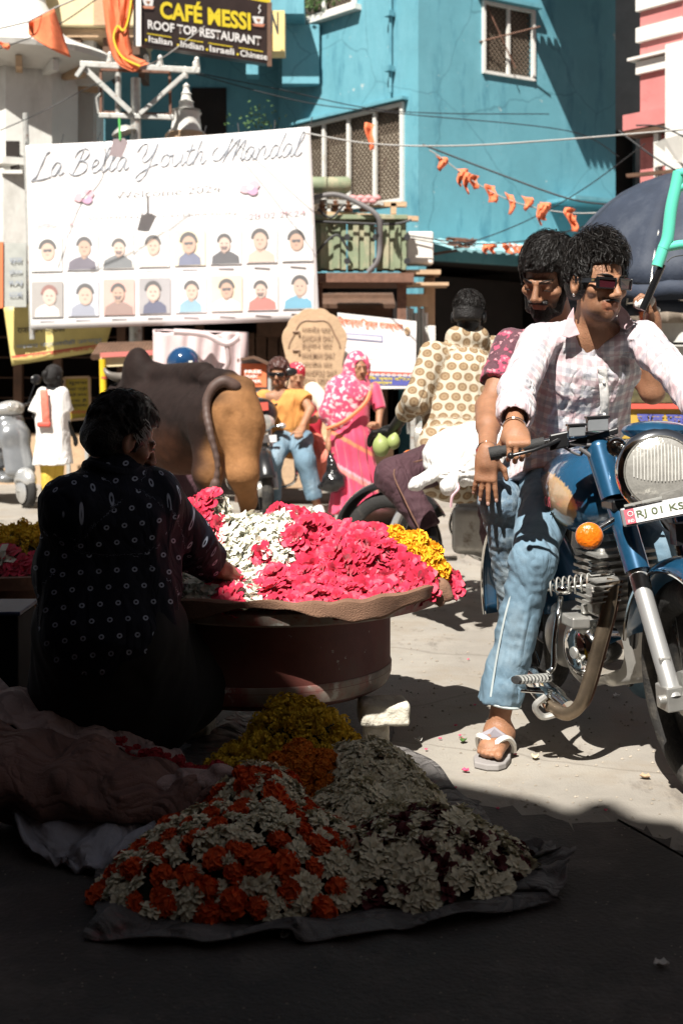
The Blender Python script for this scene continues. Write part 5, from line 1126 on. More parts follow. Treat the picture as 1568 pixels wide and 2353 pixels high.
# jeans
S = Body(.0065); S.cap(J['pel'] + V(0, 0, -.0), J['hiR'], .12, .1, .05); S.cap(J['pel'], J['hiL'], .12, .1, .05)
kR = J['knR']; S.cap(J['hiR'], kR, .1, .07, .04); S.cap(kR, P(1150, 1605, 4.16), .07, .06, .03, flat=True); S.cap(P(1165, 1520, 4.16), P(1146, 1612, 4.16), .054, .066, .03, flat=True)
S.cap(J['hiL'], J['knL'], .1, .075, .04); S.cap(J['knL'], J['anL'], .075, .062, .04)
S.make('jeans', m_jean, drv, disp=folds(.006, 30, 8, (1, 1, 1.6)), dmax=.012)
b = MB(); sm = spline([P(1186, 1330, 4.1), P(1163, 1400, 4.1), P(1142, 1500, 4.1), P(1126, 1600, 4.1)], 8); b.tube(sm, .0035, 5); b.make('seam', mat('denim_seam', (.5, .56, .56)), drv)
hm = P(1149, 1611, 4.16); dn = (P(1150, 1605, 4.16) - kR).normalized(); b = MB(); sR, uR, _ = frame(dn); b.tube([hm + (sR * math.cos(a) + uR * math.sin(a)) * .064 for a in [k * math.pi / 12 for k in range(24)]], .005, 6, closed=True); b.make('hem', MATS['denim_seam'], drv)
# bangle, rubber sandal
dW = (J['wrR'] - J['elR']).normalized(); sW, uW, _ = frame(dW); b = MB(); b.tube([J['wrR'] - dW * .012 + (sW * math.cos(a) + uW * math.sin(a)) * .034 for a in [k * math.pi / 12 for k in range(24)]], .0035, 6, closed=True); b.make('bangle', MATS['chrome'], drv)
an = P(1146, 1675, 4.17); toe = G(1118, 1755, .02); dF = (toe - an); dF.z = 0; dF.normalize(); sF = V(dF.y, -dF.x, 0) * -1
b = MB(); out = [(-.14, -.036), (-.145, 0), (-.14, .036), (-.03, .045), (.06, .057), (.12, .054), (.15, .036), (.158, 0), (.14, -.042), (.08, -.056), (-.02, -.045)]
c0 = V(an.x, an.y, 0) + dF * .068; m_sole = mat('grey_rubber', (.3, .28, .27), rough=.8)
b.sheet([c0 + dF * x + sF * y + V(0, 0, .002) for x, y in out], .02, (0, 0, 1)); b.make('sandal_sole', m_sole, drv, smooth=False, bevel=.004)
for sx in (-1, 1):
    b = MB(); pp = spline([c0 + dF * .105 + sF * .01 + V(0, 0, .03), c0 + dF * .09 + sF * (.01 + sx * .008) + V(0, 0, .07), c0 + dF * .045 + sF * sx * .045 + V(0, 0, .078), c0 + dF * -.0 + sF * sx * .058 + V(0, 0, .045), c0 - dF * .02 + sF * sx * .055 + V(0, 0, .018)], 5); b.tube(pp, [.005 + .004 * min(1, i / 6) for i in range(len(pp))], 6); b.make('sandal_strap', m_white, drv)
b = MB(); b.sheet([c0 + dF * .078 + V(0, 0, .08), c0 + dF * .04 + sF * .045 + V(0, 0, .078), c0 + dF * .01 + sF * .05 + V(0, 0, .066), c0 + dF * .02 + V(0, 0, .1), c0 + dF * .01 - sF * .05 + V(0, 0, .066), c0 + dF * .04 - sF * .045 + V(0, 0, .078)], .004, (0, 0, 1)); b.make('strap_panel', mat('grey_cloth', (.22, .2, .22)), drv, smooth=False)

# ============================================================ bearded passenger
pas = thing('person', 'bearded man in maroon floral shirt riding pillion with bowed head', 'person', V(.65, 5.0, 0), 'people on motorcycles')
J = dict(shR=P(1178, 800, 4.86), shL=P(1420, 790, 4.9), che=P(1290, 870, 4.95), mid=P(1290, 990, 5.0), pel=P(1270, 1080, 5.05), elR=P(1122, 935, 4.72), wrR=P(1118, 1045, 4.46),
         elL=P(1497, 900, 4.75), wrL=P(1497, 745, 4.68), hiR=P(1215, 1085, 4.95), knR=P(1150, 1150, 4.56), anR=P(1195, 1440, 4.75), hiL=P(1330, 1090, 5), knL=P(1420, 1150, 4.8), anL=P(1400, 1450, 4.9))
HP = Head(P(1257, 640, 4.72), -34, -24, -7, 1.12); SP = V(1, .05, 0)
B = Body(.0048); add_head(B, HP, P(1290, 760, 4.9), mouth=(.8, .62, .6)); B.cap(P(1290, 760, 4.9), J['che'], .06, .1, .05, side=SP, asp=1.3); B.cap(J['shR'], J['shL'], .05, .05, .04)
limbs(B, J, 1.1, legs=''); B.cap(J['elR'], J['elR'] + (J['wrR'] - J['elR']) * .4, .046, .044, .02)
tp_ = hand(B, P(1118, 1045, 4.45), (-.07, -.06, -.99), (-.25, -.95, .05), -1, [.1, .08, .16, .22], .98, .12, (.7, .6, -.25), r=.0102)
hand(B, J['wrL'], (-.1, 0, 1), (1, 0, .1), -1, 1.0, 1.0)
B.make('body', sk2, pas, tint=beard_tint(HP, (.05, .035, .03), .95))
nails(pas, tp_, m_nail, 1.1); brows(pas, HP, .6)
for sx in (-1, 1): b = MB(); b.tube([HP.w(sx * .03 + q, .0925 - abs(q) * .3, -.006 - q * q * 20) for q in (-.013, -.006, 0, .006, .013)], .0016, 5); b.make('eyelash', m_hair, pas)
hair_cap(pas, HP, m_hair, .005, locks=200, grow=.012, seed=9, lr=.008, ll=.09, line=.052, back=-.05, puff=(1.0, 1.05, 1.08), part=-1, wild=.5)
strands(pas, HP, m_strand, 3600, .07, .013, 6, part=-1, wild=.6, puff=(1, 1.05, 1.08), lift=.012, zmin=0.)
B = Body(.005); k = HP.k
B.ell(HP.w(0, .034, -.078), (.056 * k, .056 * k, .048 * k), HP.M, .01); B.ell(HP.w(0, .07, -.107), (.028 * k, .025 * k, .025 * k), HP.M, .02)
for sx in (-1, 1): B.cap(HP.w(sx * .064, .015, -.02), HP.w(sx * .045, .045, -.09), .015 * k, .02 * k, .01)
B.cap(HP.w(-.028, .09, -.05), HP.w(.028, .09, -.05), .009, .009, .004); B.ell(HP.w(0, .105, -.062), (.024 * k, .02, .0085), HP.M, .003, '-'); B.ell(HP.w(0, .07, .0), (.075, .08, .045), HP.M, .01, '-')
B.make('beard', m_hair, pas, disp=lambda p: .003 * noise3(p, 260, 5, 7), dmax=.005)
S = Body(.006); torso(S, J, SP, (.205, 1.5), (.18, 1.4), .05); S.cap(J['shR'], J['shR'] + (J['elR'] - J['shR']) * .62, .078, .07, .03, flat=True); S.cap(J['shL'], J['shL'] + (J['elL'] - J['shL']) * .6, .076, .07, .03, flat=True); S.cap(P(1240, 790, 4.9), P(1350, 790, 4.9), .07, .07, .04)
S.cap(J['pel'], J['pel'] + V(0, -.05, -.08), .14, .15, .04, side=SP, asp=1.3, flat=True); S.ell(P(1290, 745, 4.82), (.075, .08, .06), None, .01, '-')
S.make('shirt', m_flo, pas, disp=folds(.005, 36, 12), dmax=.01, uv=True)
S = Body(.007); S.cap(J['pel'], J['hiR'], .11, .1, .04); S.cap(J['hiR'], J['knR'], .092, .073, .03); S.cap(J['knR'], J['anR'], .073, .062, .03, flat=True); S.cap(J['hiL'], J['knL'], .1, .08, .04); S.cap(J['knL'], J['anL'], .08, .06, .04)
S.make('jeans', m_jean2, pas, disp=folds(.006, 30, 18, (1, 1, 1.5)), dmax=.012)
S = Body(.006); S.cap(J['anR'], J['anR'] + V(0, -.02, -.06), .035, .035, .02); foot(S, J['anR'] + V(0, 0, -.05), J['anR'] + V(-.03, -.2, -.12), toes=False); S.make('shoe', m_gl, pas)
d = (J['wrR'] - J['elR']).normalized(); s_, u_, _ = frame(d)
b = MB(); b.tube([J['wrR'] - d * .01 + (s_ * math.cos(a) + u_ * math.sin(a)) * .036 for a in [k * math.pi / 10 for k in range(20)]], .003, 6, closed=True); b.make('red_thread', mat('red_thread', (.5, .06, .05)), pas)
b = MB(); b.tube([J['wrR'] - d * .024 + (s_ * math.cos(a) + u_ * math.sin(a)) * .036 for a in [k * math.pi / 10 for k in range(20)]], .005, 6, closed=True); b.make('bracelet', MATS['chrome'], pas)
B = Body(.006); B.ell(P(1478, 700, 4.66), (.03, .03, .022), None, .01); B.cap(P(1465, 700, 4.66), P(1494, 690, 4.64), .018, .016, .01); B.cap(P(1485, 705, 4.66), P(1508, 712, 4.66), .016, .012, .01); B.make('wrapped_rag', m_cw, pas, disp=lambda p: .004 * noise3(p, 120, 2), dmax=.005)

# mint crutch held upright in the passenger's left hand
cr = thing('elbow_crutch', 'elbow crutch with mint green plastic cuff and black tube, held up behind the driver', 'crutch', P(1482, 690, 4.62))
m_mint = mat('mint_plastic', (.12, .62, .46), rough=.35, var=.03); CY = 4.6
b = MB(); b.tube([P(1474, 712, CY), P(1520, 608, CY)], .0135, 12); b.make('tube', m_gl, cr)
b = MB(); b.tube([P(1508, 612, CY), P(1524, 566, CY)], [.021, .021], 14); b.tube(spline([P(1522, 572, CY), P(1532, 545, CY), P(1540, 480, CY), P(1552, 425, CY), P(1558, 395, CY)], 6), [.022] * 25, 14); b.make('upright', m_mint, cr)
b = MB(); b.tube([P(1528, 568, CY), P(1560, 562, CY), P(1640, 560, CY)], .017, 12); b.make('handle', m_mint, cr)
b = MB(); b.tube(spline([P(1553, 400, CY), P(1600, 392, CY - .03), P(1640, 400, CY), P(1630, 430, CY), P(1560, 430, CY), P(1545, 470, CY)], 5), .017, 10); b.make('cuff', m_mint, cr)
b = MB(); b.tube(spline([P(1530, 602, CY), P(1545, 590, CY), P(1580, 585, CY)], 5), .002, 5); b.make('cord', m_wire, cr)

# ============================================================ man in medallion kurta seen from behind
kur = thing('person', 'man seen from behind in cream kurta with brown medallions', 'person', P(1070, 1100, 6.6), 'people on motorcycles')
Y0 = 6.5
J = dict(shR=P(1135, 800, Y0 + .1), shL=P(995, 815, Y0 - .05), che=P(1065, 860, Y0), mid=P(1060, 960, Y0 - .05), pel=P(1050, 1050, Y0 - .1), elL=P(955, 915, Y0 - .12), wrL=P(900, 990, Y0 + .15), elR=P(1190, 900, Y0 + .2), wrR=P(1180, 990, Y0 + .4),
         hiL=P(1020, 1060, Y0 - .1), knL=P(905, 1095, Y0 - .35), anL=P(985, 1225, Y0 - .45), hiR=P(1090, 1060, Y0), knR=P(1130, 1100, Y0 - .3), anR=P(1130, 1240, Y0 - .2))
HK = Head(P(1076, 727, Y0 + .03), 165, -8, 2, 1.02); SK = V(1, .1, 0)
B = Body(.008); add_head(B, HK, P(1070, 800, Y0 + .02), detail=False); limbs(B, J, 1.05); torso(B, J, SK, (.15, 1.5), (.13, 1.5)); hand(B, J['wrL'], (-.8, .5, -.1), (0, 0, 1), 1, .5, 1.1, r=.011)
S0 = J['anL']; B.cap(S0, P(985, 1245, Y0 - .48), .034, .03, .02); B.cap(P(985, 1240, Y0 - .46), P(1008, 1258, Y0 - .6), .033, .022, .02); B.make('body', sk4, kur)
hair_cap(kur, HK, m_hair, .007, grow=.004, seed=5, line=.06, back=-.035)
S = Body(.0085); torso(S, J, SK, (.195, 1.5), (.175, 1.45), .05); S.cap(J['pel'] + V(0, 0, .05), J['pel'] + V(0, 0, -.08), .135, .15, .04, side=SK, asp=1.4); S.cap(J['shL'], J['elL'], .068, .062, .03); S.cap(J['elL'], J['elL'] + (J['wrL'] - J['elL']) * .45, .062, .05, .03, flat=True)
S.cap(J['shR'], J['elR'], .068, .06, .03); S.cap(J['elR'], J['wrR'], .066, .05, .03); S.cap(P(1050, 775, Y0), P(1095, 775, Y0 + .03), .06, .06, .03)
S.make('kurta', m_hex, kur, disp=folds(.007, 26, 22), dmax=.012, uv=True)
S = Body(.009); S.cap(J['pel'], J['hiL'], .13, .12, .05); S.cap(J['hiL'], J['knL'], .115, .085, .05); S.cap(J['knL'], J['anL'] + V(0, 0, .02), .085, .062, .05, flat=True); S.cap(J['hiR'], J['knR'], .11, .08, .04); S.cap(J['knR'], J['anR'], .08, .06, .04)
S.make('trousers', m_plum, kur, disp=folds(.006, 30, 25, (1, 1, 1.5)), dmax=.01)
b = MB(); b.tube(spline([P(1030, 1040, Y0 - .24), P(965, 1058, Y0 - .33), P(905, 1080, Y0 - .44), P(930, 1150, Y0 - .5), P(968, 1225, Y0 - .52)], 6), .004, 5); b.make('seam', m_rust, kur)
strands(kur, HK, m_strand, 2600, .026, .006, 7, wild=.5, lift=.008, zmin=.05)
# white sack on the pillion
sk = thing('white_sack', 'bulging white cloth sack tied with pink string across the dark motorcycle', 'sack', P(1060, 1090, 6.0))
B = Body(.01); YS = 6.05
B.ell(P(1075, 1040, YS), (.2, .16, .13), None, .08); B.ell(P(1040, 1060, YS), (.13, .14, .1), None, .08); B.ell(P(1120, 1030, YS), (.15, .15, .13), None, .06); B.cap(P(1030, 1090, YS - .12), P(1130, 1085, YS - .1), .05, .05, .06)
def sackf(p):
    c = np.array(P(1040, 1090, YS - .14)); q = p - c; a = np.arctan2(q[:, 0], q[:, 2]); r = np.sqrt(q[:, 0] ** 2 + q[:, 2] ** 2); return .009 * np.sin(a * 15) * np.exp(-r / .12) + .006 * noise3(p, 25, 31)
B.make('cloth', m_cw, sk, disp=sackf, dmax=.014)
B = Body(.008); B.cap(P(1046, 1088, YS - .16), P(1030, 1118, YS - .22), .018, .042, .02); B.cap(P(1030, 1118, YS - .22), P(1025, 1128, YS - .22), .04, .02, .01); B.make('tied_corner', m_cw, sk, disp=lambda p: .006 * noise3(p, 70, 2), dmax=.008)
B = Body(.008); B.cap(P(1000, 1085, YS - .12), P(955, 1112, YS - .2), .035, .03, .02); B.cap(P(955, 1112, YS - .2), P(945, 1118, YS - .2), .03, .012, .02); B.make('tied_corner', m_cw, sk, disp=lambda p: .005 * noise3(p, 60, 3), dmax=.008)
b = MB(); b.tube(spline([P(1040, 1095, YS - .2), P(1052, 1120, YS - .24), P(1038, 1140, YS - .25), P(1035, 1165, YS - .24)], 6), .006, 5); b.make('string', i_pink, sk)

# ============================================================ woman in sari
sar = thing('person', 'woman in a bright pink sari and printed veil carrying a black bag', 'person', P(815, 1190, 11), 'pedestrians')
Y0 = 10.9
J = dict(shR=P(775, 893, Y0), shL=P(858, 893, Y0 + .05), elR=P(762, 945, Y0 - .02), wrR=P(755, 1020, Y0 - .05), elL=P(872, 940, Y0), wrL=P(868, 985, Y0 - .1), che=P(815, 910, Y0), mid=P(810, 970, Y0), pel=P(805, 1030, Y0))
HS = Head(P(822, 845, Y0), 20, -4, 0, .98)
B = Body(.009); add_head(B, HS, P(818, 885, Y0)); limbs(B, J, .85); torso(B, J, V(1, 0, 0), (.13, 1.4), (.12, 1.4)); hand(B, J['wrL'], (-.2, -.3, .3), (0, 0, 1), 1, .6, .9, r=.011); hand(B, J['wrR'], (0, 0, -1), (-1, 0, 0), 1, .9, .9, r=.011)
B.cap(P(790, 1160, Y0), P(790, 1190, Y0), .03, .03); B.cap(P(860, 1160, Y0), P(860, 1190, Y0), .03, .03); B.make('body', sk4, sar, tint=beard_tint(HS, (.2, .15, .12), 0))
S = Body(.011); T0 = [P(805, 1010, Y0), P(815, 1090, Y0), P(815, 1180, Y0)]
S.cap(P(812, 925, Y0), T0[0], .125, .15, .05, side=(1, 0, 0), asp=1.1); S.cap(T0[0], T0[1], .15, .145, .05, side=(1, 0, 0), asp=1.15); S.cap(T0[1], T0[2] + V(0, 0, .02), .15, .19, .05, side=(1, 0, 0), asp=1.1, flat=True)
S.cap(J['shL'], J['elL'], .06, .055, .03, flat=True)
def pleat(p):
    c = np.array(T0[0]); a = np.arctan2(p[:, 0] - c[0] - .1 * (c[2] - p[:, 2]), -(p[:, 1] - c[1])); w = np.clip((c[2] + .2 - p[:, 2]) / .5, 0, 1); return .02 * w * np.sin(a * 13 + 3 * p[:, 2]) + .008 * noise3(p, 20, 44)
def sari_t(Vt, C):
    C = C.copy(); d = Vt[:, 2] + .55 * (Vt[:, 0] - T0[0][0]); z = T0[0][2]
    for (o, w, c) in ((-.02, .018, (1.15, 4.0, .8)), (-.3, .018, (1.15, 4.4, 1.6)), (-.27, .012, (1.1, 6, 3))):
        m = np.abs(d - (z + o)) < w; C[m] = c
    return C
m_st = mat('sari_pink_tinted', (.66, .055, .13), rough=.6, var=.14, vs=7, sheen=.4, attr=True)
S.make('sari', m_st, sar, disp=pleat, dmax=.03, tint=sari_t)
S = Body(.011); S.ell(HS.w(0, -.02, .03), (.1, .11, .115), None, .03); S.cap(HS.w(0, -.03, -.06), P(812, 905, Y0 + .03), .1, .15, .06, side=(1, 0, 0), asp=1.1); S.cap(J['shR'], J['elR'], .09, .1, .05); S.cap(P(800, 905, Y0), P(790, 960, Y0 - .02), .15, .13, .06, side=(1, 0, 0), asp=1.1); S.cap(J['elR'], P(768, 975, Y0 - .02), .09, .07, .04, flat=True)
S.ell(HS.w(0, .1, -.015), (.062, .1, .088), HS.M, .012, '-')
S.make('veil', m_sar, sar, disp=folds(.01, 22, 41, (1, 1, 1)), dmax=.02, uv=True)
b = MB(); b.tube([HS.w(.068 * math.cos(a), .06, -.01 + .1 * math.sin(a)) for a in [math.pi * (k / 14 * 1.3 - .15) for k in range(15)]], .012, 8); b.make('veil_border', i_or, sar)
b = MB(); b.tube(spline([P(750, 985, Y0 - .17), P(790, 968, Y0 - .2), P(835, 930, Y0 - .17), P(850, 900, Y0 - .1)], 6), .018, 6); b.make('border_band', i_or, sar)
b = MB(); b.ball(HS.w(0, .102, .032), .005, 8, 6); b.make('bindi', i_red, sar)
bag = thing('carrier_bag', 'shiny black plastic carrier bag hanging from the hand of the woman in the sari', 'bag', P(770, 1100, 10.75))
B = Body(.009); B.ell(P(768, 1105, 10.75), (.11, .09, .1), None, .05); B.cap(P(762, 1070, 10.75), P(756, 1035, 10.8), .05, .015, .05); B.cap(P(735, 1118, 10.75), P(755, 1118, 10.75), .03, .05, .03); B.make('plastic', mat('black_plastic', (.012, .012, .013), rough=.18, coat=.3), bag, disp=lambda p: .012 * np.abs(noise3(p, 45, 3, 6)) * 1.6, dmax=.02)

# ============================================================ two on the far motorcycle
orr = thing('person', 'long haired man in an ochre t-shirt and sunglasses, driving the far black motorcycle', 'person', P(690, 1100, 11.4), 'people on motorcycles')
Y0 = 11.3
J = dict(shR=P(608, 912, Y0), shL=P(694, 912, Y0), che=P(655, 925, Y0 + .03), mid=P(662, 965, Y0 + .05), pel=P(670, 1010, Y0 + .1), elR=P(585, 935, Y0 - .1), wrR=P(600, 975, Y0 - .35), elL=P(712, 940, Y0 - .1), wrL=P(692, 985, Y0 - .25),
         hiL=P(690, 1010, Y0 + .05), knL=P(700, 1060, Y0 - .3), anL=P(728, 1160, Y0 - .3), hiR=P(650, 1010, Y0), knR=P(625, 1060, Y0 - .3), anR=P(630, 1140, Y0 - .1))
HO = Head(P(640, 860, Y0), -8, -2, 0, 1.0)
B = Body(.009); add_head(B, HO, P(645, 900, Y0)); limbs(B, J, 1); torso(B, J, V(1, 0, 0), (.15, 1.5), (.13, 1.5)); hand(B, J['wrL'], (-.2, -.8, -.3), (0, 0, 1), 1, .9, 1, r=.011); hand(B, J['wrR'], (0, -.8, -.3), (0, 0, 1), 1, .9, 1, r=.011); B.make('body', sk4, orr, tint=beard_tint(HO, (.15, .1, .08), .8))
hair_cap(orr, HO, m_hair2, .008, locks=60, grow=.02, seed=15, lr=.012, ll=.07, line=.05, back=-.1)
b = MB(); b.box(HO.w(0, .1, .003), (.14, .02, .035), X=HO.s, Z=HO.u); b.make('sunglasses', m_gl, orr, bevel=.006)
S = Body(.01); torso(S, J, V(1, 0, 0), (.175, 1.5), (.165, 1.4), .04); S.cap(J['shR'], P(593, 922, Y0 - .05), .065, .068, .03, flat=True); S.cap(J['shL'], P(706, 922, Y0 - .05), .065, .072, .03, flat=True); S.cap(J['pel'], J['pel'] + V(0, -.02, -.03), .13, .13, .04, side=(1, 0, 0), asp=1.3); S.ell(P(645, 885, Y0 - .05), (.075, .09, .05), None, .01, '-'); S.make('tshirt', m_tee, orr, disp=folds(.012, 18, 51, (1, 1, 1)), dmax=.02)
S = Body(.01); S.cap(J['pel'], J['hiL'], .12, .11, .05); S.cap(J['hiL'], J['knL'], .1, .085, .04); S.cap(J['knL'], P(722, 1145, Y0 - .3), .085, .07, .04, flat=True); S.cap(J['hiR'], J['knR'], .1, .08, .04); S.cap(J['knR'], J['anR'], .08, .06, .04); S.make('jeans', m_jean, orr, disp=folds(.008, 24, 55), dmax=.014)
S = Body(.009); foot(S, P(730, 1165, Y0 - .3), P(738, 1180, Y0 - .45), toes=False); S.make('shoe', m_cw, orr)
bd = thing('person', 'pillion rider in red spotted bandana behind the man in ochre t-shirt', 'person', P(720, 1100, 11.9), 'people on motorcycles')
Y0 = 11.75
J = dict(shR=P(660, 900, Y0), shL=P(718, 900, Y0), che=P(690, 930, Y0), mid=P(695, 970, Y0), pel=P(700, 1010, Y0), elL=P(752, 935, Y0 - .1), wrL=P(718, 965, Y0 - .3), hiL=P(710, 1010, Y0), knL=P(738, 1050, Y0 - .3), anL=P(728, 1120, Y0 - .1))
HB = Head(P(680, 865, Y0), 15, -5, 0, 1.0)
B = Body(.01); add_head(B, HB, P(685, 900, Y0)); limbs(B, J, 1); torso(B, J, V(1, 0, 0), (.14, 1.5), (.13, 1.5)); hand(B, J['wrL'], (-.8, -.3, -.1), (0, 0, 1), 1, .6, 1, r=.012); B.make('body', sk4, bd)
S = Body(.01); S.ell(HB.w(0, -.012, .05), (.088, .105, .085), HB.M, .02); S.ell(HB.w(0, .05, -.06), (.08, .12, .07), HB.M, .01, '-'); S.make('bandana', mat('bandana_red', (.6, .03, .06), rough=.8), bd)
r = random.Random(2)
for i in range(14):
    a = r.uniform(-1.2, 1.2); e = r.uniform(.1, 1.1); b = MB(); b.ball(HB.w(.09 * math.sin(a) * math.cos(e), -.012 + .107 * math.cos(a) * math.cos(e), .05 + .086 * math.sin(e)), .008, 6, 4); b.make('spot', m_cw, bd)
S = Body(.01); torso(S, J, V(1, 0, 0), (.17, 1.5), (.16, 1.4), .05); S.make('vest', mat('bandana_red', (.6, .03, .06)), bd)
S = Body(.01); S.cap(J['shL'], J['elL'], .085, .075, .03); S.cap(J['elL'], J['elL'] + (J['wrL'] - J['elL']) * .3, .07, .06, .03, flat=True); S.make('sleeve', mat('cream_cloth', (.66, .62, .5), rough=.8), bd, disp=folds(.008, 24, 56), dmax=.014)
S = Body(.01); S.cap(J['pel'], J['hiL'], .11, .11, .05); S.cap(J['hiL'], J['knL'], .11, .09, .04); S.cap(J['knL'], J['anL'], .09, .07, .04, flat=True); S.make('trousers', m_salm, bd, disp=folds(.01, 24, 57), dmax=.014)

# ============================================================ girl in white with salmon scarf
gi = thing('person', 'girl in white tunic with salmon sash and yellow leggings, seen from behind', 'person', P(125, 1160, 12.5), 'pedestrians')
Y0 = 12.4
J = dict(shL=P(100, 905, Y0), shR=P(142, 905, Y0 - .03), che=P(118, 925, Y0), mid=P(120, 960, Y0), pel=P(122, 1000, Y0), elL=P(82, 955, Y0), wrL=P(95, 985, Y0 + .1), elR=P(150, 960, Y0), wrR=P(172, 1005, Y0 + .05), hiL=P(112, 1030, Y0), knL=P(112, 1090, Y0), anL=P(112, 1150, Y0), hiR=P(132, 1030, Y0), knR=P(130, 1090, Y0 + .05), anR=P(128, 1150, Y0))
HG = Head(P(126, 868, Y0), 140, -8, 0, .95)
B = Body(.01); add_head(B, HG, P(120, 900, Y0), detail=False); limbs(B, J, .75); torso(B, J, V(1, 0, 0), (.11, 1.4), (.1, 1.4)); B.ell(J['wrR'] + V(.01, 0, -.04), (.025, .02, .05)); foot(B, J['anL'], J['anL'] + V(.02, .14, -.05), toes=False); foot(B, J['anR'], J['anR'] + V(.02, .14, -.05), toes=False); B.make('body', sk4, gi)
hair_cap(gi, HG, m_hair, .009, grow=.012, seed=4, line=.06, back=-.07)
B = Body(.01); B.ell(HG.w(0, -.12, .02), (.035, .035, .04)); B.make('hair_bun', m_hair, gi)
S = Body(.01); torso(S, J, V(1, 0, 0), (.155, 1.4), (.14, 1.3), .05); S.cap(J['shL'], P(84, 948, Y0), .06, .075, .03, flat=True); S.cap(J['shR'], P(152, 945, Y0), .06, .075, .03, flat=True); S.cap(J['mid'], P(123, 1065, Y0), .1, .15, .05, side=(1, 0, 0), asp=1.25, flat=True); S.make('tunic', m_cw, gi, disp=folds(.012, 20, 61, (1, 1, .4)), dmax=.02)
b = MB(); b.grid(lambda s, t: P(lerp(92, 110, s) + t * 6, lerp(895, 975, t), Y0 - .13 - .02 * math.sin(t * 3.14)), 4, 10); b.make('sash', m_salm, gi, solid=.015)
b = MB(); b.box(P(102, 975, Y0 - .14), (.13, .05, .05)); b.make('sash_knot', i_red, gi, bevel=.015)
for s in 'LR':
    S = Body(.01); S.cap(J['kn' + s] + V(0, 0, .1), J['an' + s], .075, .06, .03, flat=True); S.make('legging', m_yc, gi, disp=folds(.008, 24, 62), dmax=.012)
# ============================================================ helmeted rider behind the bull
he = thing('person', 'person in a glossy dark blue crash helmet and white collar, standing behind the bull', 'person', P(420, 1150, 10.6), 'pedestrians')
Y0 = 10.5; J = dict(shL=P(375, 895, Y0), shR=P(470, 895, Y0), che=P(422, 920, Y0), mid=P(422, 970, Y0), pel=P(422, 1020, Y0), elL=P(360, 950, Y0), wrL=P(380, 1000, Y0), elR=P(485, 950, Y0), wrR=P(470, 1000, Y0), hiL=P(405, 1030, Y0), knL=P(405, 1110, Y0), anL=P(405, 1190, Y0), hiR=P(440, 1030, Y0), knR=P(440, 1110, Y0), anR=P(440, 1190, Y0))
HH = Head(P(420, 835, Y0), 150, 0, 0, 1)
B = Body(.012); add_head(B, HH, P(420, 880, Y0), detail=False); limbs(B, J, 1.0); torso(B, J, V(1, 0, 0)); B.make('body', sk4, he)
S = Body(.01); S.ell(P(421, 830, Y0), (.132, .15, .125)); S.cap(P(421, 835, Y0), P(421, 850, Y0), .12, .12, .03); S.ell(P(421, 875, Y0 - .05), (.1, .12, .07), None, .01, '-'); S.make('helmet', mat('helmet_blue', (.012, .05, .13), rough=.15, coat=.8, var=.1), he)
b = MB(); b.box(P(438, 832, Y0 - .135), (.03, .01, .025)); b.make('helmet_decal', m_white, he, smooth=False)
S = Body(.012); torso(S, J, V(1, 0, 0), (.2, 1.5), (.18, 1.4), .05); S.cap(P(405, 885, Y0), P(440, 885, Y0), .08, .08, .03); S.cap(J['shL'], J['elL'], .075, .07, .03); S.cap(J['shR'], J['elR'], .075, .07, .03); S.make('shirt', m_cw, he)
S = Body(.012)
for s in 'LR': S.cap(J['hi' + s], J['kn' + s], .1, .075, .03); S.cap(J['kn' + s], J['an' + s], .075, .06, .03)
S.make('trousers', m_plum, he)

# ============================================================ flower seller in the shade
sel = thing('person', 'flower seller in navy shirt with white ring dots, crouching with back turned', 'person', P(260, 1500, 3.7))
J = dict(shL=P(172, 1165, 3.62), shR=P(350, 1150, 3.76), che=P(262, 1215, 3.74), mid=P(245, 1310, 3.72), pel=P(250, 1430, 3.68), elR=P(437, 1250, 3.93), wrR=P(508, 1308, 4.05), elL=P(215, 1330, 3.9), wrL=P(370, 1315, 4.25),
         hiR=P(300, 1440, 3.7), knR=P(400, 1400, 4.1), anR=P(360, 1580, 4.0), hiL=P(210, 1440, 3.7), knL=P(210, 1400, 4.15), anL=P(250, 1590, 4.1))
HM = Head(P(281, 1008, 3.72), 122, -22, 4, 1.0); SS = V(.98, .2, 0)
B = Body(.006); add_head(B, HM, P(258, 1100, 3.7)); B.cap(P(258, 1100, 3.7), J['che'], .06, .1, .04); limbs(B, J, 1.0, legs=''); torso(B, J, SS, (.15, 1.5), (.13, 1.4))
hand(B, J['wrR'], (.3, .6, -.25), (.2, -.3, .9), -1, .35, 1.0); hand(B, J['wrL'], (.8, .3, -.1), (0, 0, 1), 1, .5, 1.0)
foot(B, P(360, 1590, 4.0), P(385, 1600, 4.2), toes=False); foot(B, P(250, 1600, 4.05), P(270, 1605, 4.25), toes=False)
B.make('body', sk3, sel, tint=beard_tint(HM, (.25, .22, .2), .35)); eyes(sel, HM)
hair_cap(sel, HM, m_hair, .005, grow=.012, seed=21, locks=150, lr=.005, ll=.045, line=.062, back=-.085, wild=.2)
strands(sel, HM, m_strand, 2600, .04, .012, 8, wild=.3, lift=.008)
r = random.Random(8)
b = MB()
for i in range(60):
    p0 = (-.078, .01 + r.random() * .04, .0 + r.random() * .06); b.tube([HM.w(*p0), HM.w(p0[0] - .006, p0[1] - .012, p0[2] + .01), HM.w(p0[0] - .004, p0[1] - .028, p0[2] + .016)], .0009, 4)
b.make('grey_hairs', mat('grey_hair', (.5, .5, .5), rough=.4), sel, kind='stuff')
S = Body(.007); torso(S, J, SS, (.185, 1.45), (.18, 1.35), .06); S.cap(J['shL'], J['shR'], .085, .085, .05); S.cap(J['mid'], J['pel'], .14, .145, .05, side=SS, asp=1.25); S.cap(P(255, 1110, 3.7), P(262, 1190, 3.7), .075, .13, .06, side=SS, asp=1.2)
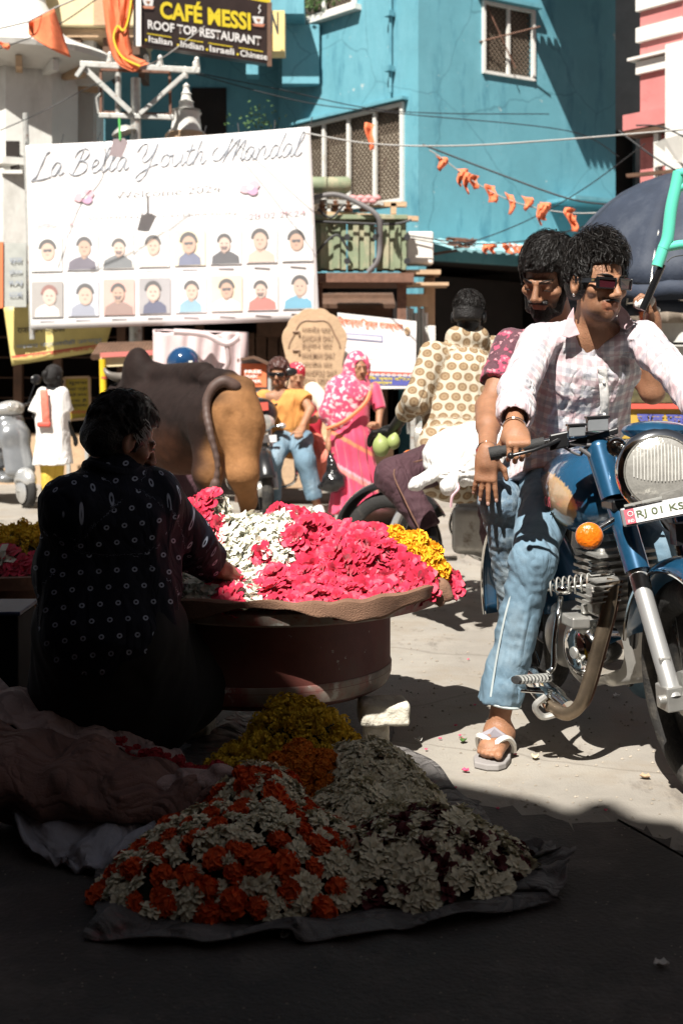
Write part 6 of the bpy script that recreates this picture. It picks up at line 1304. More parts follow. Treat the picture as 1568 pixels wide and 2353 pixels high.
S.cap(J['shR'], J['elR'], .085, .07, .04); S.cap(J['elR'], J['elR'] + (J['wrR'] - J['elR']) * .75, .072, .06, .04, flat=True); S.cap(J['shL'], J['elL'], .085, .075, .04); S.cap(J['elL'], J['elL'] + (J['wrL'] - J['elL']) * .5, .075, .06, .04, flat=True)
S.cap(P(258, 1082, 3.7), P(260, 1110, 3.7), .068, .085, .03)
S.make('shirt', m_dot, sel, disp=folds(.009, 20, 71, (1, 1, .7)), dmax=.016, uv=True)
b = MB(); pts = [P(258, 1072, 3.7) + V(.074 * math.cos(a), .078 * math.sin(a), .012 * math.sin(a * 2)) for a in [k * math.pi / 12 for k in range(24)]]; b.tube(pts, .014, 8, closed=True); b.make('collar', m_dot, sel)
S = Body(.009)
for s in 'LR': S.cap(J['hi' + s], J['kn' + s], .1, .08, .04); S.cap(J['kn' + s], J['an' + s], .08, .06, .04)
S.cap(J['hiL'], J['hiR'], .13, .13, .05); S.cap(P(250, 1450, 3.75), P(265, 1610, 3.9), .17, .2, .06, side=(1, 0, 0), asp=1.3); S.cap(P(300, 1480, 3.9), P(420, 1560, 4.05), .12, .16, .06); S.make('trousers', mat('black_trousers', (.01, .01, .011), rough=.9), sel, disp=folds(.006, 26, 75), dmax=.012)
'''stl = thing('low_stool', 'dark low wooden stool under the crouching flower seller', 'stool', P(250, 1620, 3.6)); b = MB(); q = J['pel']; b.box((q.x, q.y, q.z - .19), (.34, .3, .04)); b.make('seat', m_brown, stl, smooth=False, bevel=.004)
for sx in (-1, 1):
    for sy in (-1, 1): b = MB(); b.box((q.x + sx * .14, q.y + sy * .12, (q.z - .21) / 2), (.035, .035, q.z - .21)); b.make('leg', m_brown, stl, smooth=False)'''
# ------------------------------------------------------------ vehicles
m_chr = MATS['chrome']; m_rub = mat('tyre_rubber', (.022, .021, .02), rough=.85, var=.2, bump=.4, bs=90); weather(m_rub, (.13, .115, .095), .7, 5, .5, .65)
m_alu = mat('cast_aluminium', (.5, .49, .46), rough=.42, metal=.7, var=.15, vs=12); weather(m_alu, (.16, .11, .07), .8, 9, .55, .68)
m_silv = mat('silver_fork', (.55, .55, .54), rough=.35, metal=.6, var=.06); m_bp = mat('blue_metallic', (.014, .08, .165), rough=.28, metal=.35, coat=.9, var=.1, vs=60)
m_bk = mat('black_enamel', (.014, .014, .015), rough=.3, coat=.4, var=.2, vs=14); m_lens = mat('headlamp_glass', (.62, .6, .55), metal=.55, rough=.2, var=.12, vs=30, coat=1., bump=.5, bs=25)
m_amb = mat('amber_lens', (.75, .17, .01), rough=.2, coat=.8, var=.25, vs=60, bump=.4, bs=120); m_seat = mat('seat_vinyl', (.018, .017, .017), rough=.55, bump=.2, bs=60); m_crm = mat('tank_cream', (.6, .42, .26), rough=.25, coat=.8)
m_gr2 = mat('grip_rubber', (.03, .03, .03), rough=.75, bump=.3, bs=200)
class Bike:
    def __init__(s, T, ang, lean): 
        a = rad(ang); s.T = Vector(T); s.h = V(math.sin(a), -math.cos(a), 0); r = V(-math.cos(a), -math.sin(a), 0); l = rad(lean); s.r = r * math.cos(l) - V(0, 0, 1) * math.sin(l); s.u = V(0, 0, 1) * math.cos(l) + r * math.sin(l)
        s.M = np.array([s.h, s.r, s.u])
    def __call__(s, a, b, c): return s.T + s.h * a + s.r * b + s.u * c
def wheel(bk, par, a, R=.315, w=.045, spokes=20, rim=m_chr, alloy=False):
    c = bk(a, 0, R); wo = bpy.data.objects.new('wheel', None); link(wo); parent(wo, par); ax = bk.r
    prof = []; n = 14
    b = MB(); b.lathe(c, ax, [(w * math.sin(t) , R - w + w * math.cos(t)) for t in [math.pi * 2 * k / n - math.pi / 2 * 0 for k in range(n + 1)]], 44); b.make('tyre', m_rub, wo)
    b = MB(); b.lathe(c, ax, [(-.03, R - .068), (-.034, R - .052), (-.022, R - .06), (0, R - .072), (.022, R - .06), (.034, R - .052), (.03, R - .068), (0, R - .082), (-.03, R - .068)], 44); b.make('rim', rim, wo)
    b = MB(); b.lathe(c, ax, [(-.065, .02), (-.06, .065), (-.02, .07), (.02, .07), (.06, .065), (.065, .02)], 20); b.lathe(c, ax, [(-.11, .012), (.11, .012)], 8); b.make('hub', m_alu, wo)
    if alloy:
        for k in range(5):
            t = k * 2 * math.pi / 5; d = bk.h * math.cos(t) + bk.u * math.sin(t); b = MB(); b.bar(c + d * .05, c + d * (R - .06), .035, .03, up=ax); b.make('alloy_spoke', m_bk, wo)
    else:
        b = MB()
        for k in range(spokes):
            t = k * 2 * math.pi / spokes; t2 = t + (.35 if k % 2 else -.35); sx = .03 if (k // 2) % 2 else -.03
            b.tube([c + ax * sx + (bk.h * math.cos(t) + bk.u * math.sin(t)) * .06, c + (bk.h * math.cos(t2) + bk.u * math.sin(t2)) * (R - .062)], .0022, 4)
        b.make('spokes', m_chr, wo, kind='stuff')
    return wo
def fender(bk, par, a, R, m, a0, a1, w=.065, R0=.315, rimm=None):
    c = bk(a, 0, R0); b = MB()
    def f(s, t):
        th = rad(lerp(a0, a1, s)); x = (t - .5) * 2; rr = R - .035 * abs(x) ** 2.5; return c + (bk.h * math.cos(th) + bk.u * math.sin(th)) * rr + bk.r * x * w
    b.grid(f, 26, 8); o = b.make('mudguard', m, par, solid=.004)
    if rimm:
        for t in (0, 1): b = MB(); b.tube([f(k / 26, t) for k in range(27)], .006, 6); b.make('mudguard_rim', rimm, o)
    return o
# ---- main motorcycle
bk = Bike((1.05, 3.64, 0), 12, 5)
mo = thing('motorcycle', 'blue motorcycle with big round headlamp, amber indicator and RJ 01 KS plate', 'motorcycle', (1.05, 4.3, 0))
wheel(bk, mo, 0, .325, .05, 36); wheel(bk, mo, -1.36, .315, .055, 36)
fender(bk, mo, 0, .385, m_bp, 25, 165, .075, .325, m_chr); fender(bk, mo, -1.36, .39, m_bp, 10, 190, .085, .315, m_chr)
for s in (1, -1):
    b = MB(); b.tube([bk(.02, s * .098, .325), bk(-.155, s * .098, .66)], [.026, .027], 18); b.tube([bk(-.15, s * .098, .655), bk(-.165, s * .098, .68)], .03, 18); b.make('fork_leg', m_silv, mo)
    b = MB(); b.tube([bk(-.15, s * .098, .66), bk(-.245, s * .098, .84)], .037, 20); b.make('fork_cover', m_bp, mo)
    b = MB(); b.tube([bk(-.262, s * .108, .865), bk(-.335, s * .108, 1.01)], [.036, .041], 20); b.ball(bk(-.335, s * .108, 1.01), .041, 14, 8); b.make('fork_shroud', m_bp, mo)
    b = MB(); b.box(bk(.0, s * .1, .325), (.075, .05, .07), X=bk.h, Z=bk.u); b.lathe(bk(.02, s * .1, .325), bk.r, [(-.045, .014), (.045, .014)], 10); b.box(bk(-.02, s * .1, .39), (.03, .035, .09), X=bk.h, Z=bk.u); b.make('axle_clamp', m_alu, mo, smooth=False, bevel=.006)
    b = MB(); b.tube([bk(-.08, s * .075, .36), bk(-.2, s * .06, .72)], .012, 8); b.make('mudguard_stay', m_chr, mo)
b = MB(); b.box(bk(-.25, 0, .85), (.09, .27, .035), X=bk.h, Z=bk.u); b.make('fork_yoke', m_bk, mo, smooth=False, bevel=.008)
b = MB(); b.tube([bk(-.27, 0, .8), bk(-.37, 0, 1.02)], .03, 12); b.make('steering_head', m_bk, mo)
# headlamp nacelle
hl = bpy.data.objects.new('headlamp', None); link(hl); parent(hl, mo)
hc = P(1516, 1084, 3.62); hf = (V(0, 0, CH) - hc); hf.z = 0; hf.normalize(); hf = (hf * .8 + bk.h * .35 + V(0, 0, .06)).normalized(); HS_, HU_, _ = frame(hf)
b = MB(); b.lathe(hc, hf, [(-.24, .03), (-.22, .07), (-.17, .102), (-.1, .12), (-.03, .122), (-.012, .118)], 40); b.make('shell', m_bp, hl)
b = MB(); b.lathe(hc, hf, [(-.034, .1235), (-.028, .126), (-.006, .124), (.006, .115), (.01, .104), (.006, .1), (-.01, .1)], 48); b.make('chrome_ring', m_chr, hl)
b = MB(); b.lathe(hc, hf, [(-.002, .1005), (.006, .098), (.014, .08), (.02, .05), (.022, .0)], 40)
b.make('glass', m_lens, hl)
for i in range(-8, 9):
    x = i * .0095; hh = math.sqrt(max(.092 ** 2 - x * x, 0)) * .93; b = MB(); zz = lambda y: .026 - (x * x + y * y) / .1 ** 2 * .016
    b.tube([hc + HS_ * x + HU_ * (y * hh) + hf * zz(y * hh) for y in (-.3, .0, .3, .6, .8, .95)], .0013, 4); b.make('lens_flute', mat('glass_flute', (.75, .74, .7), rough=.08, coat=1), hl)
b = MB(); b.ball(hc + HU_ * .118 - hf * .09, (.1, .09, .03), 16, 8, X=HS_, Z=HU_); b.make('nacelle_top', m_bp, hl)
for s in (1, -1):
    b = MB(); q = hc - HS_ * s * .118 + HU_ * .055 - hf * .05
    if s < 0: q = hc - HS_ * .118 + HU_ * .07 - hf * .05
    else: q = hc + HS_ * .118 + HU_ * .07 - hf * .05
    b.lathe(q, hf, [(-.02, .028), (.008, .028), (.012, .024), (.012, .017), (.02, .014), (.024, 0)], 18); b.make('pilot_lamp', m_chr, hl)
# plate
plb = bpy.data.objects.new('number_plate', None); link(plb); parent(plb, mo)
PX = (P(1640, 1148, 3.52) - P(1426, 1190, 3.58)).normalized(); pc = P(1426, 1190, 3.58); PZ = V(.03, .1, 1).normalized(); PN = PX.cross(PZ); PN = -PN if PN.y > 0 else PN; PZ = PX.cross(PN); PZ = -PZ if PZ.z < 0 else PZ
pp = lambda x, z, e=0: pc + PX * x + PZ * z + PN * e
b = MB(); b.sheet([pp(0, -.027), pp(.27, -.027), pp(.27, .027), pp(0, .027)], .012, -PN); b.make('plate_frame', mat('plate_grey', (.22, .22, .23), rough=.4), plb, smooth=False, bevel=.005)
b = MB(); b.add([pp(.01, -.021, .002), pp(.262, -.021, .002), pp(.262, .021, .002), pp(.01, .021, .002)], [(0, 1, 2, 3)]); b.make('plate_face', m_vinyl, plb, smooth=False)
b = MB(); b.add([pp(.01, -.021, .003), pp(.038, -.021, .003), pp(.038, .021, .003), pp(.01, .021, .003)], [(0, 1, 2, 3)]); b.make('red_strip', mat('plate_red', (.62, .12, .16)), plb, smooth=False)
letters('RJ 01 KS', lambda x, y: pp(.043 + .13 * x, -.013 + .026 * y, .004), mat('plate_green', (.1, .13, .06)), plb, bold=.01)
letters('IND', lambda x, y: pp(.0165 + .017 * x, -.017 + .009 * y, .004), i_white, plb, bold=.02)
b = MB(); b.tube([pp(.0265 + .007 * math.cos(a * .5236), .007 + .007 * math.sin(a * .5236), .004) for a in range(12)], .0012, 4, closed=True); b.make('wheel_mark', i_white, plb)
b = MB(); b.bar(pp(.015, .032, .004), pp(.12, .035, .004), .008, .006); b.make('bracket', m_metal, plb, smooth=False)
# indicator
for s, c in ((1, P(1352, 1231, 3.78)), (-1, bk(-.2, -.3, .79))):
    ind = bpy.data.objects.new('indicator', None); link(ind); parent(ind, mo)
    b = MB(); b.lathe(c, hf, [(-.04, .02), (-.02, .038), (.0, .041), (.004, .041)], 22); b.make('housing', m_alu, ind)
    b = MB(); b.lathe(c, hf, [(.003, .0405), (.008, .039), (.016, .032), (.02, .018), (.021, 0)], 22); b.make('lens', m_amb, ind)
    b = MB(); b.tube([c - hf * .02, bk(-.22, s * .12, .81)], .012, 10); b.make('stem', m_chr, ind)
# handlebar from the near grip
hb0, hb1 = P(1128, 1042, 3.93), P(1250, 1016, 3.905); mid = P(1420, 985, 3.99)
b = MB(); b.tube(spline([hb0, hb1, P(1335, 1000, 3.92), P(1400, 1003, 3.96), P(1455, 1030, 4.0), P(1520, 1030, 4.0), P(1600, 1000, 3.85), P(1690, 1010, 3.7)], 7), .0115, 12); b.make('handlebar', m_chr, mo)
b = MB(); b.tube([hb0, hb0 + (hb1 - hb0) * .03, hb1], [.022, .0175, .0175], 16); b.tube([hb0 - (hb1 - hb0).normalized() * .006, hb0 + (hb1 - hb0) * .18], [.021, .021], 16); b.make('grip', m_gr2, mo)
b = MB(); b.tube([P(1175, 1046, 3.86), P(1225, 1034, 3.85), P(1262, 1020, 3.87), P(1290, 1008, 3.89)], [.006, .0055, .006, .008], 10); b.ball(P(1172, 1047, 3.86), .011, 10, 8); b.make('brake_lever', m_bk, mo)
b = MB(); b.box(P(1283, 1012, 3.9), (.06, .04, .05), X=(hb1 - hb0)); b.make('switch_block', m_bk, mo, smooth=False, bevel=.005)
b = MB(); b.box(P(1360, 1006, 3.92), (.16, .03, .02), X=(hb1 - hb0) + V(0, 0, .015)); b.make('clamp_bar', m_bk, mo, smooth=False, bevel=.004)
for (u, v, w, h, m) in ((1322, 990, .05, .032, m_metal), (1370, 975, .062, .04, m_metal)):
    b = MB(); q = P(u, v, 3.9); b.box(q, (w, .04, h), X=V(1, 0, .06)); o = b.make('reservoir', mat('reservoir_grey', (.2, .21, .22), rough=.35), mo, smooth=False, bevel=.003); b = MB(); b.box(q + V(0, 0, h / 2 + .003), (w + .008, .046, .007), X=V(1, 0, .06)); b.make('lid', m_bk, o, smooth=False, bevel=.001)
for pts, r in (([(1300, 1018), (1350, 1022), (1400, 1012), (1450, 1018), (1500, 1032)], .005), ([(1330, 1030), (1370, 1060), (1385, 1095), (1420, 1115), (1445, 1118)], .0065), ([(1400, 1000), (1425, 1010), (1440, 1040), (1440, 1075)], .004), ([(1290, 1025), (1330, 1045), (1345, 1028), (1410, 1018)], .004)):
    b = MB(); b.tube(spline([P(u, v, 3.9 + .04 * k / len(pts)) for k, (u, v) in enumerate(pts)], 7), r, 8); b.make('cable', mat('cable_sheath', (.16, .15, .15)), mo)
# tank
Bt = Body(.008); tc_ = bk(-.66, 0, .86); Bt.ell(bk(-.6, 0, .87), (.22, .155, .13), bk.M, .05); Bt.ell(bk(-.78, 0, .86), (.2, .13, .11), bk.M, .06)
for s in (1, -1): Bt.ell(bk(-.6, s * .05, .83), (.2, .115, .12), bk.M, .05)
def tank_t(Vt, C):
    q = (Vt - np.array(bk(0, 0, 0))) @ bk.M.T; C = C.copy(); e = ((q[:, 0] + .66) / .17) ** 2 + ((q[:, 2] - .83) / .08) ** 2; m = (e < 1) & (np.abs(q[:, 1]) > .08); C[m] = (1, 1, 1); C[~m] = (.014, .08, .165); ed = (e > 1) & (e < 1.25) & (np.abs(q[:, 1]) > .08); C[ed] = (.6, .4, .2); C[m] = (.6, .43, .27); return C
m_tank = mat('tank_enamel', (1, 1, 1), rough=.22, coat=.9, attr=True, var=.08, vs=60); nodes(m_tank)[2].inputs['Metallic'].default_value = .15
Bt.make('tank', m_tank, mo, tint=tank_t)
letters('RO', lambda x, y: bk(-.62 - .05 * x, .172, .81 + .035 * y), mat('plate_red', (.6, .1, .1)), mo, bold=.02)
Bt = Body(.012); Bt.cap(bk(-.88, 0, .8), bk(-1.5, 0, .84), .055, .05, .03, side=bk.r, asp=2.4); Bt.make('seat', m_seat, mo)
# frame and engine
b = MB(); b.tube([bk(-.36, 0, .95), bk(-.5, 0, .78), bk(-1.3, 0, .74)], .02, 10); b.tube([bk(-.37, 0, .9), bk(-.42, 0, .45), bk(-.5, 0, .24), bk(-1.0, 0, .22), bk(-1.36, .1, .315)], .018, 10); b.make('frame_tube', m_bk, mo)
b = MB()
for i in range(9): b.box(bk(-.56 + .004 * i, 0, .47 + .024 * i), (.2 - .004 * abs(i - 4), .22 - .006 * abs(i - 4), .009), X=bk.h, Z=bk.u)
b.make('cylinder_fins', m_alu, mo, smooth=False, kind='stuff')
b = MB(); b.box(bk(-.55, 0, .56), (.13, .14, .24), X=bk.h, Z=bk.u); b.make('cylinder', m_alu, mo, smooth=False, bevel=.01)
Bt = Body(.008); Bt.box(bk(-.68, 0, .34), (.24, .1, .1), bk.M, .03, .03); Bt.ell(bk(-.58, .1, .34), (.12, .07, .12), bk.M, .02); Bt.ell(bk(-.78, .1, .34), (.1, .06, .1), bk.M, .02); Bt.ell(bk(-.58, -.1, .34), (.12, .06, .12), bk.M, .02); Bt.make('crankcase', m_alu, mo)
ec = P(1338, 1495, 4.05); ex = (bk.r * .9 + V(0, -.25, 0)).normalized(); b = MB(); b.lathe(ec, ex, [(-.09, .09), (0, .088), (.02, .075), (.03, .05), (.035, 0)], 28); b.make('engine_cover', m_chr, mo)
b = MB(); b.lathe(ec + ex * .034, ex, [(0, .02), (.006, .018), (.008, 0)], 14); b.make('filler_cap', m_alu, mo)
b = MB(); b.box(P(1320, 1425, 4.05), (.1, .06, .035), X=bk.h); b.box(P(1345, 1398, 4.05), (.03, .03, .03)); b.make('tappet_cover', m_alu, mo, smooth=False, bevel=.006)
b = MB(); b.box(P(1372, 1375, 4.0), (.05, .06, .09), X=bk.h, Z=bk.u); b.make('carburettor', m_alu, mo, smooth=False, bevel=.008)
for i in range(5): b = MB(); b.box(P(1392 - i * 3, 1330 + i * 12, 4.0), (.07, .1, .005), X=bk.h, Z=bk.u); b.make('fin', m_alu, mo, smooth=False)
# exhaust shield, crash bar, pipe
sp = spline([P(1408, 1330, 3.98), P(1396, 1400, 3.97), P(1372, 1490, 3.96), P(1350, 1570, 3.95), P(1330, 1620, 3.95), P(1300, 1640, 3.97), P(1262, 1622, 4.02)], 7)
b = MB(); b.tube(sp, [.0215] * len(sp), 12, flat=(V(0, 1, 0), .45)); b.make('exhaust_pipe', mat('blued_steel', (.22, .17, .12), rough=.35, metal=.8, var=.4, vs=9), mo)
b = MB(); b.tube([q + V(.028, .02, 0) for q in sp], .007, 6); b.make('crash_bar', m_rust, mo)
b = MB(); b.tube(spline([P(1300, 1632, 4.02), P(1262, 1600, 4.1), P(1225, 1560, 4.35), P(1180, 1520, 4.9)], 6), [.035] * 4 + [.042] * 15, 14); b.make('silencer', m_chr, mo)
b = MB(); b.tube(spline([P(1252, 1600, 4.0), P(1228, 1622, 3.99), P(1245, 1646, 4.0), P(1275, 1640, 4.0)], 5), .011, 8); b.make('brake_pedal_arm', m_alu, mo)
# footpeg
fp0, fp1 = P(1182, 1562, 4.0), P(1262, 1556, 4.08); b = MB(); b.tube([fp0, fp1], .02, 14, flat=(V(0, 0, 1), .6)); fo = b.make('footpeg', m_gr2, mo)
for i in range(9): b = MB(); q = fp0 + (fp1 - fp0) * (.08 + i * .1); b.tube([q, q + (fp1 - fp0) * .05], .0225, 12, flat=(V(0, 0, 1), .62)); b.make('rubber_rib', m_metal, fo)
b = MB(); b.box(P(1218, 1585, 4.02), (.075, .05, .01), X=V(1, .1, -.1)); b.make('pedal_pad', m_chr, mo, smooth=False, bevel=.004)
b = MB(); b.tube(spline([P(1287, 1372, 4.1), P(1279, 1420, 4.06), P(1272, 1480, 4.05), P(1270, 1530, 4.04), P(1258, 1545, 4.03)], 5), .009, 10); b.ball(P(1293, 1352, 4.1), (.035, .03, .02), 12, 8); b.make('kick_lever', m_chr, mo)
# coil spring with inner rod
s0, s1 = P(1252, 1350, 4.12), P(1392, 1332, 4.06); d = s1 - s0; S_, U_, D_ = frame(d); b = MB(); b.tube([s0, s1], .013, 14); b.tube([s1, s1 + D_ * .03], .024, 14); b.make('damper_rod', m_chr, mo)
b = MB(); b.tube([s0 + d * (t / 150) + (S_ * math.cos(t * .42) + U_ * math.sin(t * .42)) * .027 for t in range(145)], .0028, 6); b.make('coil_spring', m_metal, mo)
b = MB()
for i in range(4): b.box(P(1375, 1290 + i * 9, 4.05), (.06, .05, .004), X=V(1, 0, .1)); 
b.make('rack_wire', m_chr, mo, smooth=False, kind='stuff')
b = MB(); b.box(P(1418, 1500, 4.1), (.05, .04, .1), X=bk.h); b.make('toolbox', m_crm, mo, smooth=False, bevel=.01)
for s in (1, -1):
    b = MB(); b.tube([bk(-1.36, s * .12, .34), bk(-1.22, s * .13, .72)], .022, 10); b.make('rear_shock', m_bk, mo)
b = MB(); b.box(bk(.0, 0, .78), (.04, .1, .06), X=bk.h, Z=bk.u); b.make('horn_bracket', m_bk, mo, smooth=False)

# ---- simpler motorcycles behind
def far_bike(name_label, T, ang, lean, body, group, alloy=True, fair=True):
    k = Bike(T, ang, lean); m = thing('motorcycle', name_label, 'motorcycle', T, group)
    wheel(k, m, 0, .3, .05, 16, m_chr, alloy); wheel(k, m, -1.28, .3, .06, 16, m_chr, alloy); fender(k, m, 0, .36, body, 20, 150, .07, .3); fender(k, m, -1.28, .37, m_bk, 40, 170, .08, .3)
    for s in (1, -1):
        b = MB(); b.tube([k(0, s * .09, .3), k(-.12, s * .09, .55)], .024, 10); b.tube([k(-.12, s * .09, .55), k(-.3, s * .09, .95)], .018, 10); b.make('fork_leg', m_silv, m)
        b = MB(); b.tube([k(-.3, s * .1, .98), k(-.36, s * .3, 1.04), k(-.42, s * .36, 1.03)], .012, 8); b.tube([k(-.4, s * .33, 1.035), k(-.45, s * .42, 1.03)], .018, 8); b.make('handlebar', m_bk, m)
        b = MB(); b.tube([k(-.36, s * .25, 1.05), k(-.33, s * .3, 1.24)], .006, 6); b.ball(k(-.33, s * .32, 1.28), (.02, .06, .04), 12, 8, X=k.h, Z=k.u); b.make('mirror', m_bk, m)
        b = MB(); b.ball(k(-.2, s * .2, .82), (.035, .03, .025), 10, 8); b.tube([k(-.22, s * .08, .82), k(-.2, s * .18, .82)], .01, 6); b.make('indicator', m_amb if not fair else m_lens, m)
        b = MB(); b.tube([k(-1.28, s * .11, .3), k(-1.1, s * .13, .7)], .022, 8); b.make('rear_shock', m_chr, m)
    if fair:
        Bt = Body(.012); Bt.ell(k(-.22, 0, .93), (.13, .17, .15), k.M, .03); Bt.make('fairing', m_bk, m)
        b = MB(); b.ball(k(-.115, 0, .86), (.04, .13, .085), 16, 10, X=k.h, Z=k.u); b.make('headlamp', m_lens, m)
        b = MB(); b.box(k(-.08, 0, 1.0), (.01, .16, .07), X=k.h, Z=k.u); b.make('red_sticker', i_red, m, smooth=False)
        b = MB(); b.box(k(-.06, 0, .72), (.01, .26, .06), X=k.h, Z=k.u); b.make('number_plate', m_vinyl, m, smooth=False)
    else:
        b = MB(); b.lathe(k(-.18, 0, .9), k.h, [(-.12, .04), (-.05, .09), (0, .095), (.01, .085), (.012, 0)], 20); b.make('headlamp', m_lens, m)
        for s in (-.05, .05): b = MB(); b.lathe(k(-.3, s, 1.04), (k.u * .8 - k.h * .5), [(-.03, .045), (0, .05), (.005, .04)], 18); b.make('gauge', m_bk, m)
    Bt = Body(.012); Bt.ell(k(-.55, 0, .84), (.25, .14, .12), k.M, .04); Bt.make('tank', body, m)
    Bt = Body(.014); Bt.cap(k(-.78, 0, .8), k(-1.45, 0, .86), .05, .045, .03, side=k.r, asp=2.4); Bt.make('seat', m_seat, m)
    Bt = Body(.012); Bt.box(k(-.6, 0, .42), (.2, .13, .13), k.M, .03, .04); Bt.ell(k(-.55, .12, .38), (.1, .07, .1), k.M, .03); Bt.box(k(-.5, 0, .6), (.08, .08, .1), k.M); Bt.make('engine', m_alu, m)
    b = MB(); b.tube(spline([k(-.42, .05, .6), k(-.32, .1, .4), k(-.5, .14, .24), k(-1.0, .16, .26), k(-1.5, .18, .36)], 6), [.022] * 14 + [.04] * 11, 10); b.make('exhaust', m_chr, m)
    b = MB(); b.tube(spline([k(-.3, 0, .62), k(-.3, .26, .62), k(-.28, .3, .45), k(-.34, .27, .3), k(-.4, .05, .26)], 6), .014, 8); b.tube(spline([k(-.3, 0, .62), k(-.3, -.26, .62), k(-.28, -.3, .45), k(-.34, -.27, .3), k(-.4, -.05, .26)], 6), .014, 8); b.make('crash_guard', m_chr, m)
    b = MB(); b.tube([k(-.36, 0, .9), k(-.5, 0, .7), k(-1.2, 0, .72)], .025, 8); b.make('frame_tube', m_bk, m)
    return m, k
fb, fk = far_bike('black motorcycle with a red sticker over its headlamp, under the ochre t-shirt rider', (P(615, 0, 10.9).x, 10.9, 0), 8, 4, m_bk, 'motorcycles in the street')
kb, kk_ = far_bike('dark motorcycle loaded with a white sack, ridden by the man in the medallion kurta', (P(900, 0, 7.1).x, 7.1, 0), -118, 0, m_bk, 'motorcycles in the street', False, False)
fru = []
for i, (u, v) in enumerate(((875, 1025), (903, 1015))):
    t = thing('green_fruit', ['large pale green fruit hung from the handlebar of the dark motorcycle, left of the two', 'smaller pale green fruit with a torn stalk, right of the two on the handlebar'][i], 'fruit', P(u, v, 6.7), 'green fruits on the handlebar')
    B = Body(.008); B.ell(P(u, v, 6.6), (.045, .045, .055) if i == 0 else (.035, .035, .04)); B.cap(P(u, v, 6.6), P(u + 10 - 14 * (i == 0), v - 30, 6.6), .02, .006); B.make('rind', mat('fruit_green', (.32, .38, .13), rough=.5, var=.15), t)
bt = thing('water_bottle', 'small blue capped bottle standing near the handlebar of the dark motorcycle', 'bottle', P(975, 1030, 7.3)); b = MB(); b.lathe(P(975, 1040, 7.3), (0, 0, 1), [(0, .03), (.1, .03), (.13, .012), (.16, .012)], 12); b.make('body', ink('sky', (.15, .45, .65)), bt)

# ---- scooter at the left edge
sc_ = thing('scooter', 'grey scooter parked by the dark shop at the left frame edge', 'scooter', P(50, 1160, 12.4)); k = Bike((P(64, 0, 12.3).x, 12.3, 0), 38, 3)
wheel(k, sc_, 0, .17, .045, 8, m_silv, True); b = MB(); b.lathe(k(0, .06, .17), k.r, [(0, .12), (.01, .1), (.02, .03)], 20); b.make('hub_cap', m_silv, sc_)
m_sg = mat('scooter_grey', (.26, .27, .28), rough=.25, metal=.4, coat=.7)
Bt = Body(.012); Bt.ell(k(-.02, 0, .27), (.17, .09, .12), k.M, .03); Bt.ell(k(0, 0, .15), (.13, .2, .13), k.M, .01, '-'); Bt.make('front_mudguard', m_silv, sc_)
Bt = Body(.012); Bt.cap(k(-.12, 0, .35), k(-.28, 0, .85), .07, .06, .04, side=k.r, asp=2.2); Bt.ell(k(-.22, 0, .68), (.1, .16, .14), k.M, .04); Bt.make('apron', m_sg, sc_)
Bt = Body(.012); Bt.ell(k(-.3, 0, .95), (.1, .15, .08), k.M, .03); Bt.make('handlebar_cowl', m_silv, sc_); b = MB(); b.ball(k(-.2, 0, .97), (.03, .07, .05), 12, 8, X=k.h, Z=k.u); b.make('headlamp', m_lens, sc_)
for s in (1, -1): b = MB(); b.tube([k(-.33, s * .12, .97), k(-.38, s * .33, 1.0)], .014, 8); b.tube([k(-.33, s * .2, .98), k(-.3, s * .27, 1.17)], .007, 6); b.ball(k(-.3, s * .29, 1.22), (.02, .06, .05), 12, 8, X=k.h, Z=k.u); b.make('mirror_arm', m_bk, sc_)
Bt = Body(.014); Bt.cap(k(-.7, 0, .5), k(-1.3, 0, .58), .17, .15, .05); Bt.cap(k(-.35, 0, .27), k(-.8, 0, .27), .05, .06, .04, side=k.r, asp=2.5); Bt.make('body_panel', m_sg, sc_)
Bt = Body(.014); Bt.cap(k(-.7, 0, .74), k(-1.3, 0, .78), .06, .05, .03, side=k.r, asp=2.2); Bt.make('seat', m_seat, sc_); wheel(k, sc_, -1.2, .17, .045, 8, m_silv, True)

# ------------------------------------------------------------ bull
bu = thing('bull', 'humped dark brown bull with tan rump and short horns, seen from behind', 'bull', P(450, 1300, 8.3))
B = Body(.012); X = lambda u, v, Y: P(u, v, Y); bx = (X(330, 950, 9.3) - X(520, 960, 8.1)).normalized(); sx_ = V(-bx.y, bx.x, 0).normalized(); MBu = np.array([bx, sx_, (0, 0, 1)])
B.cap(X(505, 955, 8.2), X(350, 965, 9.2), .215, .27, .08); B.ell(X(415, 985, 8.75), (.5, .25, .32), MBu, .1); B.ell(X(345, 945, 9.2), (.3, .2, .32), MBu, .1); B.ell(X(318, 858, 9.15), (.15, .1, .185), MBu, .06); B.ell(X(532, 950, 8.02), (.2, .185, .23), MBu, .06); B.cap(X(470, 855, 8.35), X(360, 862, 9.1), .07, .08, .08); B.ell(X(486, 872, 8.2), (.09, .07, .06), None, .05); B.ell(X(560, 885, 8.05), (.07, .07, .055), None, .05)
B.cap(X(440, 862, 8.5), X(525, 868, 8.1), .05, .05, .06)
B.cap(X(330, 900, 9.4), X(302, 895, 10.0), .17, .12, .1); B.cap(X(302, 895, 10.0), X(300, 950, 10.3), .1, .07, .06)
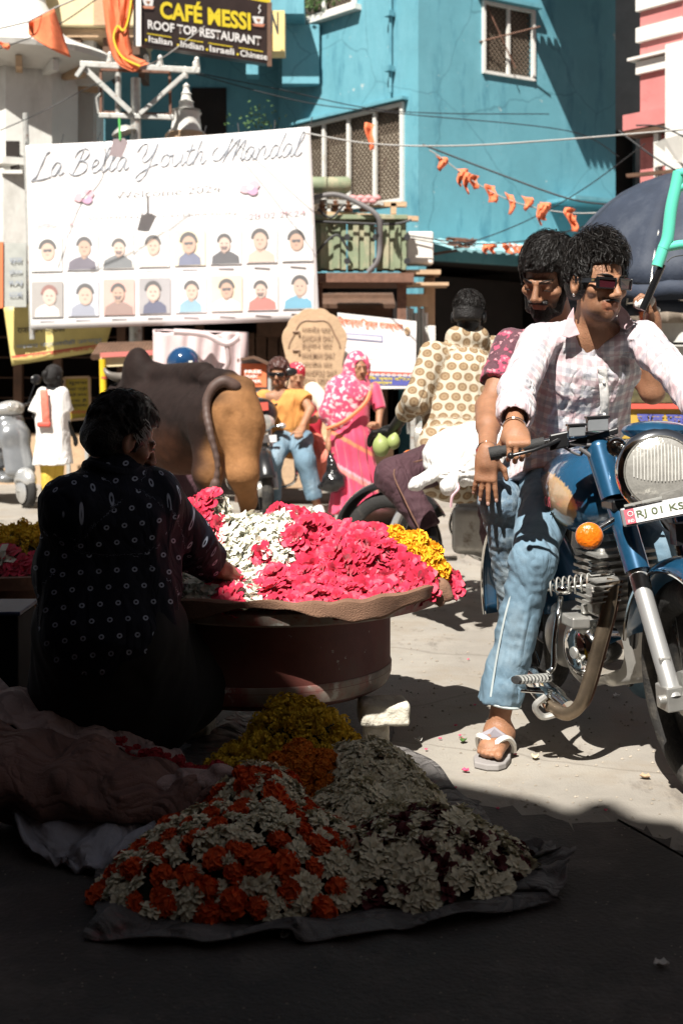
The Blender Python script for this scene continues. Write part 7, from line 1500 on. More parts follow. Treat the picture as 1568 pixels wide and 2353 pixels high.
for (h, k1, k2, f) in (((556, 985, 7.97), (556, 1085, 7.92), (568, 1150, 8.05), (562, 1300, 7.95)), ((490, 985, 8.15), (478, 1085, 8.1), (490, 1155, 8.25), (486, 1290, 8.15))):
    B.cap(X(*h), X(*k1), .145, .09, .06); B.cap(X(*k1), X(*k2), .1, .055, .05); B.cap(X(*k2), X(*f), .045, .04, .03); B.cap(X(*k2), X(k2[0], k2[1] - 12, k2[2] + .05), .05, .045, .03); B.cap(X(f[0], f[1] - 12, f[2]), X(f[0], f[1] + 6, f[2] - .03), .05, .06, .02, flat=True)
for (h, k1, f) in (((365, 1010, 9.15), (362, 1120, 9.1), (362, 1255, 9.1)), ((315, 1010, 9.3), (312, 1120, 9.25), (312, 1250, 9.25))): B.cap(X(*h), X(*k1), .12, .06, .06); B.cap(X(*k1), X(*f), .05, .045, .03); B.cap(X(*f), X(f[0], f[1] + 4, f[2]), .055, .06, .02)
B.cap(X(262, 895, 9.95), X(240, 915, 9.95), .05, .02, .03); B.cap(X(345, 890, 10.0), X(370, 905, 10), .05, .02, .03); B.cap(X(527, 960, 7.8), X(524, 1060, 7.8), .03, .035, .04, '-')
B.cap(X(400, 1050, 8.9), X(335, 1040, 9.4), .1, .1, .1)
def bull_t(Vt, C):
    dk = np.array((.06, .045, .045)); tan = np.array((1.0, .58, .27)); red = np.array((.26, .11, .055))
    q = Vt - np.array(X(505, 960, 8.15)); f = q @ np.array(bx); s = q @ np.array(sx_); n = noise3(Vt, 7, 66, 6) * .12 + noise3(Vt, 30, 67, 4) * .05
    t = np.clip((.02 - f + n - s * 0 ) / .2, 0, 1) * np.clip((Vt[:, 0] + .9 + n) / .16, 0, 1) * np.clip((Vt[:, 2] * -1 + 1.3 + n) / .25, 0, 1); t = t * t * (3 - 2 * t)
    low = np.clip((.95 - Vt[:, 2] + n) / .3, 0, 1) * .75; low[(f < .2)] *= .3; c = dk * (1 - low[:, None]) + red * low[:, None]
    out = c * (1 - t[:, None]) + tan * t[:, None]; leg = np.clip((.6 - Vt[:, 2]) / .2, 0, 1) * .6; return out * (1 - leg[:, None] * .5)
m_bull = mat('bull_hide', (.3, .25, .22), spec=.15, rough=.75, var=.22, vs=14, attr=True, bump=.25, bs=60)
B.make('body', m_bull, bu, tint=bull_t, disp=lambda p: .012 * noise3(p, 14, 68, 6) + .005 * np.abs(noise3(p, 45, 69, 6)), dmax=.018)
B = Body(.009); tl = spline([X(540, 888, 7.9), X(515, 876, 7.88), X(488, 892, 7.87), X(474, 930, 7.86), X(482, 990, 7.8), X(500, 1070, 7.78), X(486, 1145, 7.82), X(474, 1190, 7.84)], 4)
for i in range(len(tl) - 1): B.cap(tl[i], tl[i + 1], max(.038 - .0011 * i, .016) if i < 22 else .03, None, .01)
B.make('tail', mat('bull_tail', (.085, .05, .04), rough=.6, var=.3), bu, disp=lambda p: .004 * noise3(p, 60, 2), dmax=.005)
m_horn = mat('horn', (.16, .14, .12), rough=.4, var=.3, vs=12)
for pts in ([(300, 868, 9.95), (268, 866, 9.9), (248, 858, 9.88), (240, 846, 9.9)], [(352, 868, 9.95), (368, 868, 9.9), (380, 858, 9.9), (386, 848, 9.9)]):
    sp = spline([X(*p) for p in pts], 5); b = MB(); b.tube(sp, [.05 - .042 * i / (len(sp) - 1) for i in range(len(sp))], 10); b.make('horn', m_horn, bu)
# ------------------------------------------------------------ flowers
m_mari = mat('marigold_orange', (.72, .095, .012), rough=.8, var=.35, vs=40); m_mari2 = mat('marigold_gold', (.7, .2, .012), rough=.8, var=.3, vs=40); m_yel = mat('flower_yellow', (.8, .52, .03), rough=.75, var=.3, vs=30); m_yel2 = mat('marigold_bright', (.85, .42, .01), rough=.75, var=.25, vs=60)
m_wf = mat('petal_cream', (.82, .76, .56), rough=.7, var=.2, vs=30); m_wf2 = mat('petal_white', (.8, .78, .66), rough=.7, var=.12, vs=30); m_rose = mat('rose_crimson', (.62, .015, .06), rough=.55, var=.35, vs=25, sheen=.3); m_dkr = mat('petal_dark_red', (.1, .008, .012), rough=.7, var=.4, vs=30); m_gsep = mat('sepal_green', (.05, .12, .03), rough=.7, var=.3)
for m in (m_rose, m_wf2, m_yel2):
    nodes(m)[2].inputs['Subsurface Weight'].default_value = .15; nodes(m)[2].inputs['Subsurface Radius'].default_value = (.01, .005, .005)
def shell(seed, r, petals, plen, pw, curl, mt, rings=3, name='flower', open_=.3, tilt0=1.3):
    """layered cupped petals round a heart"""
    q = random.Random(seed); b = MB()
    for ri in range(rings):
        t = ri / max(rings - 1, 1); n = max(3, int(petals * (.5 + .5 * t)))
        for k in range(n):
            a = 2 * math.pi * k / n + ri * .6 + q.uniform(-.2, .2); el = tilt0 * (1 - t) + open_ * t + q.uniform(-.35, .35); L = plen * (.6 + .4 * t) * q.uniform(.85, 1.1); w = pw * q.uniform(.8, 1.15)
            d = V(math.cos(a) * math.cos(el), math.sin(a) * math.cos(el), math.sin(el)); s = V(-math.sin(a), math.cos(a), 0); up = d.cross(s) * -1; up = -up if up.dot(V(math.cos(a), math.sin(a), 0)) > 0 else up
            o = d * r * .15; tw = q.uniform(-.3, .3)
            vs = [o - s * w * .2, o + s * w * .2, o + d * L * .5 + s * w * .5 + up * L * .12, o + d * L * .5 - up * L * .08, o + d * L * .5 - s * w * .5 + up * L * .12, o + d * L * .95 + s * w * (.38 + tw) - up * L * curl, o + d * L * 1.05 - up * L * curl * 1.5, o + d * L * .95 - s * w * (.38 - tw) - up * L * curl * .7]
            b.add(vs, [(0, 1, 3), (1, 2, 3), (0, 3, 4), (3, 2, 5, 6), (4, 3, 6, 7)])
    me = b.mesh(name, mt, smooth=False); return me
def rosem(seed, mt):
    q = random.Random(seed); b = MB()
    for ri, (n, el, L, w, rr) in enumerate(((3, 1.35, .022, .022, .003), (4, 1.1, .028, .03, .006), (5, .75, .032, .036, .01), (6, .35, .034, .04, .012))):
        for k in range(n):
            a = 2 * math.pi * k / n + ri * .7 + q.uniform(-.25, .25); e = el + q.uniform(-.15, .15); h = V(math.cos(a), math.sin(a), 0); s = V(-math.sin(a), math.cos(a), 0); L_ = L * q.uniform(.85, 1.15); ph = q.uniform(0, 6)
            def f(u, v):
                x = (u - .5) * 2; ww = w * .5 * (math.sin(min(v * 1.25 + .18, 1.57)) - .45 * max(0, v - .75) * 2 * x * x); ee = e - .9 * max(0, v - .55) + .25 * v; r = rr + L_ * v * math.cos(e) ; z = L_ * v * math.sin(e) - .010 * max(0, v - .6) ** 1.0 * 1.2
                return h * (r + .35 * w * (-(x * x)) * .6 * math.sin(e) + .006 * max(0, v - .6) * 2) + s * x * ww + V(0, 0, z + .004 * x * x * math.cos(e) + .0022 * math.sin(x * 4 + ph) * v)
            b.grid(f, 4, 4)
    return b.mesh('rose', mt, smooth=True)
def pompon(seed, r, mt, n=70, name='marigold', flatn=.75, fr=.22):
    q = random.Random(seed); b = MB(); b.ball((0, 0, 0), (r * .82, r * .82, r * .82 * flatn), 8, 6)
    for i in range(n):
        z = 1 - 2 * (i + .5) / n; a = i * 2.39996; rr = math.sqrt(1 - z * z); d = V(rr * math.cos(a), rr * math.sin(a), z * flatn); s = d.orthogonal().normalized(); s = (Matrix.Rotation(q.uniform(0, 6.28), 3, d.normalized()) @ s); t = d.cross(s).normalized()
        c = d * r * .78; w = r * fr; tip = d * r * q.uniform(.98, 1.14); b.add([c - s * w, c + s * w, tip + s * w * .9 + t * w * .3, tip - s * w * .9 + t * w * .3], [(0, 1, 2, 3)])
    return b.mesh(name, mt, smooth=False)
ME = dict(
 white=[shell(s, .018, 8, .027, .015, .4, m_wf, 4, 'white_flower', .05, 1.25) for s in range(6)],
 whitel=[shell(s + 40, .02, 6, .034, .02, .3, m_wf2, 3, 'white_flower', .2) for s in range(4)],
 rose=[rosem(s + 10, m_rose) for s in range(5)],
 dark=[shell(s + 20, .02, 6, .03, .02, .2, m_dkr, 3, 'dark_red_flower', .3) for s in range(3)],
 mari=[pompon(s, .03, m_mari, 90) for s in range(4)], gold=[pompon(s + 5, .026, m_mari2, 80) for s in range(3)],
 bright=[pompon(s + 9, .034, m_yel2, 110) for s in range(4)])
def knob(seed):
    q = random.Random(seed); b = MB()
    for i in range(4):
        c = V(q.uniform(-.009, .009), q.uniform(-.009, .009), q.uniform(-.004, .014)); r = q.uniform(.009, .014)
        for j in range(26):
            z = 1 - 2 * (j + .5) / 26; a = j * 2.39996 + q.random(); rr = math.sqrt(1 - z * z); d = V(rr * math.cos(a), rr * math.sin(a), z); s = d.orthogonal().normalized(); t = d.cross(s); k = c + d * r * .8; w = r * .34
            b.add([k - s * w, k + s * w, k + d * r * .35 + s * w + t * w, k + d * r * .35 - s * w + t * w * .6], [(0, 1, 2, 3)])
    return b.mesh('yellow_flower', m_yel, smooth=False)
ME['knob'] = [knob(s) for s in range(4)]
class Mound:
    def __init__(s, base, bumps): s.base = base; s.b = bumps
    def z(s, x, y):
        h = 0
        for (cx, cy, rx, ry, H_) in s.b:
            q = ((x - cx) / rx) ** 2 + ((y - cy) / ry) ** 2
            if q < 1: h = max(h, H_ * (1 - q ** 1.3))
        return h
    def n(s, x, y):
        e = .01; return V(s.z(x - e, y) - s.z(x + e, y), s.z(x, y - e) - s.z(x, y + e), 2 * e).normalized()
    def core(s, name, m, par, cut=.016):
        b = MB(); 
        for (cx, cy, rx, ry, H_) in s.b:
            b.grid(lambda u, v: (lambda r, a: V(cx + rx * r * math.cos(a), cy + ry * r * math.sin(a), s.base + max(s.z(cx + rx * r * math.cos(a), cy + ry * r * math.sin(a)) - cut, .0)))(v, u * 2 * math.pi), 28, 10)
        return b.make(name, m, par, kind='stuff')
    def poisson(s, d, seed, tries=9000, keep=None):
        q = random.Random(seed); out = []; cells = {}; x0 = min(c[0] - c[2] for c in s.b); x1 = max(c[0] + c[2] for c in s.b); y0 = min(c[1] - c[3] for c in s.b); y1 = max(c[1] + c[3] for c in s.b)
        for _ in range(tries):
            x = q.uniform(x0, x1); y = q.uniform(y0, y1); z = s.z(x, y)
            if z <= 0 or (keep and not keep(x, y)): continue
            k = (int(x / d), int(y / d), int(z / d)); ok = True
            for a in (-1, 0, 1):
                for b_ in (-1, 0, 1):
                    for c in (-1, 0, 1):
                        for p in cells.get((k[0] + a, k[1] + b_, k[2] + c), ()):
                            if (p[0] - x) ** 2 + (p[1] - y) ** 2 + (p[2] - z) ** 2 < d * d: ok = False
            if ok: cells.setdefault(k, []).append((x, y, z)); out.append((x, y, z))
        return out
def rotm(n, a):
    S_, U_, D_ = frame(n, V(0, .3, 1)) if abs(n.z) < .99 else frame(n, V(0, 1, 0)); M = Matrix((S_ * math.cos(a) + U_ * math.sin(a), U_ * math.cos(a) - S_ * math.sin(a), D_)).transposed(); return M
counts = {}
def place(kind, name, pos, n, par, sc, q, spill, limit=290, tilt=.5, loose=None):
    me = ME[kind][q.randrange(len(ME[kind]))]; nn = (n + V(q.uniform(-1, 1), q.uniform(-1, 1), q.uniform(-.3, .6)) * tilt).normalized(); M = rotm(nn, q.uniform(0, 6.28)).to_4x4(); S_ = sc * q.uniform(.75, 1.25)
    W = Matrix.Translation(pos) @ M @ Matrix.Diagonal((S_, S_ * q.uniform(.85, 1.1), S_ * q.uniform(.75, 1.05), 1))
    key = (par.name if par else 'loose', name); counts[key] = counts.get(key, 0) + 1
    if counts[key] <= limit:
        o = bpy.data.objects.new(name, me); link(o); o.matrix_world = W
        if par: o.parent = par; o.matrix_parent_inverse = wmat(par).inverted()
        if loose: tag(o, *loose)
    else: spill.setdefault(kind, []).append((me, W))
def spillmake(spill, par, names):
    for kind, L_ in spill.items():
        b = MB()
        for me, W in L_:
            co = [W @ v.co for v in me.vertices]; b.add(co, [tuple(p.vertices) for p in me.polygons])
        o = b.make(names[kind], ME[kind][0].materials[0], par, smooth=False, kind='stuff')
        if not par: o['label'] = names[kind].replace('_', ' ') + ' filling the metal tray'; o['category'] = 'flowers'
def heap(label, bumps, base, pick, d, seed, names, core_m, sc=1., lift=.006, sortfront=True, keep=None, group='flower heaps on the tarpaulin', tries=9000, tilt=.5, balls=None):
    mo_ = Mound(base, bumps); h = thing('flower_heap', label, 'flowers', (bumps[0][0], bumps[0][1], base), group); mo_.core('heap_core', core_m, h)
    pts = mo_.poisson(d, seed, tries, keep); q = random.Random(seed); pts.sort(key=lambda p: p[1] - p[2] * 2); sp = {}; bl = []
    if balls:
        bl = [p for p in mo_.poisson(balls[1], seed + 50, 6000) if q.random() < balls[3]]; bl.sort(key=lambda p: p[1] - p[2] * 2)
        for (x, y, z) in bl: place(balls[0], names[balls[0]], V(x, y, base + z + .011), mo_.n(x, y), h, balls[2], q, sp, tilt=tilt)
    for (x, y, z) in pts:
        kind, s = pick(x, y, z, q)
        if balls and (min([(x - a) ** 2 + (y - b_) ** 2 + (z - c) ** 2 for a, b_, c in bl] or [9]) < balls[4] ** 2 or abs(math.sin(x * 52 + 2.5 * math.sin(y * 14 + x * 6))) < .22): continue
        if kind: place(kind, names[kind], V(x, y, base + z + lift + q.uniform(-.006, .008) + .02 * abs(math.sin(x * 52 + 2.5 * math.sin(y * 14 + x * 6))) - .009), mo_.n(x, y), h, s * sc, q, sp, tilt=tilt)
    spillmake(sp, h, {k: 'more_' + v + '_mass' for k, v in names.items()}); return h
NM = dict(white='white_flower', whitel='white_flower', rose='rose', dark='dark_red_flower', mari='marigold', gold='marigold', bright='marigold', knob='yellow_flower')
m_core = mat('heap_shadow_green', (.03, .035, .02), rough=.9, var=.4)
def gx(u, v): p = G(u, v); return p.x, p.y
# orange and white garland heap
def pickD(x, y, z, q):
    a = math.sin(x * 34 + 2.2 * math.sin(y * 15)) + math.sin(y * 42 + x * 12 + 1.3 * math.sin(x * 21)) * .9
    r_ = q.random(); return ('white', .86) if r_ < .93 else ('mari', .6)
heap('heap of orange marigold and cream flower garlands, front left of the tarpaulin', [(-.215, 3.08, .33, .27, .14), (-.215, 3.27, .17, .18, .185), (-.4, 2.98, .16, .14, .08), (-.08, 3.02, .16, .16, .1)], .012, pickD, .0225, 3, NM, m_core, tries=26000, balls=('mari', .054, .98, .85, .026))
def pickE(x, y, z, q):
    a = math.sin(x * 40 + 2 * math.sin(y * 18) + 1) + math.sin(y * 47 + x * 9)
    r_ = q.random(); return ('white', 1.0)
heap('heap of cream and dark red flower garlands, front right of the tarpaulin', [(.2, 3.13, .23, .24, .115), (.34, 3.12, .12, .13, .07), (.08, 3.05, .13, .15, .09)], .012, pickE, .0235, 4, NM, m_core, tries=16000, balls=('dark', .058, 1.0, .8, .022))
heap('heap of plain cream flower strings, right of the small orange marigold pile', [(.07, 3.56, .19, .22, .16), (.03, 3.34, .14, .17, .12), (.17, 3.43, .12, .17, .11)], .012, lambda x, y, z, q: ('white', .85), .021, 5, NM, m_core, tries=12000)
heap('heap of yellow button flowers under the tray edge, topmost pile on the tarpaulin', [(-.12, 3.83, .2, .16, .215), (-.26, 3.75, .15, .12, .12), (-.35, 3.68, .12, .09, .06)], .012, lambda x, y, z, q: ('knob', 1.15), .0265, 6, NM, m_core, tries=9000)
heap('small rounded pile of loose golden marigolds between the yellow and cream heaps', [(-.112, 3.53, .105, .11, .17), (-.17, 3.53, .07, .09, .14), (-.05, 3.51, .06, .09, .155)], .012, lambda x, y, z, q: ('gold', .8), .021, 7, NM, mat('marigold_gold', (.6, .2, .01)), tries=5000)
# crumpled tarpaulin
m_tarp = mat('woven_tarpaulin', (.13, .12, .115), rough=.7, var=.3, vs=9, bump=.5, bs=220); weather(m_tarp, (.25, .07, .07), .6, 3, .6, .66); weather(m_tarp, (.28, .27, .26), .5, 7, .6, .7)
tarp = thing('tarpaulin', 'crumpled grey woven tarpaulin spread under the flower heaps', 'tarpaulin', G(700, 2050))
TPc = [gx(215, 2075), gx(218, 2182), gx(640, 2178), gx(900, 2158), gx(1290, 2092), gx(1312, 2010), gx(1180, 1955), gx(950, 1735), gx(560, 1640), gx(300, 1800)]
tn = 60; b = MB(); cxy = (.0, 3.25)
def tarpf(s, t):
    k = s * len(TPc); i = int(k) % len(TPc); f = k - int(k); x = lerp(TPc[i][0], TPc[(i + 1) % len(TPc)][0], f); y = lerp(TPc[i][1], TPc[(i + 1) % len(TPc)][1], f)
    wob = .012 * math.sin(s * 70) + .01 * math.sin(s * 131 + 1); X_ = lerp(cxy[0], x + wob, t); Y_ = lerp(cxy[1], y + wob, t)
    e = max(0, (t - .72) / .28); z = .007 + e * (.012 * (1 + math.sin(s * 90 + t * 9)) + .012 * (1 + math.sin(s * 37 + t * 14))) * (1 - .4 * (t > .97)) + (.045 * e * max(0, math.sin((s - .4) * 18)) if .4 < s < .57 else 0); return V(X_, Y_, z)
b.grid(tarpf, 260, 40); b.make('sheet', m_tarp, tarp, solid=.003)
# sacks and bundles on the left
m_sack = mat('pinkish_sacking', (.42, .3, .28), rough=.9, var=.15, vs=6, bump=.5, bs=180); m_sack2 = mat('brown_sacking', (.2, .11, .09), rough=.9, var=.2, vs=5, bump=.5, bs=180); m_pl = mat('pale_plastic_sack', (.42, .42, .47), rough=.55, var=.2, vs=8, bump=.3, bs=60)
for m_ in (m_sack, m_sack2, m_pl, m_tarp): cloth(m_, 7, 1., .12, (1, 1, 1))
def sheetthing(name, label, cat, pts, rows, m, amp=.015, fr=40, th=.01, group=None):
    """rows: polylines (left to right) laid from back to front; lofted with creases"""
    t = thing(name, label, cat, rows[0][0], group); sps = [spline(r_, 8) for r_ in rows]; n = min(len(s) for s in sps); cols = [spline([s[int(i * (len(s) - 1) / (n - 1))] for s in sps], 8) for i in range(n)]
    b = MB(); mlen = len(cols[0]); vs = [cols[i][j] + V(0, -amp * math.sin(i * fr * .03 + 2 * math.sin(j * .3)), amp * (1.6 * abs(math.sin(i * fr * .012 + j * .13 + math.sin(j * .2))) + 1.3 * abs(math.sin(i * .35 - j * .22)) + .6 * math.sin(i * .9 + j * .5))) for j in range(mlen) for i in range(n)]
    b.add(vs, [(j * n + i, j * n + i + 1, (j + 1) * n + i + 1, (j + 1) * n + i) for j in range(mlen - 1) for i in range(n - 1)]); b.make('cloth', m, t, solid=th); return t
sheetthing('sack_cloth', 'long pinkish sacking roll lying open at the lower left', 'sack', None, [[P(-60, 1560, 3.9), P(60, 1610, 3.85), P(180, 1662, 3.8), P(330, 1712, 3.75), P(430, 1770, 3.65)], [P(-60, 1600, 3.75), P(60, 1650, 3.7), P(180, 1695, 3.65), P(330, 1750, 3.6), P(430, 1790, 3.55)], [P(-60, 1680, 3.62), P(60, 1705, 3.6), P(180, 1722, 3.58), P(330, 1760, 3.55), P(440, 1795, 3.5)]], m_sack, .013)
sheetthing('sack_cloth', 'bulky brown sack with a gathered pale mouth, left of the orange and cream heap', 'sack', None, [[P(-80, 1660, 3.55), P(80, 1695, 3.55), P(240, 1722, 3.5), P(400, 1782, 3.42), P(520, 1790, 3.38)], [P(-80, 1780, 3.3), P(80, 1790, 3.3), P(240, 1810, 3.3), P(400, 1835, 3.28), P(500, 1825, 3.3)], [P(-80, 1860, 3.28), P(80, 1880, 3.25), P(240, 1895, 3.22), P(380, 1905, 3.22), P(440, 1890, 3.25)], [P(-80, 1890, 3.5), P(80, 1905, 3.45), P(240, 1915, 3.4), P(380, 1915, 3.35), P(430, 1900, 3.35)]], m_sack2, .011)
B = Body(.008); B.cap(P(400, 1835, 3.36), P(505, 1800, 3.34), .07, .045, .03); 
mth = thing('sack_mouth', 'pale gathered cloth bunch between the brown sack and the garlands', 'cloth', P(450, 1830, 3.35)); B.make('cloth', m_sack, mth, disp=lambda p: .007 * np.sin(p[:, 2] * 150 + p[:, 0] * 40) + .004 * noise3(p, 60, 2), dmax=.012)
sheetthing('plastic_sack', 'crumpled bluish white plastic sack lying in shade, lower left', 'sack', None, [[P(30, 1870, 3.3), P(140, 1885, 3.3), P(290, 1905, 3.25), P(400, 1880, 3.25)], [P(60, 1950, 3.2), P(150, 1960, 3.18), P(260, 1965, 3.15), P(360, 1930, 3.2)], [P(120, 1990, 3.18), P(170, 2005, 3.12), P(225, 2015, 3.1), P(300, 1980, 3.15)]], m_pl, .009)
rt = thing('red_flower_strings', 'loose crimson flower strings lying across the sacking', 'flowers', P(350, 1740, 3.6)); q = random.Random(3); sp = {}
mr_ = mat('crimson_shreds', (.4, .02, .03), rough=.8, var=.4, vs=20); ME['shred'] = [pompon(60, .02, mr_, 50, 'red_flower')]
for i in range(150):
    t = q.random(); u = lerp(190, 520, t) + q.gauss(0, 14); v = lerp(1700, 1785, t) + q.gauss(0, 11) + 10; place('shred', 'red_flower', P(u, v, lerp(3.66, 3.4, t) - (v - 1740) * .0005), V(0, -.3, 1), rt, .8, q, sp)
# ---- tray with loose flowers
TZ, TRd, TCX, TCY = .515, .55, -.216, 4.4
UX, UR = -.272, .44
ty = thing('metal_tray', 'wide round rusty tray with cloth draped over its rim, piled with petals', 'tray', (TCX, TCY, TZ))
m_tray = mat('tray_rust', (.3, .25, .21), rough=.6, metal=.3, var=.3, vs=9); weather(m_tray, (.3, .06, .05), .85, 6, .45, .6); weather(m_tray, (.6, .6, .55), .8, 11, .6, .66)
b = MB(); b.lathe((TCX, TCY, TZ), (0, 0, 1), [(-.06, .0), (-.06, TRd - .05), (-.045, TRd), (-.01, TRd + .012), (0, TRd), (-.035, TRd - .03), (-.04, 0)], 64); b.make('dish', m_tray, ty)
m_burlap = mat('brown_burlap', (.22, .12, .075), rough=.95, var=.2, vs=9, bump=.6, bs=260); b = MB()
def drape(s, t):
    a = lerp(-3.5, .55, s); r = lerp(TRd - .05, TRd + .03, min(t * 2, 1)) + (.006 * math.sin(a * 17) + .012 * math.sin(a * 4.3 + 1) + .006 * math.sin(a * 9.1)) * t + (.09 * max(0, math.sin((s - .86) * 16)) * t if s > .86 else 0); z = TZ + .012 + .018 * math.sin(min(t * 2.2, 3.14)) - .075 * max(0, t - .45) * (1 + .5 * math.sin(a * 5)) - (.04 * t if s > .9 else 0) + .004 * math.sin(a * 23 + t * 5 + 2 * math.sin(a * 5)) + .008 * math.sin(a * 6.7) * t; return V(TCX + r * math.cos(a), TCY + r * math.sin(a), z)
b.grid(drape, 140, 14); b.make('cloth_drape', m_burlap, ty, solid=.008)
B = Body(.007); B.cap(P(950, 1350, 4.2), P(1010, 1352, 4.2), .022, .03, .02); B.cap(P(1010, 1352, 4.2), P(1030, 1372, 4.18), .03, .02, .02); B.cap(P(985, 1345, 4.18), P(1012, 1385, 4.17), .02, .015, .02); B.make('cloth_knot', m_burlap, ty, disp=lambda p: .006 * noise3(p, 70, 8), dmax=.008)
tb = thing('metal_tub', 'rust red metal drum propped on stones, holding up the flower tray', 'tub', (TCX, TCY, .176)); m_tub = mat('tub_red', (.15, .042, .032), rough=.6, var=.25, vs=8); weather(m_tub, (.5, .46, .4), .9, 26, .66, .68); weather(m_tub, (.11, .06, .045), .6, 4, .5, .6)
b = MB(); b.lathe((UX, TCY, .176), (0, 0, 1), [(0, .0), (0, UR - .035), (.015, UR - .01), (.05, UR), (.06, UR + .004), (.075, UR), (.28, UR), (.285, UR + .005)], 72); b.make('drum', m_tub, tb)
b = MB(); b.lathe((UX, TCY, .176), (0, 0, 1), [(.02, UR - .006), (.045, UR + .003), (.075, UR + .0045), (.08, UR + .002)], 72); b.make('worn_band', m_tray, tb)
pile = Mound(TZ - .02, [(TCX, TCY, .53, .53, .075), (-.16, 4.38, .25, .25, .24), (.06, 4.3, .24, .22, .19), (.19, 4.35, .19, .24, .17), (-.46, 4.5, .12, .15, .29), (-.33, 4.45, .17, .16, .22)])
pc_ = bpy.data.objects.new('x', None)
petal_mass = thing('petal_bed', 'bed of small white blossoms filling the round tray', 'flowers', (TCX, TCY, TZ)); pile.core('petals', m_wf2, petal_mass, .008)
q = random.Random(12); sp = {}
def zone(x, y, z):
    p = V(x, y, pile.base + z); u = CU + p.x / p.y * FPX; v = HOR + (CH - p.z) / p.y * FPX
    if u > 838 + max(0, (v - 1205)) * 1.0 and v < 1345: return 'bright'
    if u < 482 and v < 1245: return 'rose'
    a = (u - 690) / 70; 
    if 665 < u and v > 1190 + abs(a) * 0 and v < 1215 + 0: return 'rose' if (u < 850 and v > 1200) else 'whitel'
    if u > 672 + max(0, 1240 - v) * .3 and v >= 1215: return 'rose'
    if v > 1290 and u > max(605, 595 + (1350 - v) * 1.3): return 'rose'
    if v > 1335 and 500 < u < 560 and (int(u * .13) + int(v * .1)) % 2: return 'rose'
    if abs(u - 605) < 16 and 1255 < v < 1300: return 'rose'
    if 620 < u < 670 and v < 1198: return 'rose'
    if 490 < u < 512 and 1200 < v < 1260: return 'rose'
    return 'whitel'
LAB = dict(whitel=('loose white blossom lying in the heaped tray', 'flower', 'loose white blossoms in the tray'), rose=('loose crimson rose lying in the heaped tray', 'rose', 'loose roses in the tray'), bright=('bright yellow marigold at the right end of the heaped tray', 'marigold', 'yellow marigolds in the tray'))
pts = pile.poisson(.026, 31, 22000); pts.sort(key=lambda p: p[1] - p[2])
pr_ = []
for (x, y, z) in pts:
    k = zone(x, y, z)
    if k == 'whitel': place('whitel', 'white_blossom', V(x, y, pile.base + z + .008 + q.uniform(-.005, .012)), pile.n(x, y), None, .95, q, sp, 290, .7, LAB['whitel'])
pts2 = pile.poisson(.034, 32, 14000); pts2.sort(key=lambda p: p[1] - p[2])
for (x, y, z) in pts2:
    k = zone(x, y, z)
    if k == 'rose': place('rose', 'rose', V(x, y, pile.base + z + .012 + q.uniform(-.008, .015)), (pile.n(x, y) + V(-.2, -.5, 0)).normalized(), None, .95, q, sp, 290, .55, LAB['rose'])
    if k == 'bright': place('bright', 'marigold', V(x, y, pile.base + z + .012 + q.uniform(-.005, .012)), pile.n(x, y), None, .95, q, sp, 290, .5, LAB['bright'])
spillmake(sp, None, dict(whitel='white_blossom_mass', rose='rose_mass', bright='marigold_mass'))
# bricks under the drum
m_brick = mat('limewashed_stone', (.62, .58, .48), rough=.9, var=.12, vs=12, bump=.7, bs=60); weather(m_brick, (.3, .25, .19), .7, 9, .56, .66)
def stone(label, c, s, rz, seed, tl=0):
    t = thing('stone_block', label, 'stone', c, 'stones propping up the drum'); B = Body(.006); M = np.array(Matrix.Rotation(rad(rz), 3, 'Z') @ Matrix.Rotation(rad(tl), 3, 'Y')).T; B.box(c, [q / 2 for q in s], M, .01, .014); B.make('block', m_brick, t, disp=lambda p: .005 * noise3(p, 50, seed, 6) + .003 * noise3(p, 160, seed + 1, 6), dmax=.01)
stone('upper pale rough stone block wedged under the right side of the drum', V(.135, 4.16, .135), (.16, .13, .075), 6, 1); stone('lower small stone block standing under the pale upper block', V(.115, 4.19, .048), (.085, .1, .095), -4, 2)
stone('grey stone under the shaded rear of the drum', V(-.16, 4.65, .088), (.15, .14, .172), 12, 3); stone('grey stone under the shaded left side of the drum', V(-.5, 4.3, .088), (.14, .12, .172), -10, 4)
# second seller's flowers and a box at the left edge
heap('low mixed heap of yellow, white and red flowers at the left frame edge', [(-.95 - .6, 6.2, .42, .35, .16)], .32, lambda x, y, z, q: (('knob', 1.7) if z > .09 else ('whitel', 1.6) if q.random() < .3 else ('rose', 1.2)), .05, 21, NM, m_core, group='flower trays', tries=3000)
t2 = thing('second_tray', 'dark round table carrying the low mixed flower heap at the left frame edge', 'table', (-1.55, 6.2, 0)); b = MB(); b.lathe((-1.55, 6.2, .3), (0, 0, 1), [(-.03, .0), (-.03, .48), (.03, .5), (.03, .45), (0, .44), (0, 0)], 40); b.make('table_top', m_rust, t2); b = MB(); b.lathe((-1.55, 6.2, 0), (0, 0, 1), [(0, .3), (.27, .28)], 24); b.make('base', m_rust, t2)
bx_ = thing('metal_box', 'dark blue tin box with a dented lid, left of the crouching seller', 'box', P(10, 1500, 4.1)); b = MB(); q0 = P(-20, 1400, 4.3); b.box((q0.x, 4.3, q0.z / 2), (.24, .24, q0.z)); b.make('body', mat('tin_black', (.01, .011, .014), rough=.8, var=.4, spec=.1), bx_, smooth=False, bevel=.01)
b = MB(); b.box((q0.x, 4.3, q0.z + .008), (.26, .26, .014)); b.make('lid', mat('lid_blue', (.03, .045, .1), rough=.6, spec=.3), bx_, smooth=False, bevel=.005)
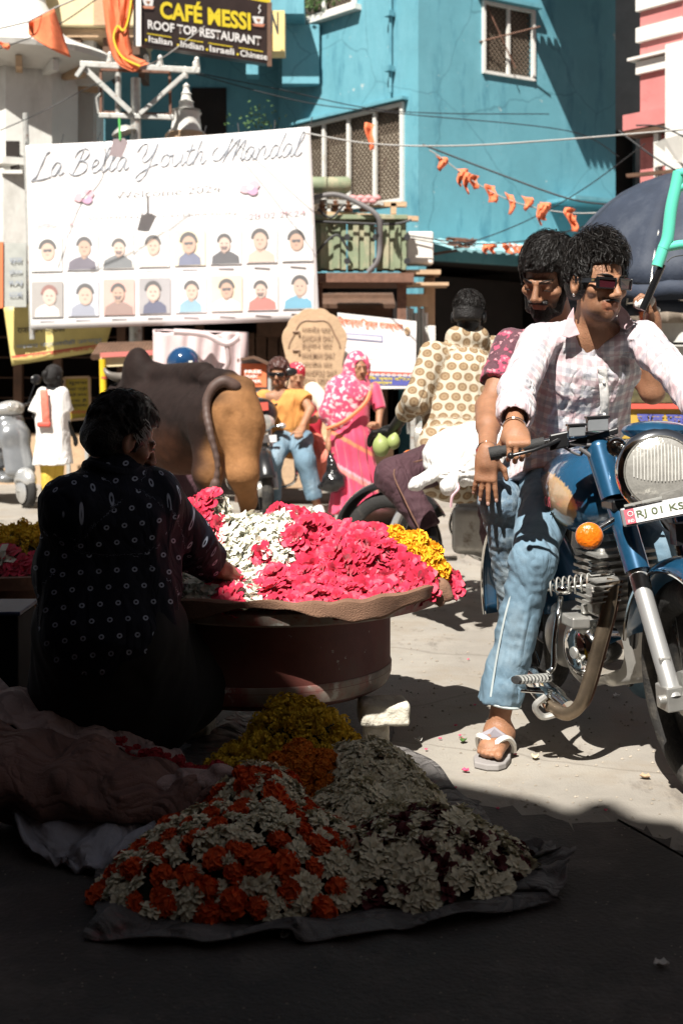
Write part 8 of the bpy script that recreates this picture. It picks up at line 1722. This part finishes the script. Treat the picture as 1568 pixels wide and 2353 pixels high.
# petals and litter on the ground
def petal(u, v, m, lab, s=.012, seed=0, nm='petal', grp=None):
    c = G(u, v, .006); r_ = random.Random(seed); a = r_.uniform(0, 3.1); X_ = V(math.cos(a), math.sin(a), 0) * s; Y_ = V(-math.sin(a), math.cos(a), 0) * s * .6; b = MB()
    b.grid(lambda p, t: c + X_ * (p - .5) * 2 * (1 - abs(t - .5)) + Y_ * (t - .5) * 2 + V(0, 0, s * (.7 * abs(p - .5) ** 2 * 4 * .4 + .4 * (t - .5) ** 2 * 4)), 5, 5); o = b.make(nm, m, None, solid=.0008); tag(o, lab, 'petal' if nm == 'petal' else 'litter', grp); return o
m_pp = mat('fallen_petal_pink', (.7, .07, .16), rough=.6); 
for i, (u, v) in enumerate(((1068, 1771), (1046, 1667), (1010, 1697), (1056, 1690), (1060, 1697), (996, 1846), (1182, 1733), (1090, 1620), (1075, 1515), (978, 1722), (1142, 1858), (1390, 1862), (1045, 1810))):
    petal(u, v, m_pp, 'loose pink petal fallen on the sunlit street', .014 if i == 0 else .0075, i, 'petal', 'pink petals on the street')
for i, (u, v, m, lab) in enumerate(((1228, 1741, m_cream, 'yellowish curled leaf lying right of the sandal'), (1063, 1703, m_leaf, 'scrap of green leaf on the street left of the foot'), (960, 1702, m_white, 'white paper scrap beside the lower stone block'), (1518, 2218, m_white, 'tiny white paper scrap in the shaded lower right corner'), (655, 2152, m_white, 'folded white paper scrap on the front edge of the tarpaulin'), (1415, 1600, m_white, 'white paper scrap under the blue motorcycle'), (1480, 1786, m_stone, 'dry twig scrap behind the front wheel'))):
    petal(u, v, m, lab, .018, 40 + i, 'litter')
r = random.Random(77); b = MB()
for i in range(2600):
    Y = 2.4 + 9 * r.random() ** 1.6; x = r.uniform(-.3, .3) * Y * 1.0; s = r.uniform(.0015, .005) * (1 + Y * .12); c = V(x, Y, s * .2)
    b.add([c + V(s * math.cos(k * 1.26 + i), s * math.sin(k * 1.26 + i) * .8, 0) for k in range(5)] + [c + V(0, 0, s * .8)], [(k, (k + 1) % 5, 5) for k in range(5)])
o = b.make('gravel', mat('grit', (.3, .26, .21), rough=.95, var=.5, vs=3), None, smooth=False); o['kind'] = 'stuff'; o['label'] = 'grit and small stones scattered over the street'; o['category'] = 'gravel'
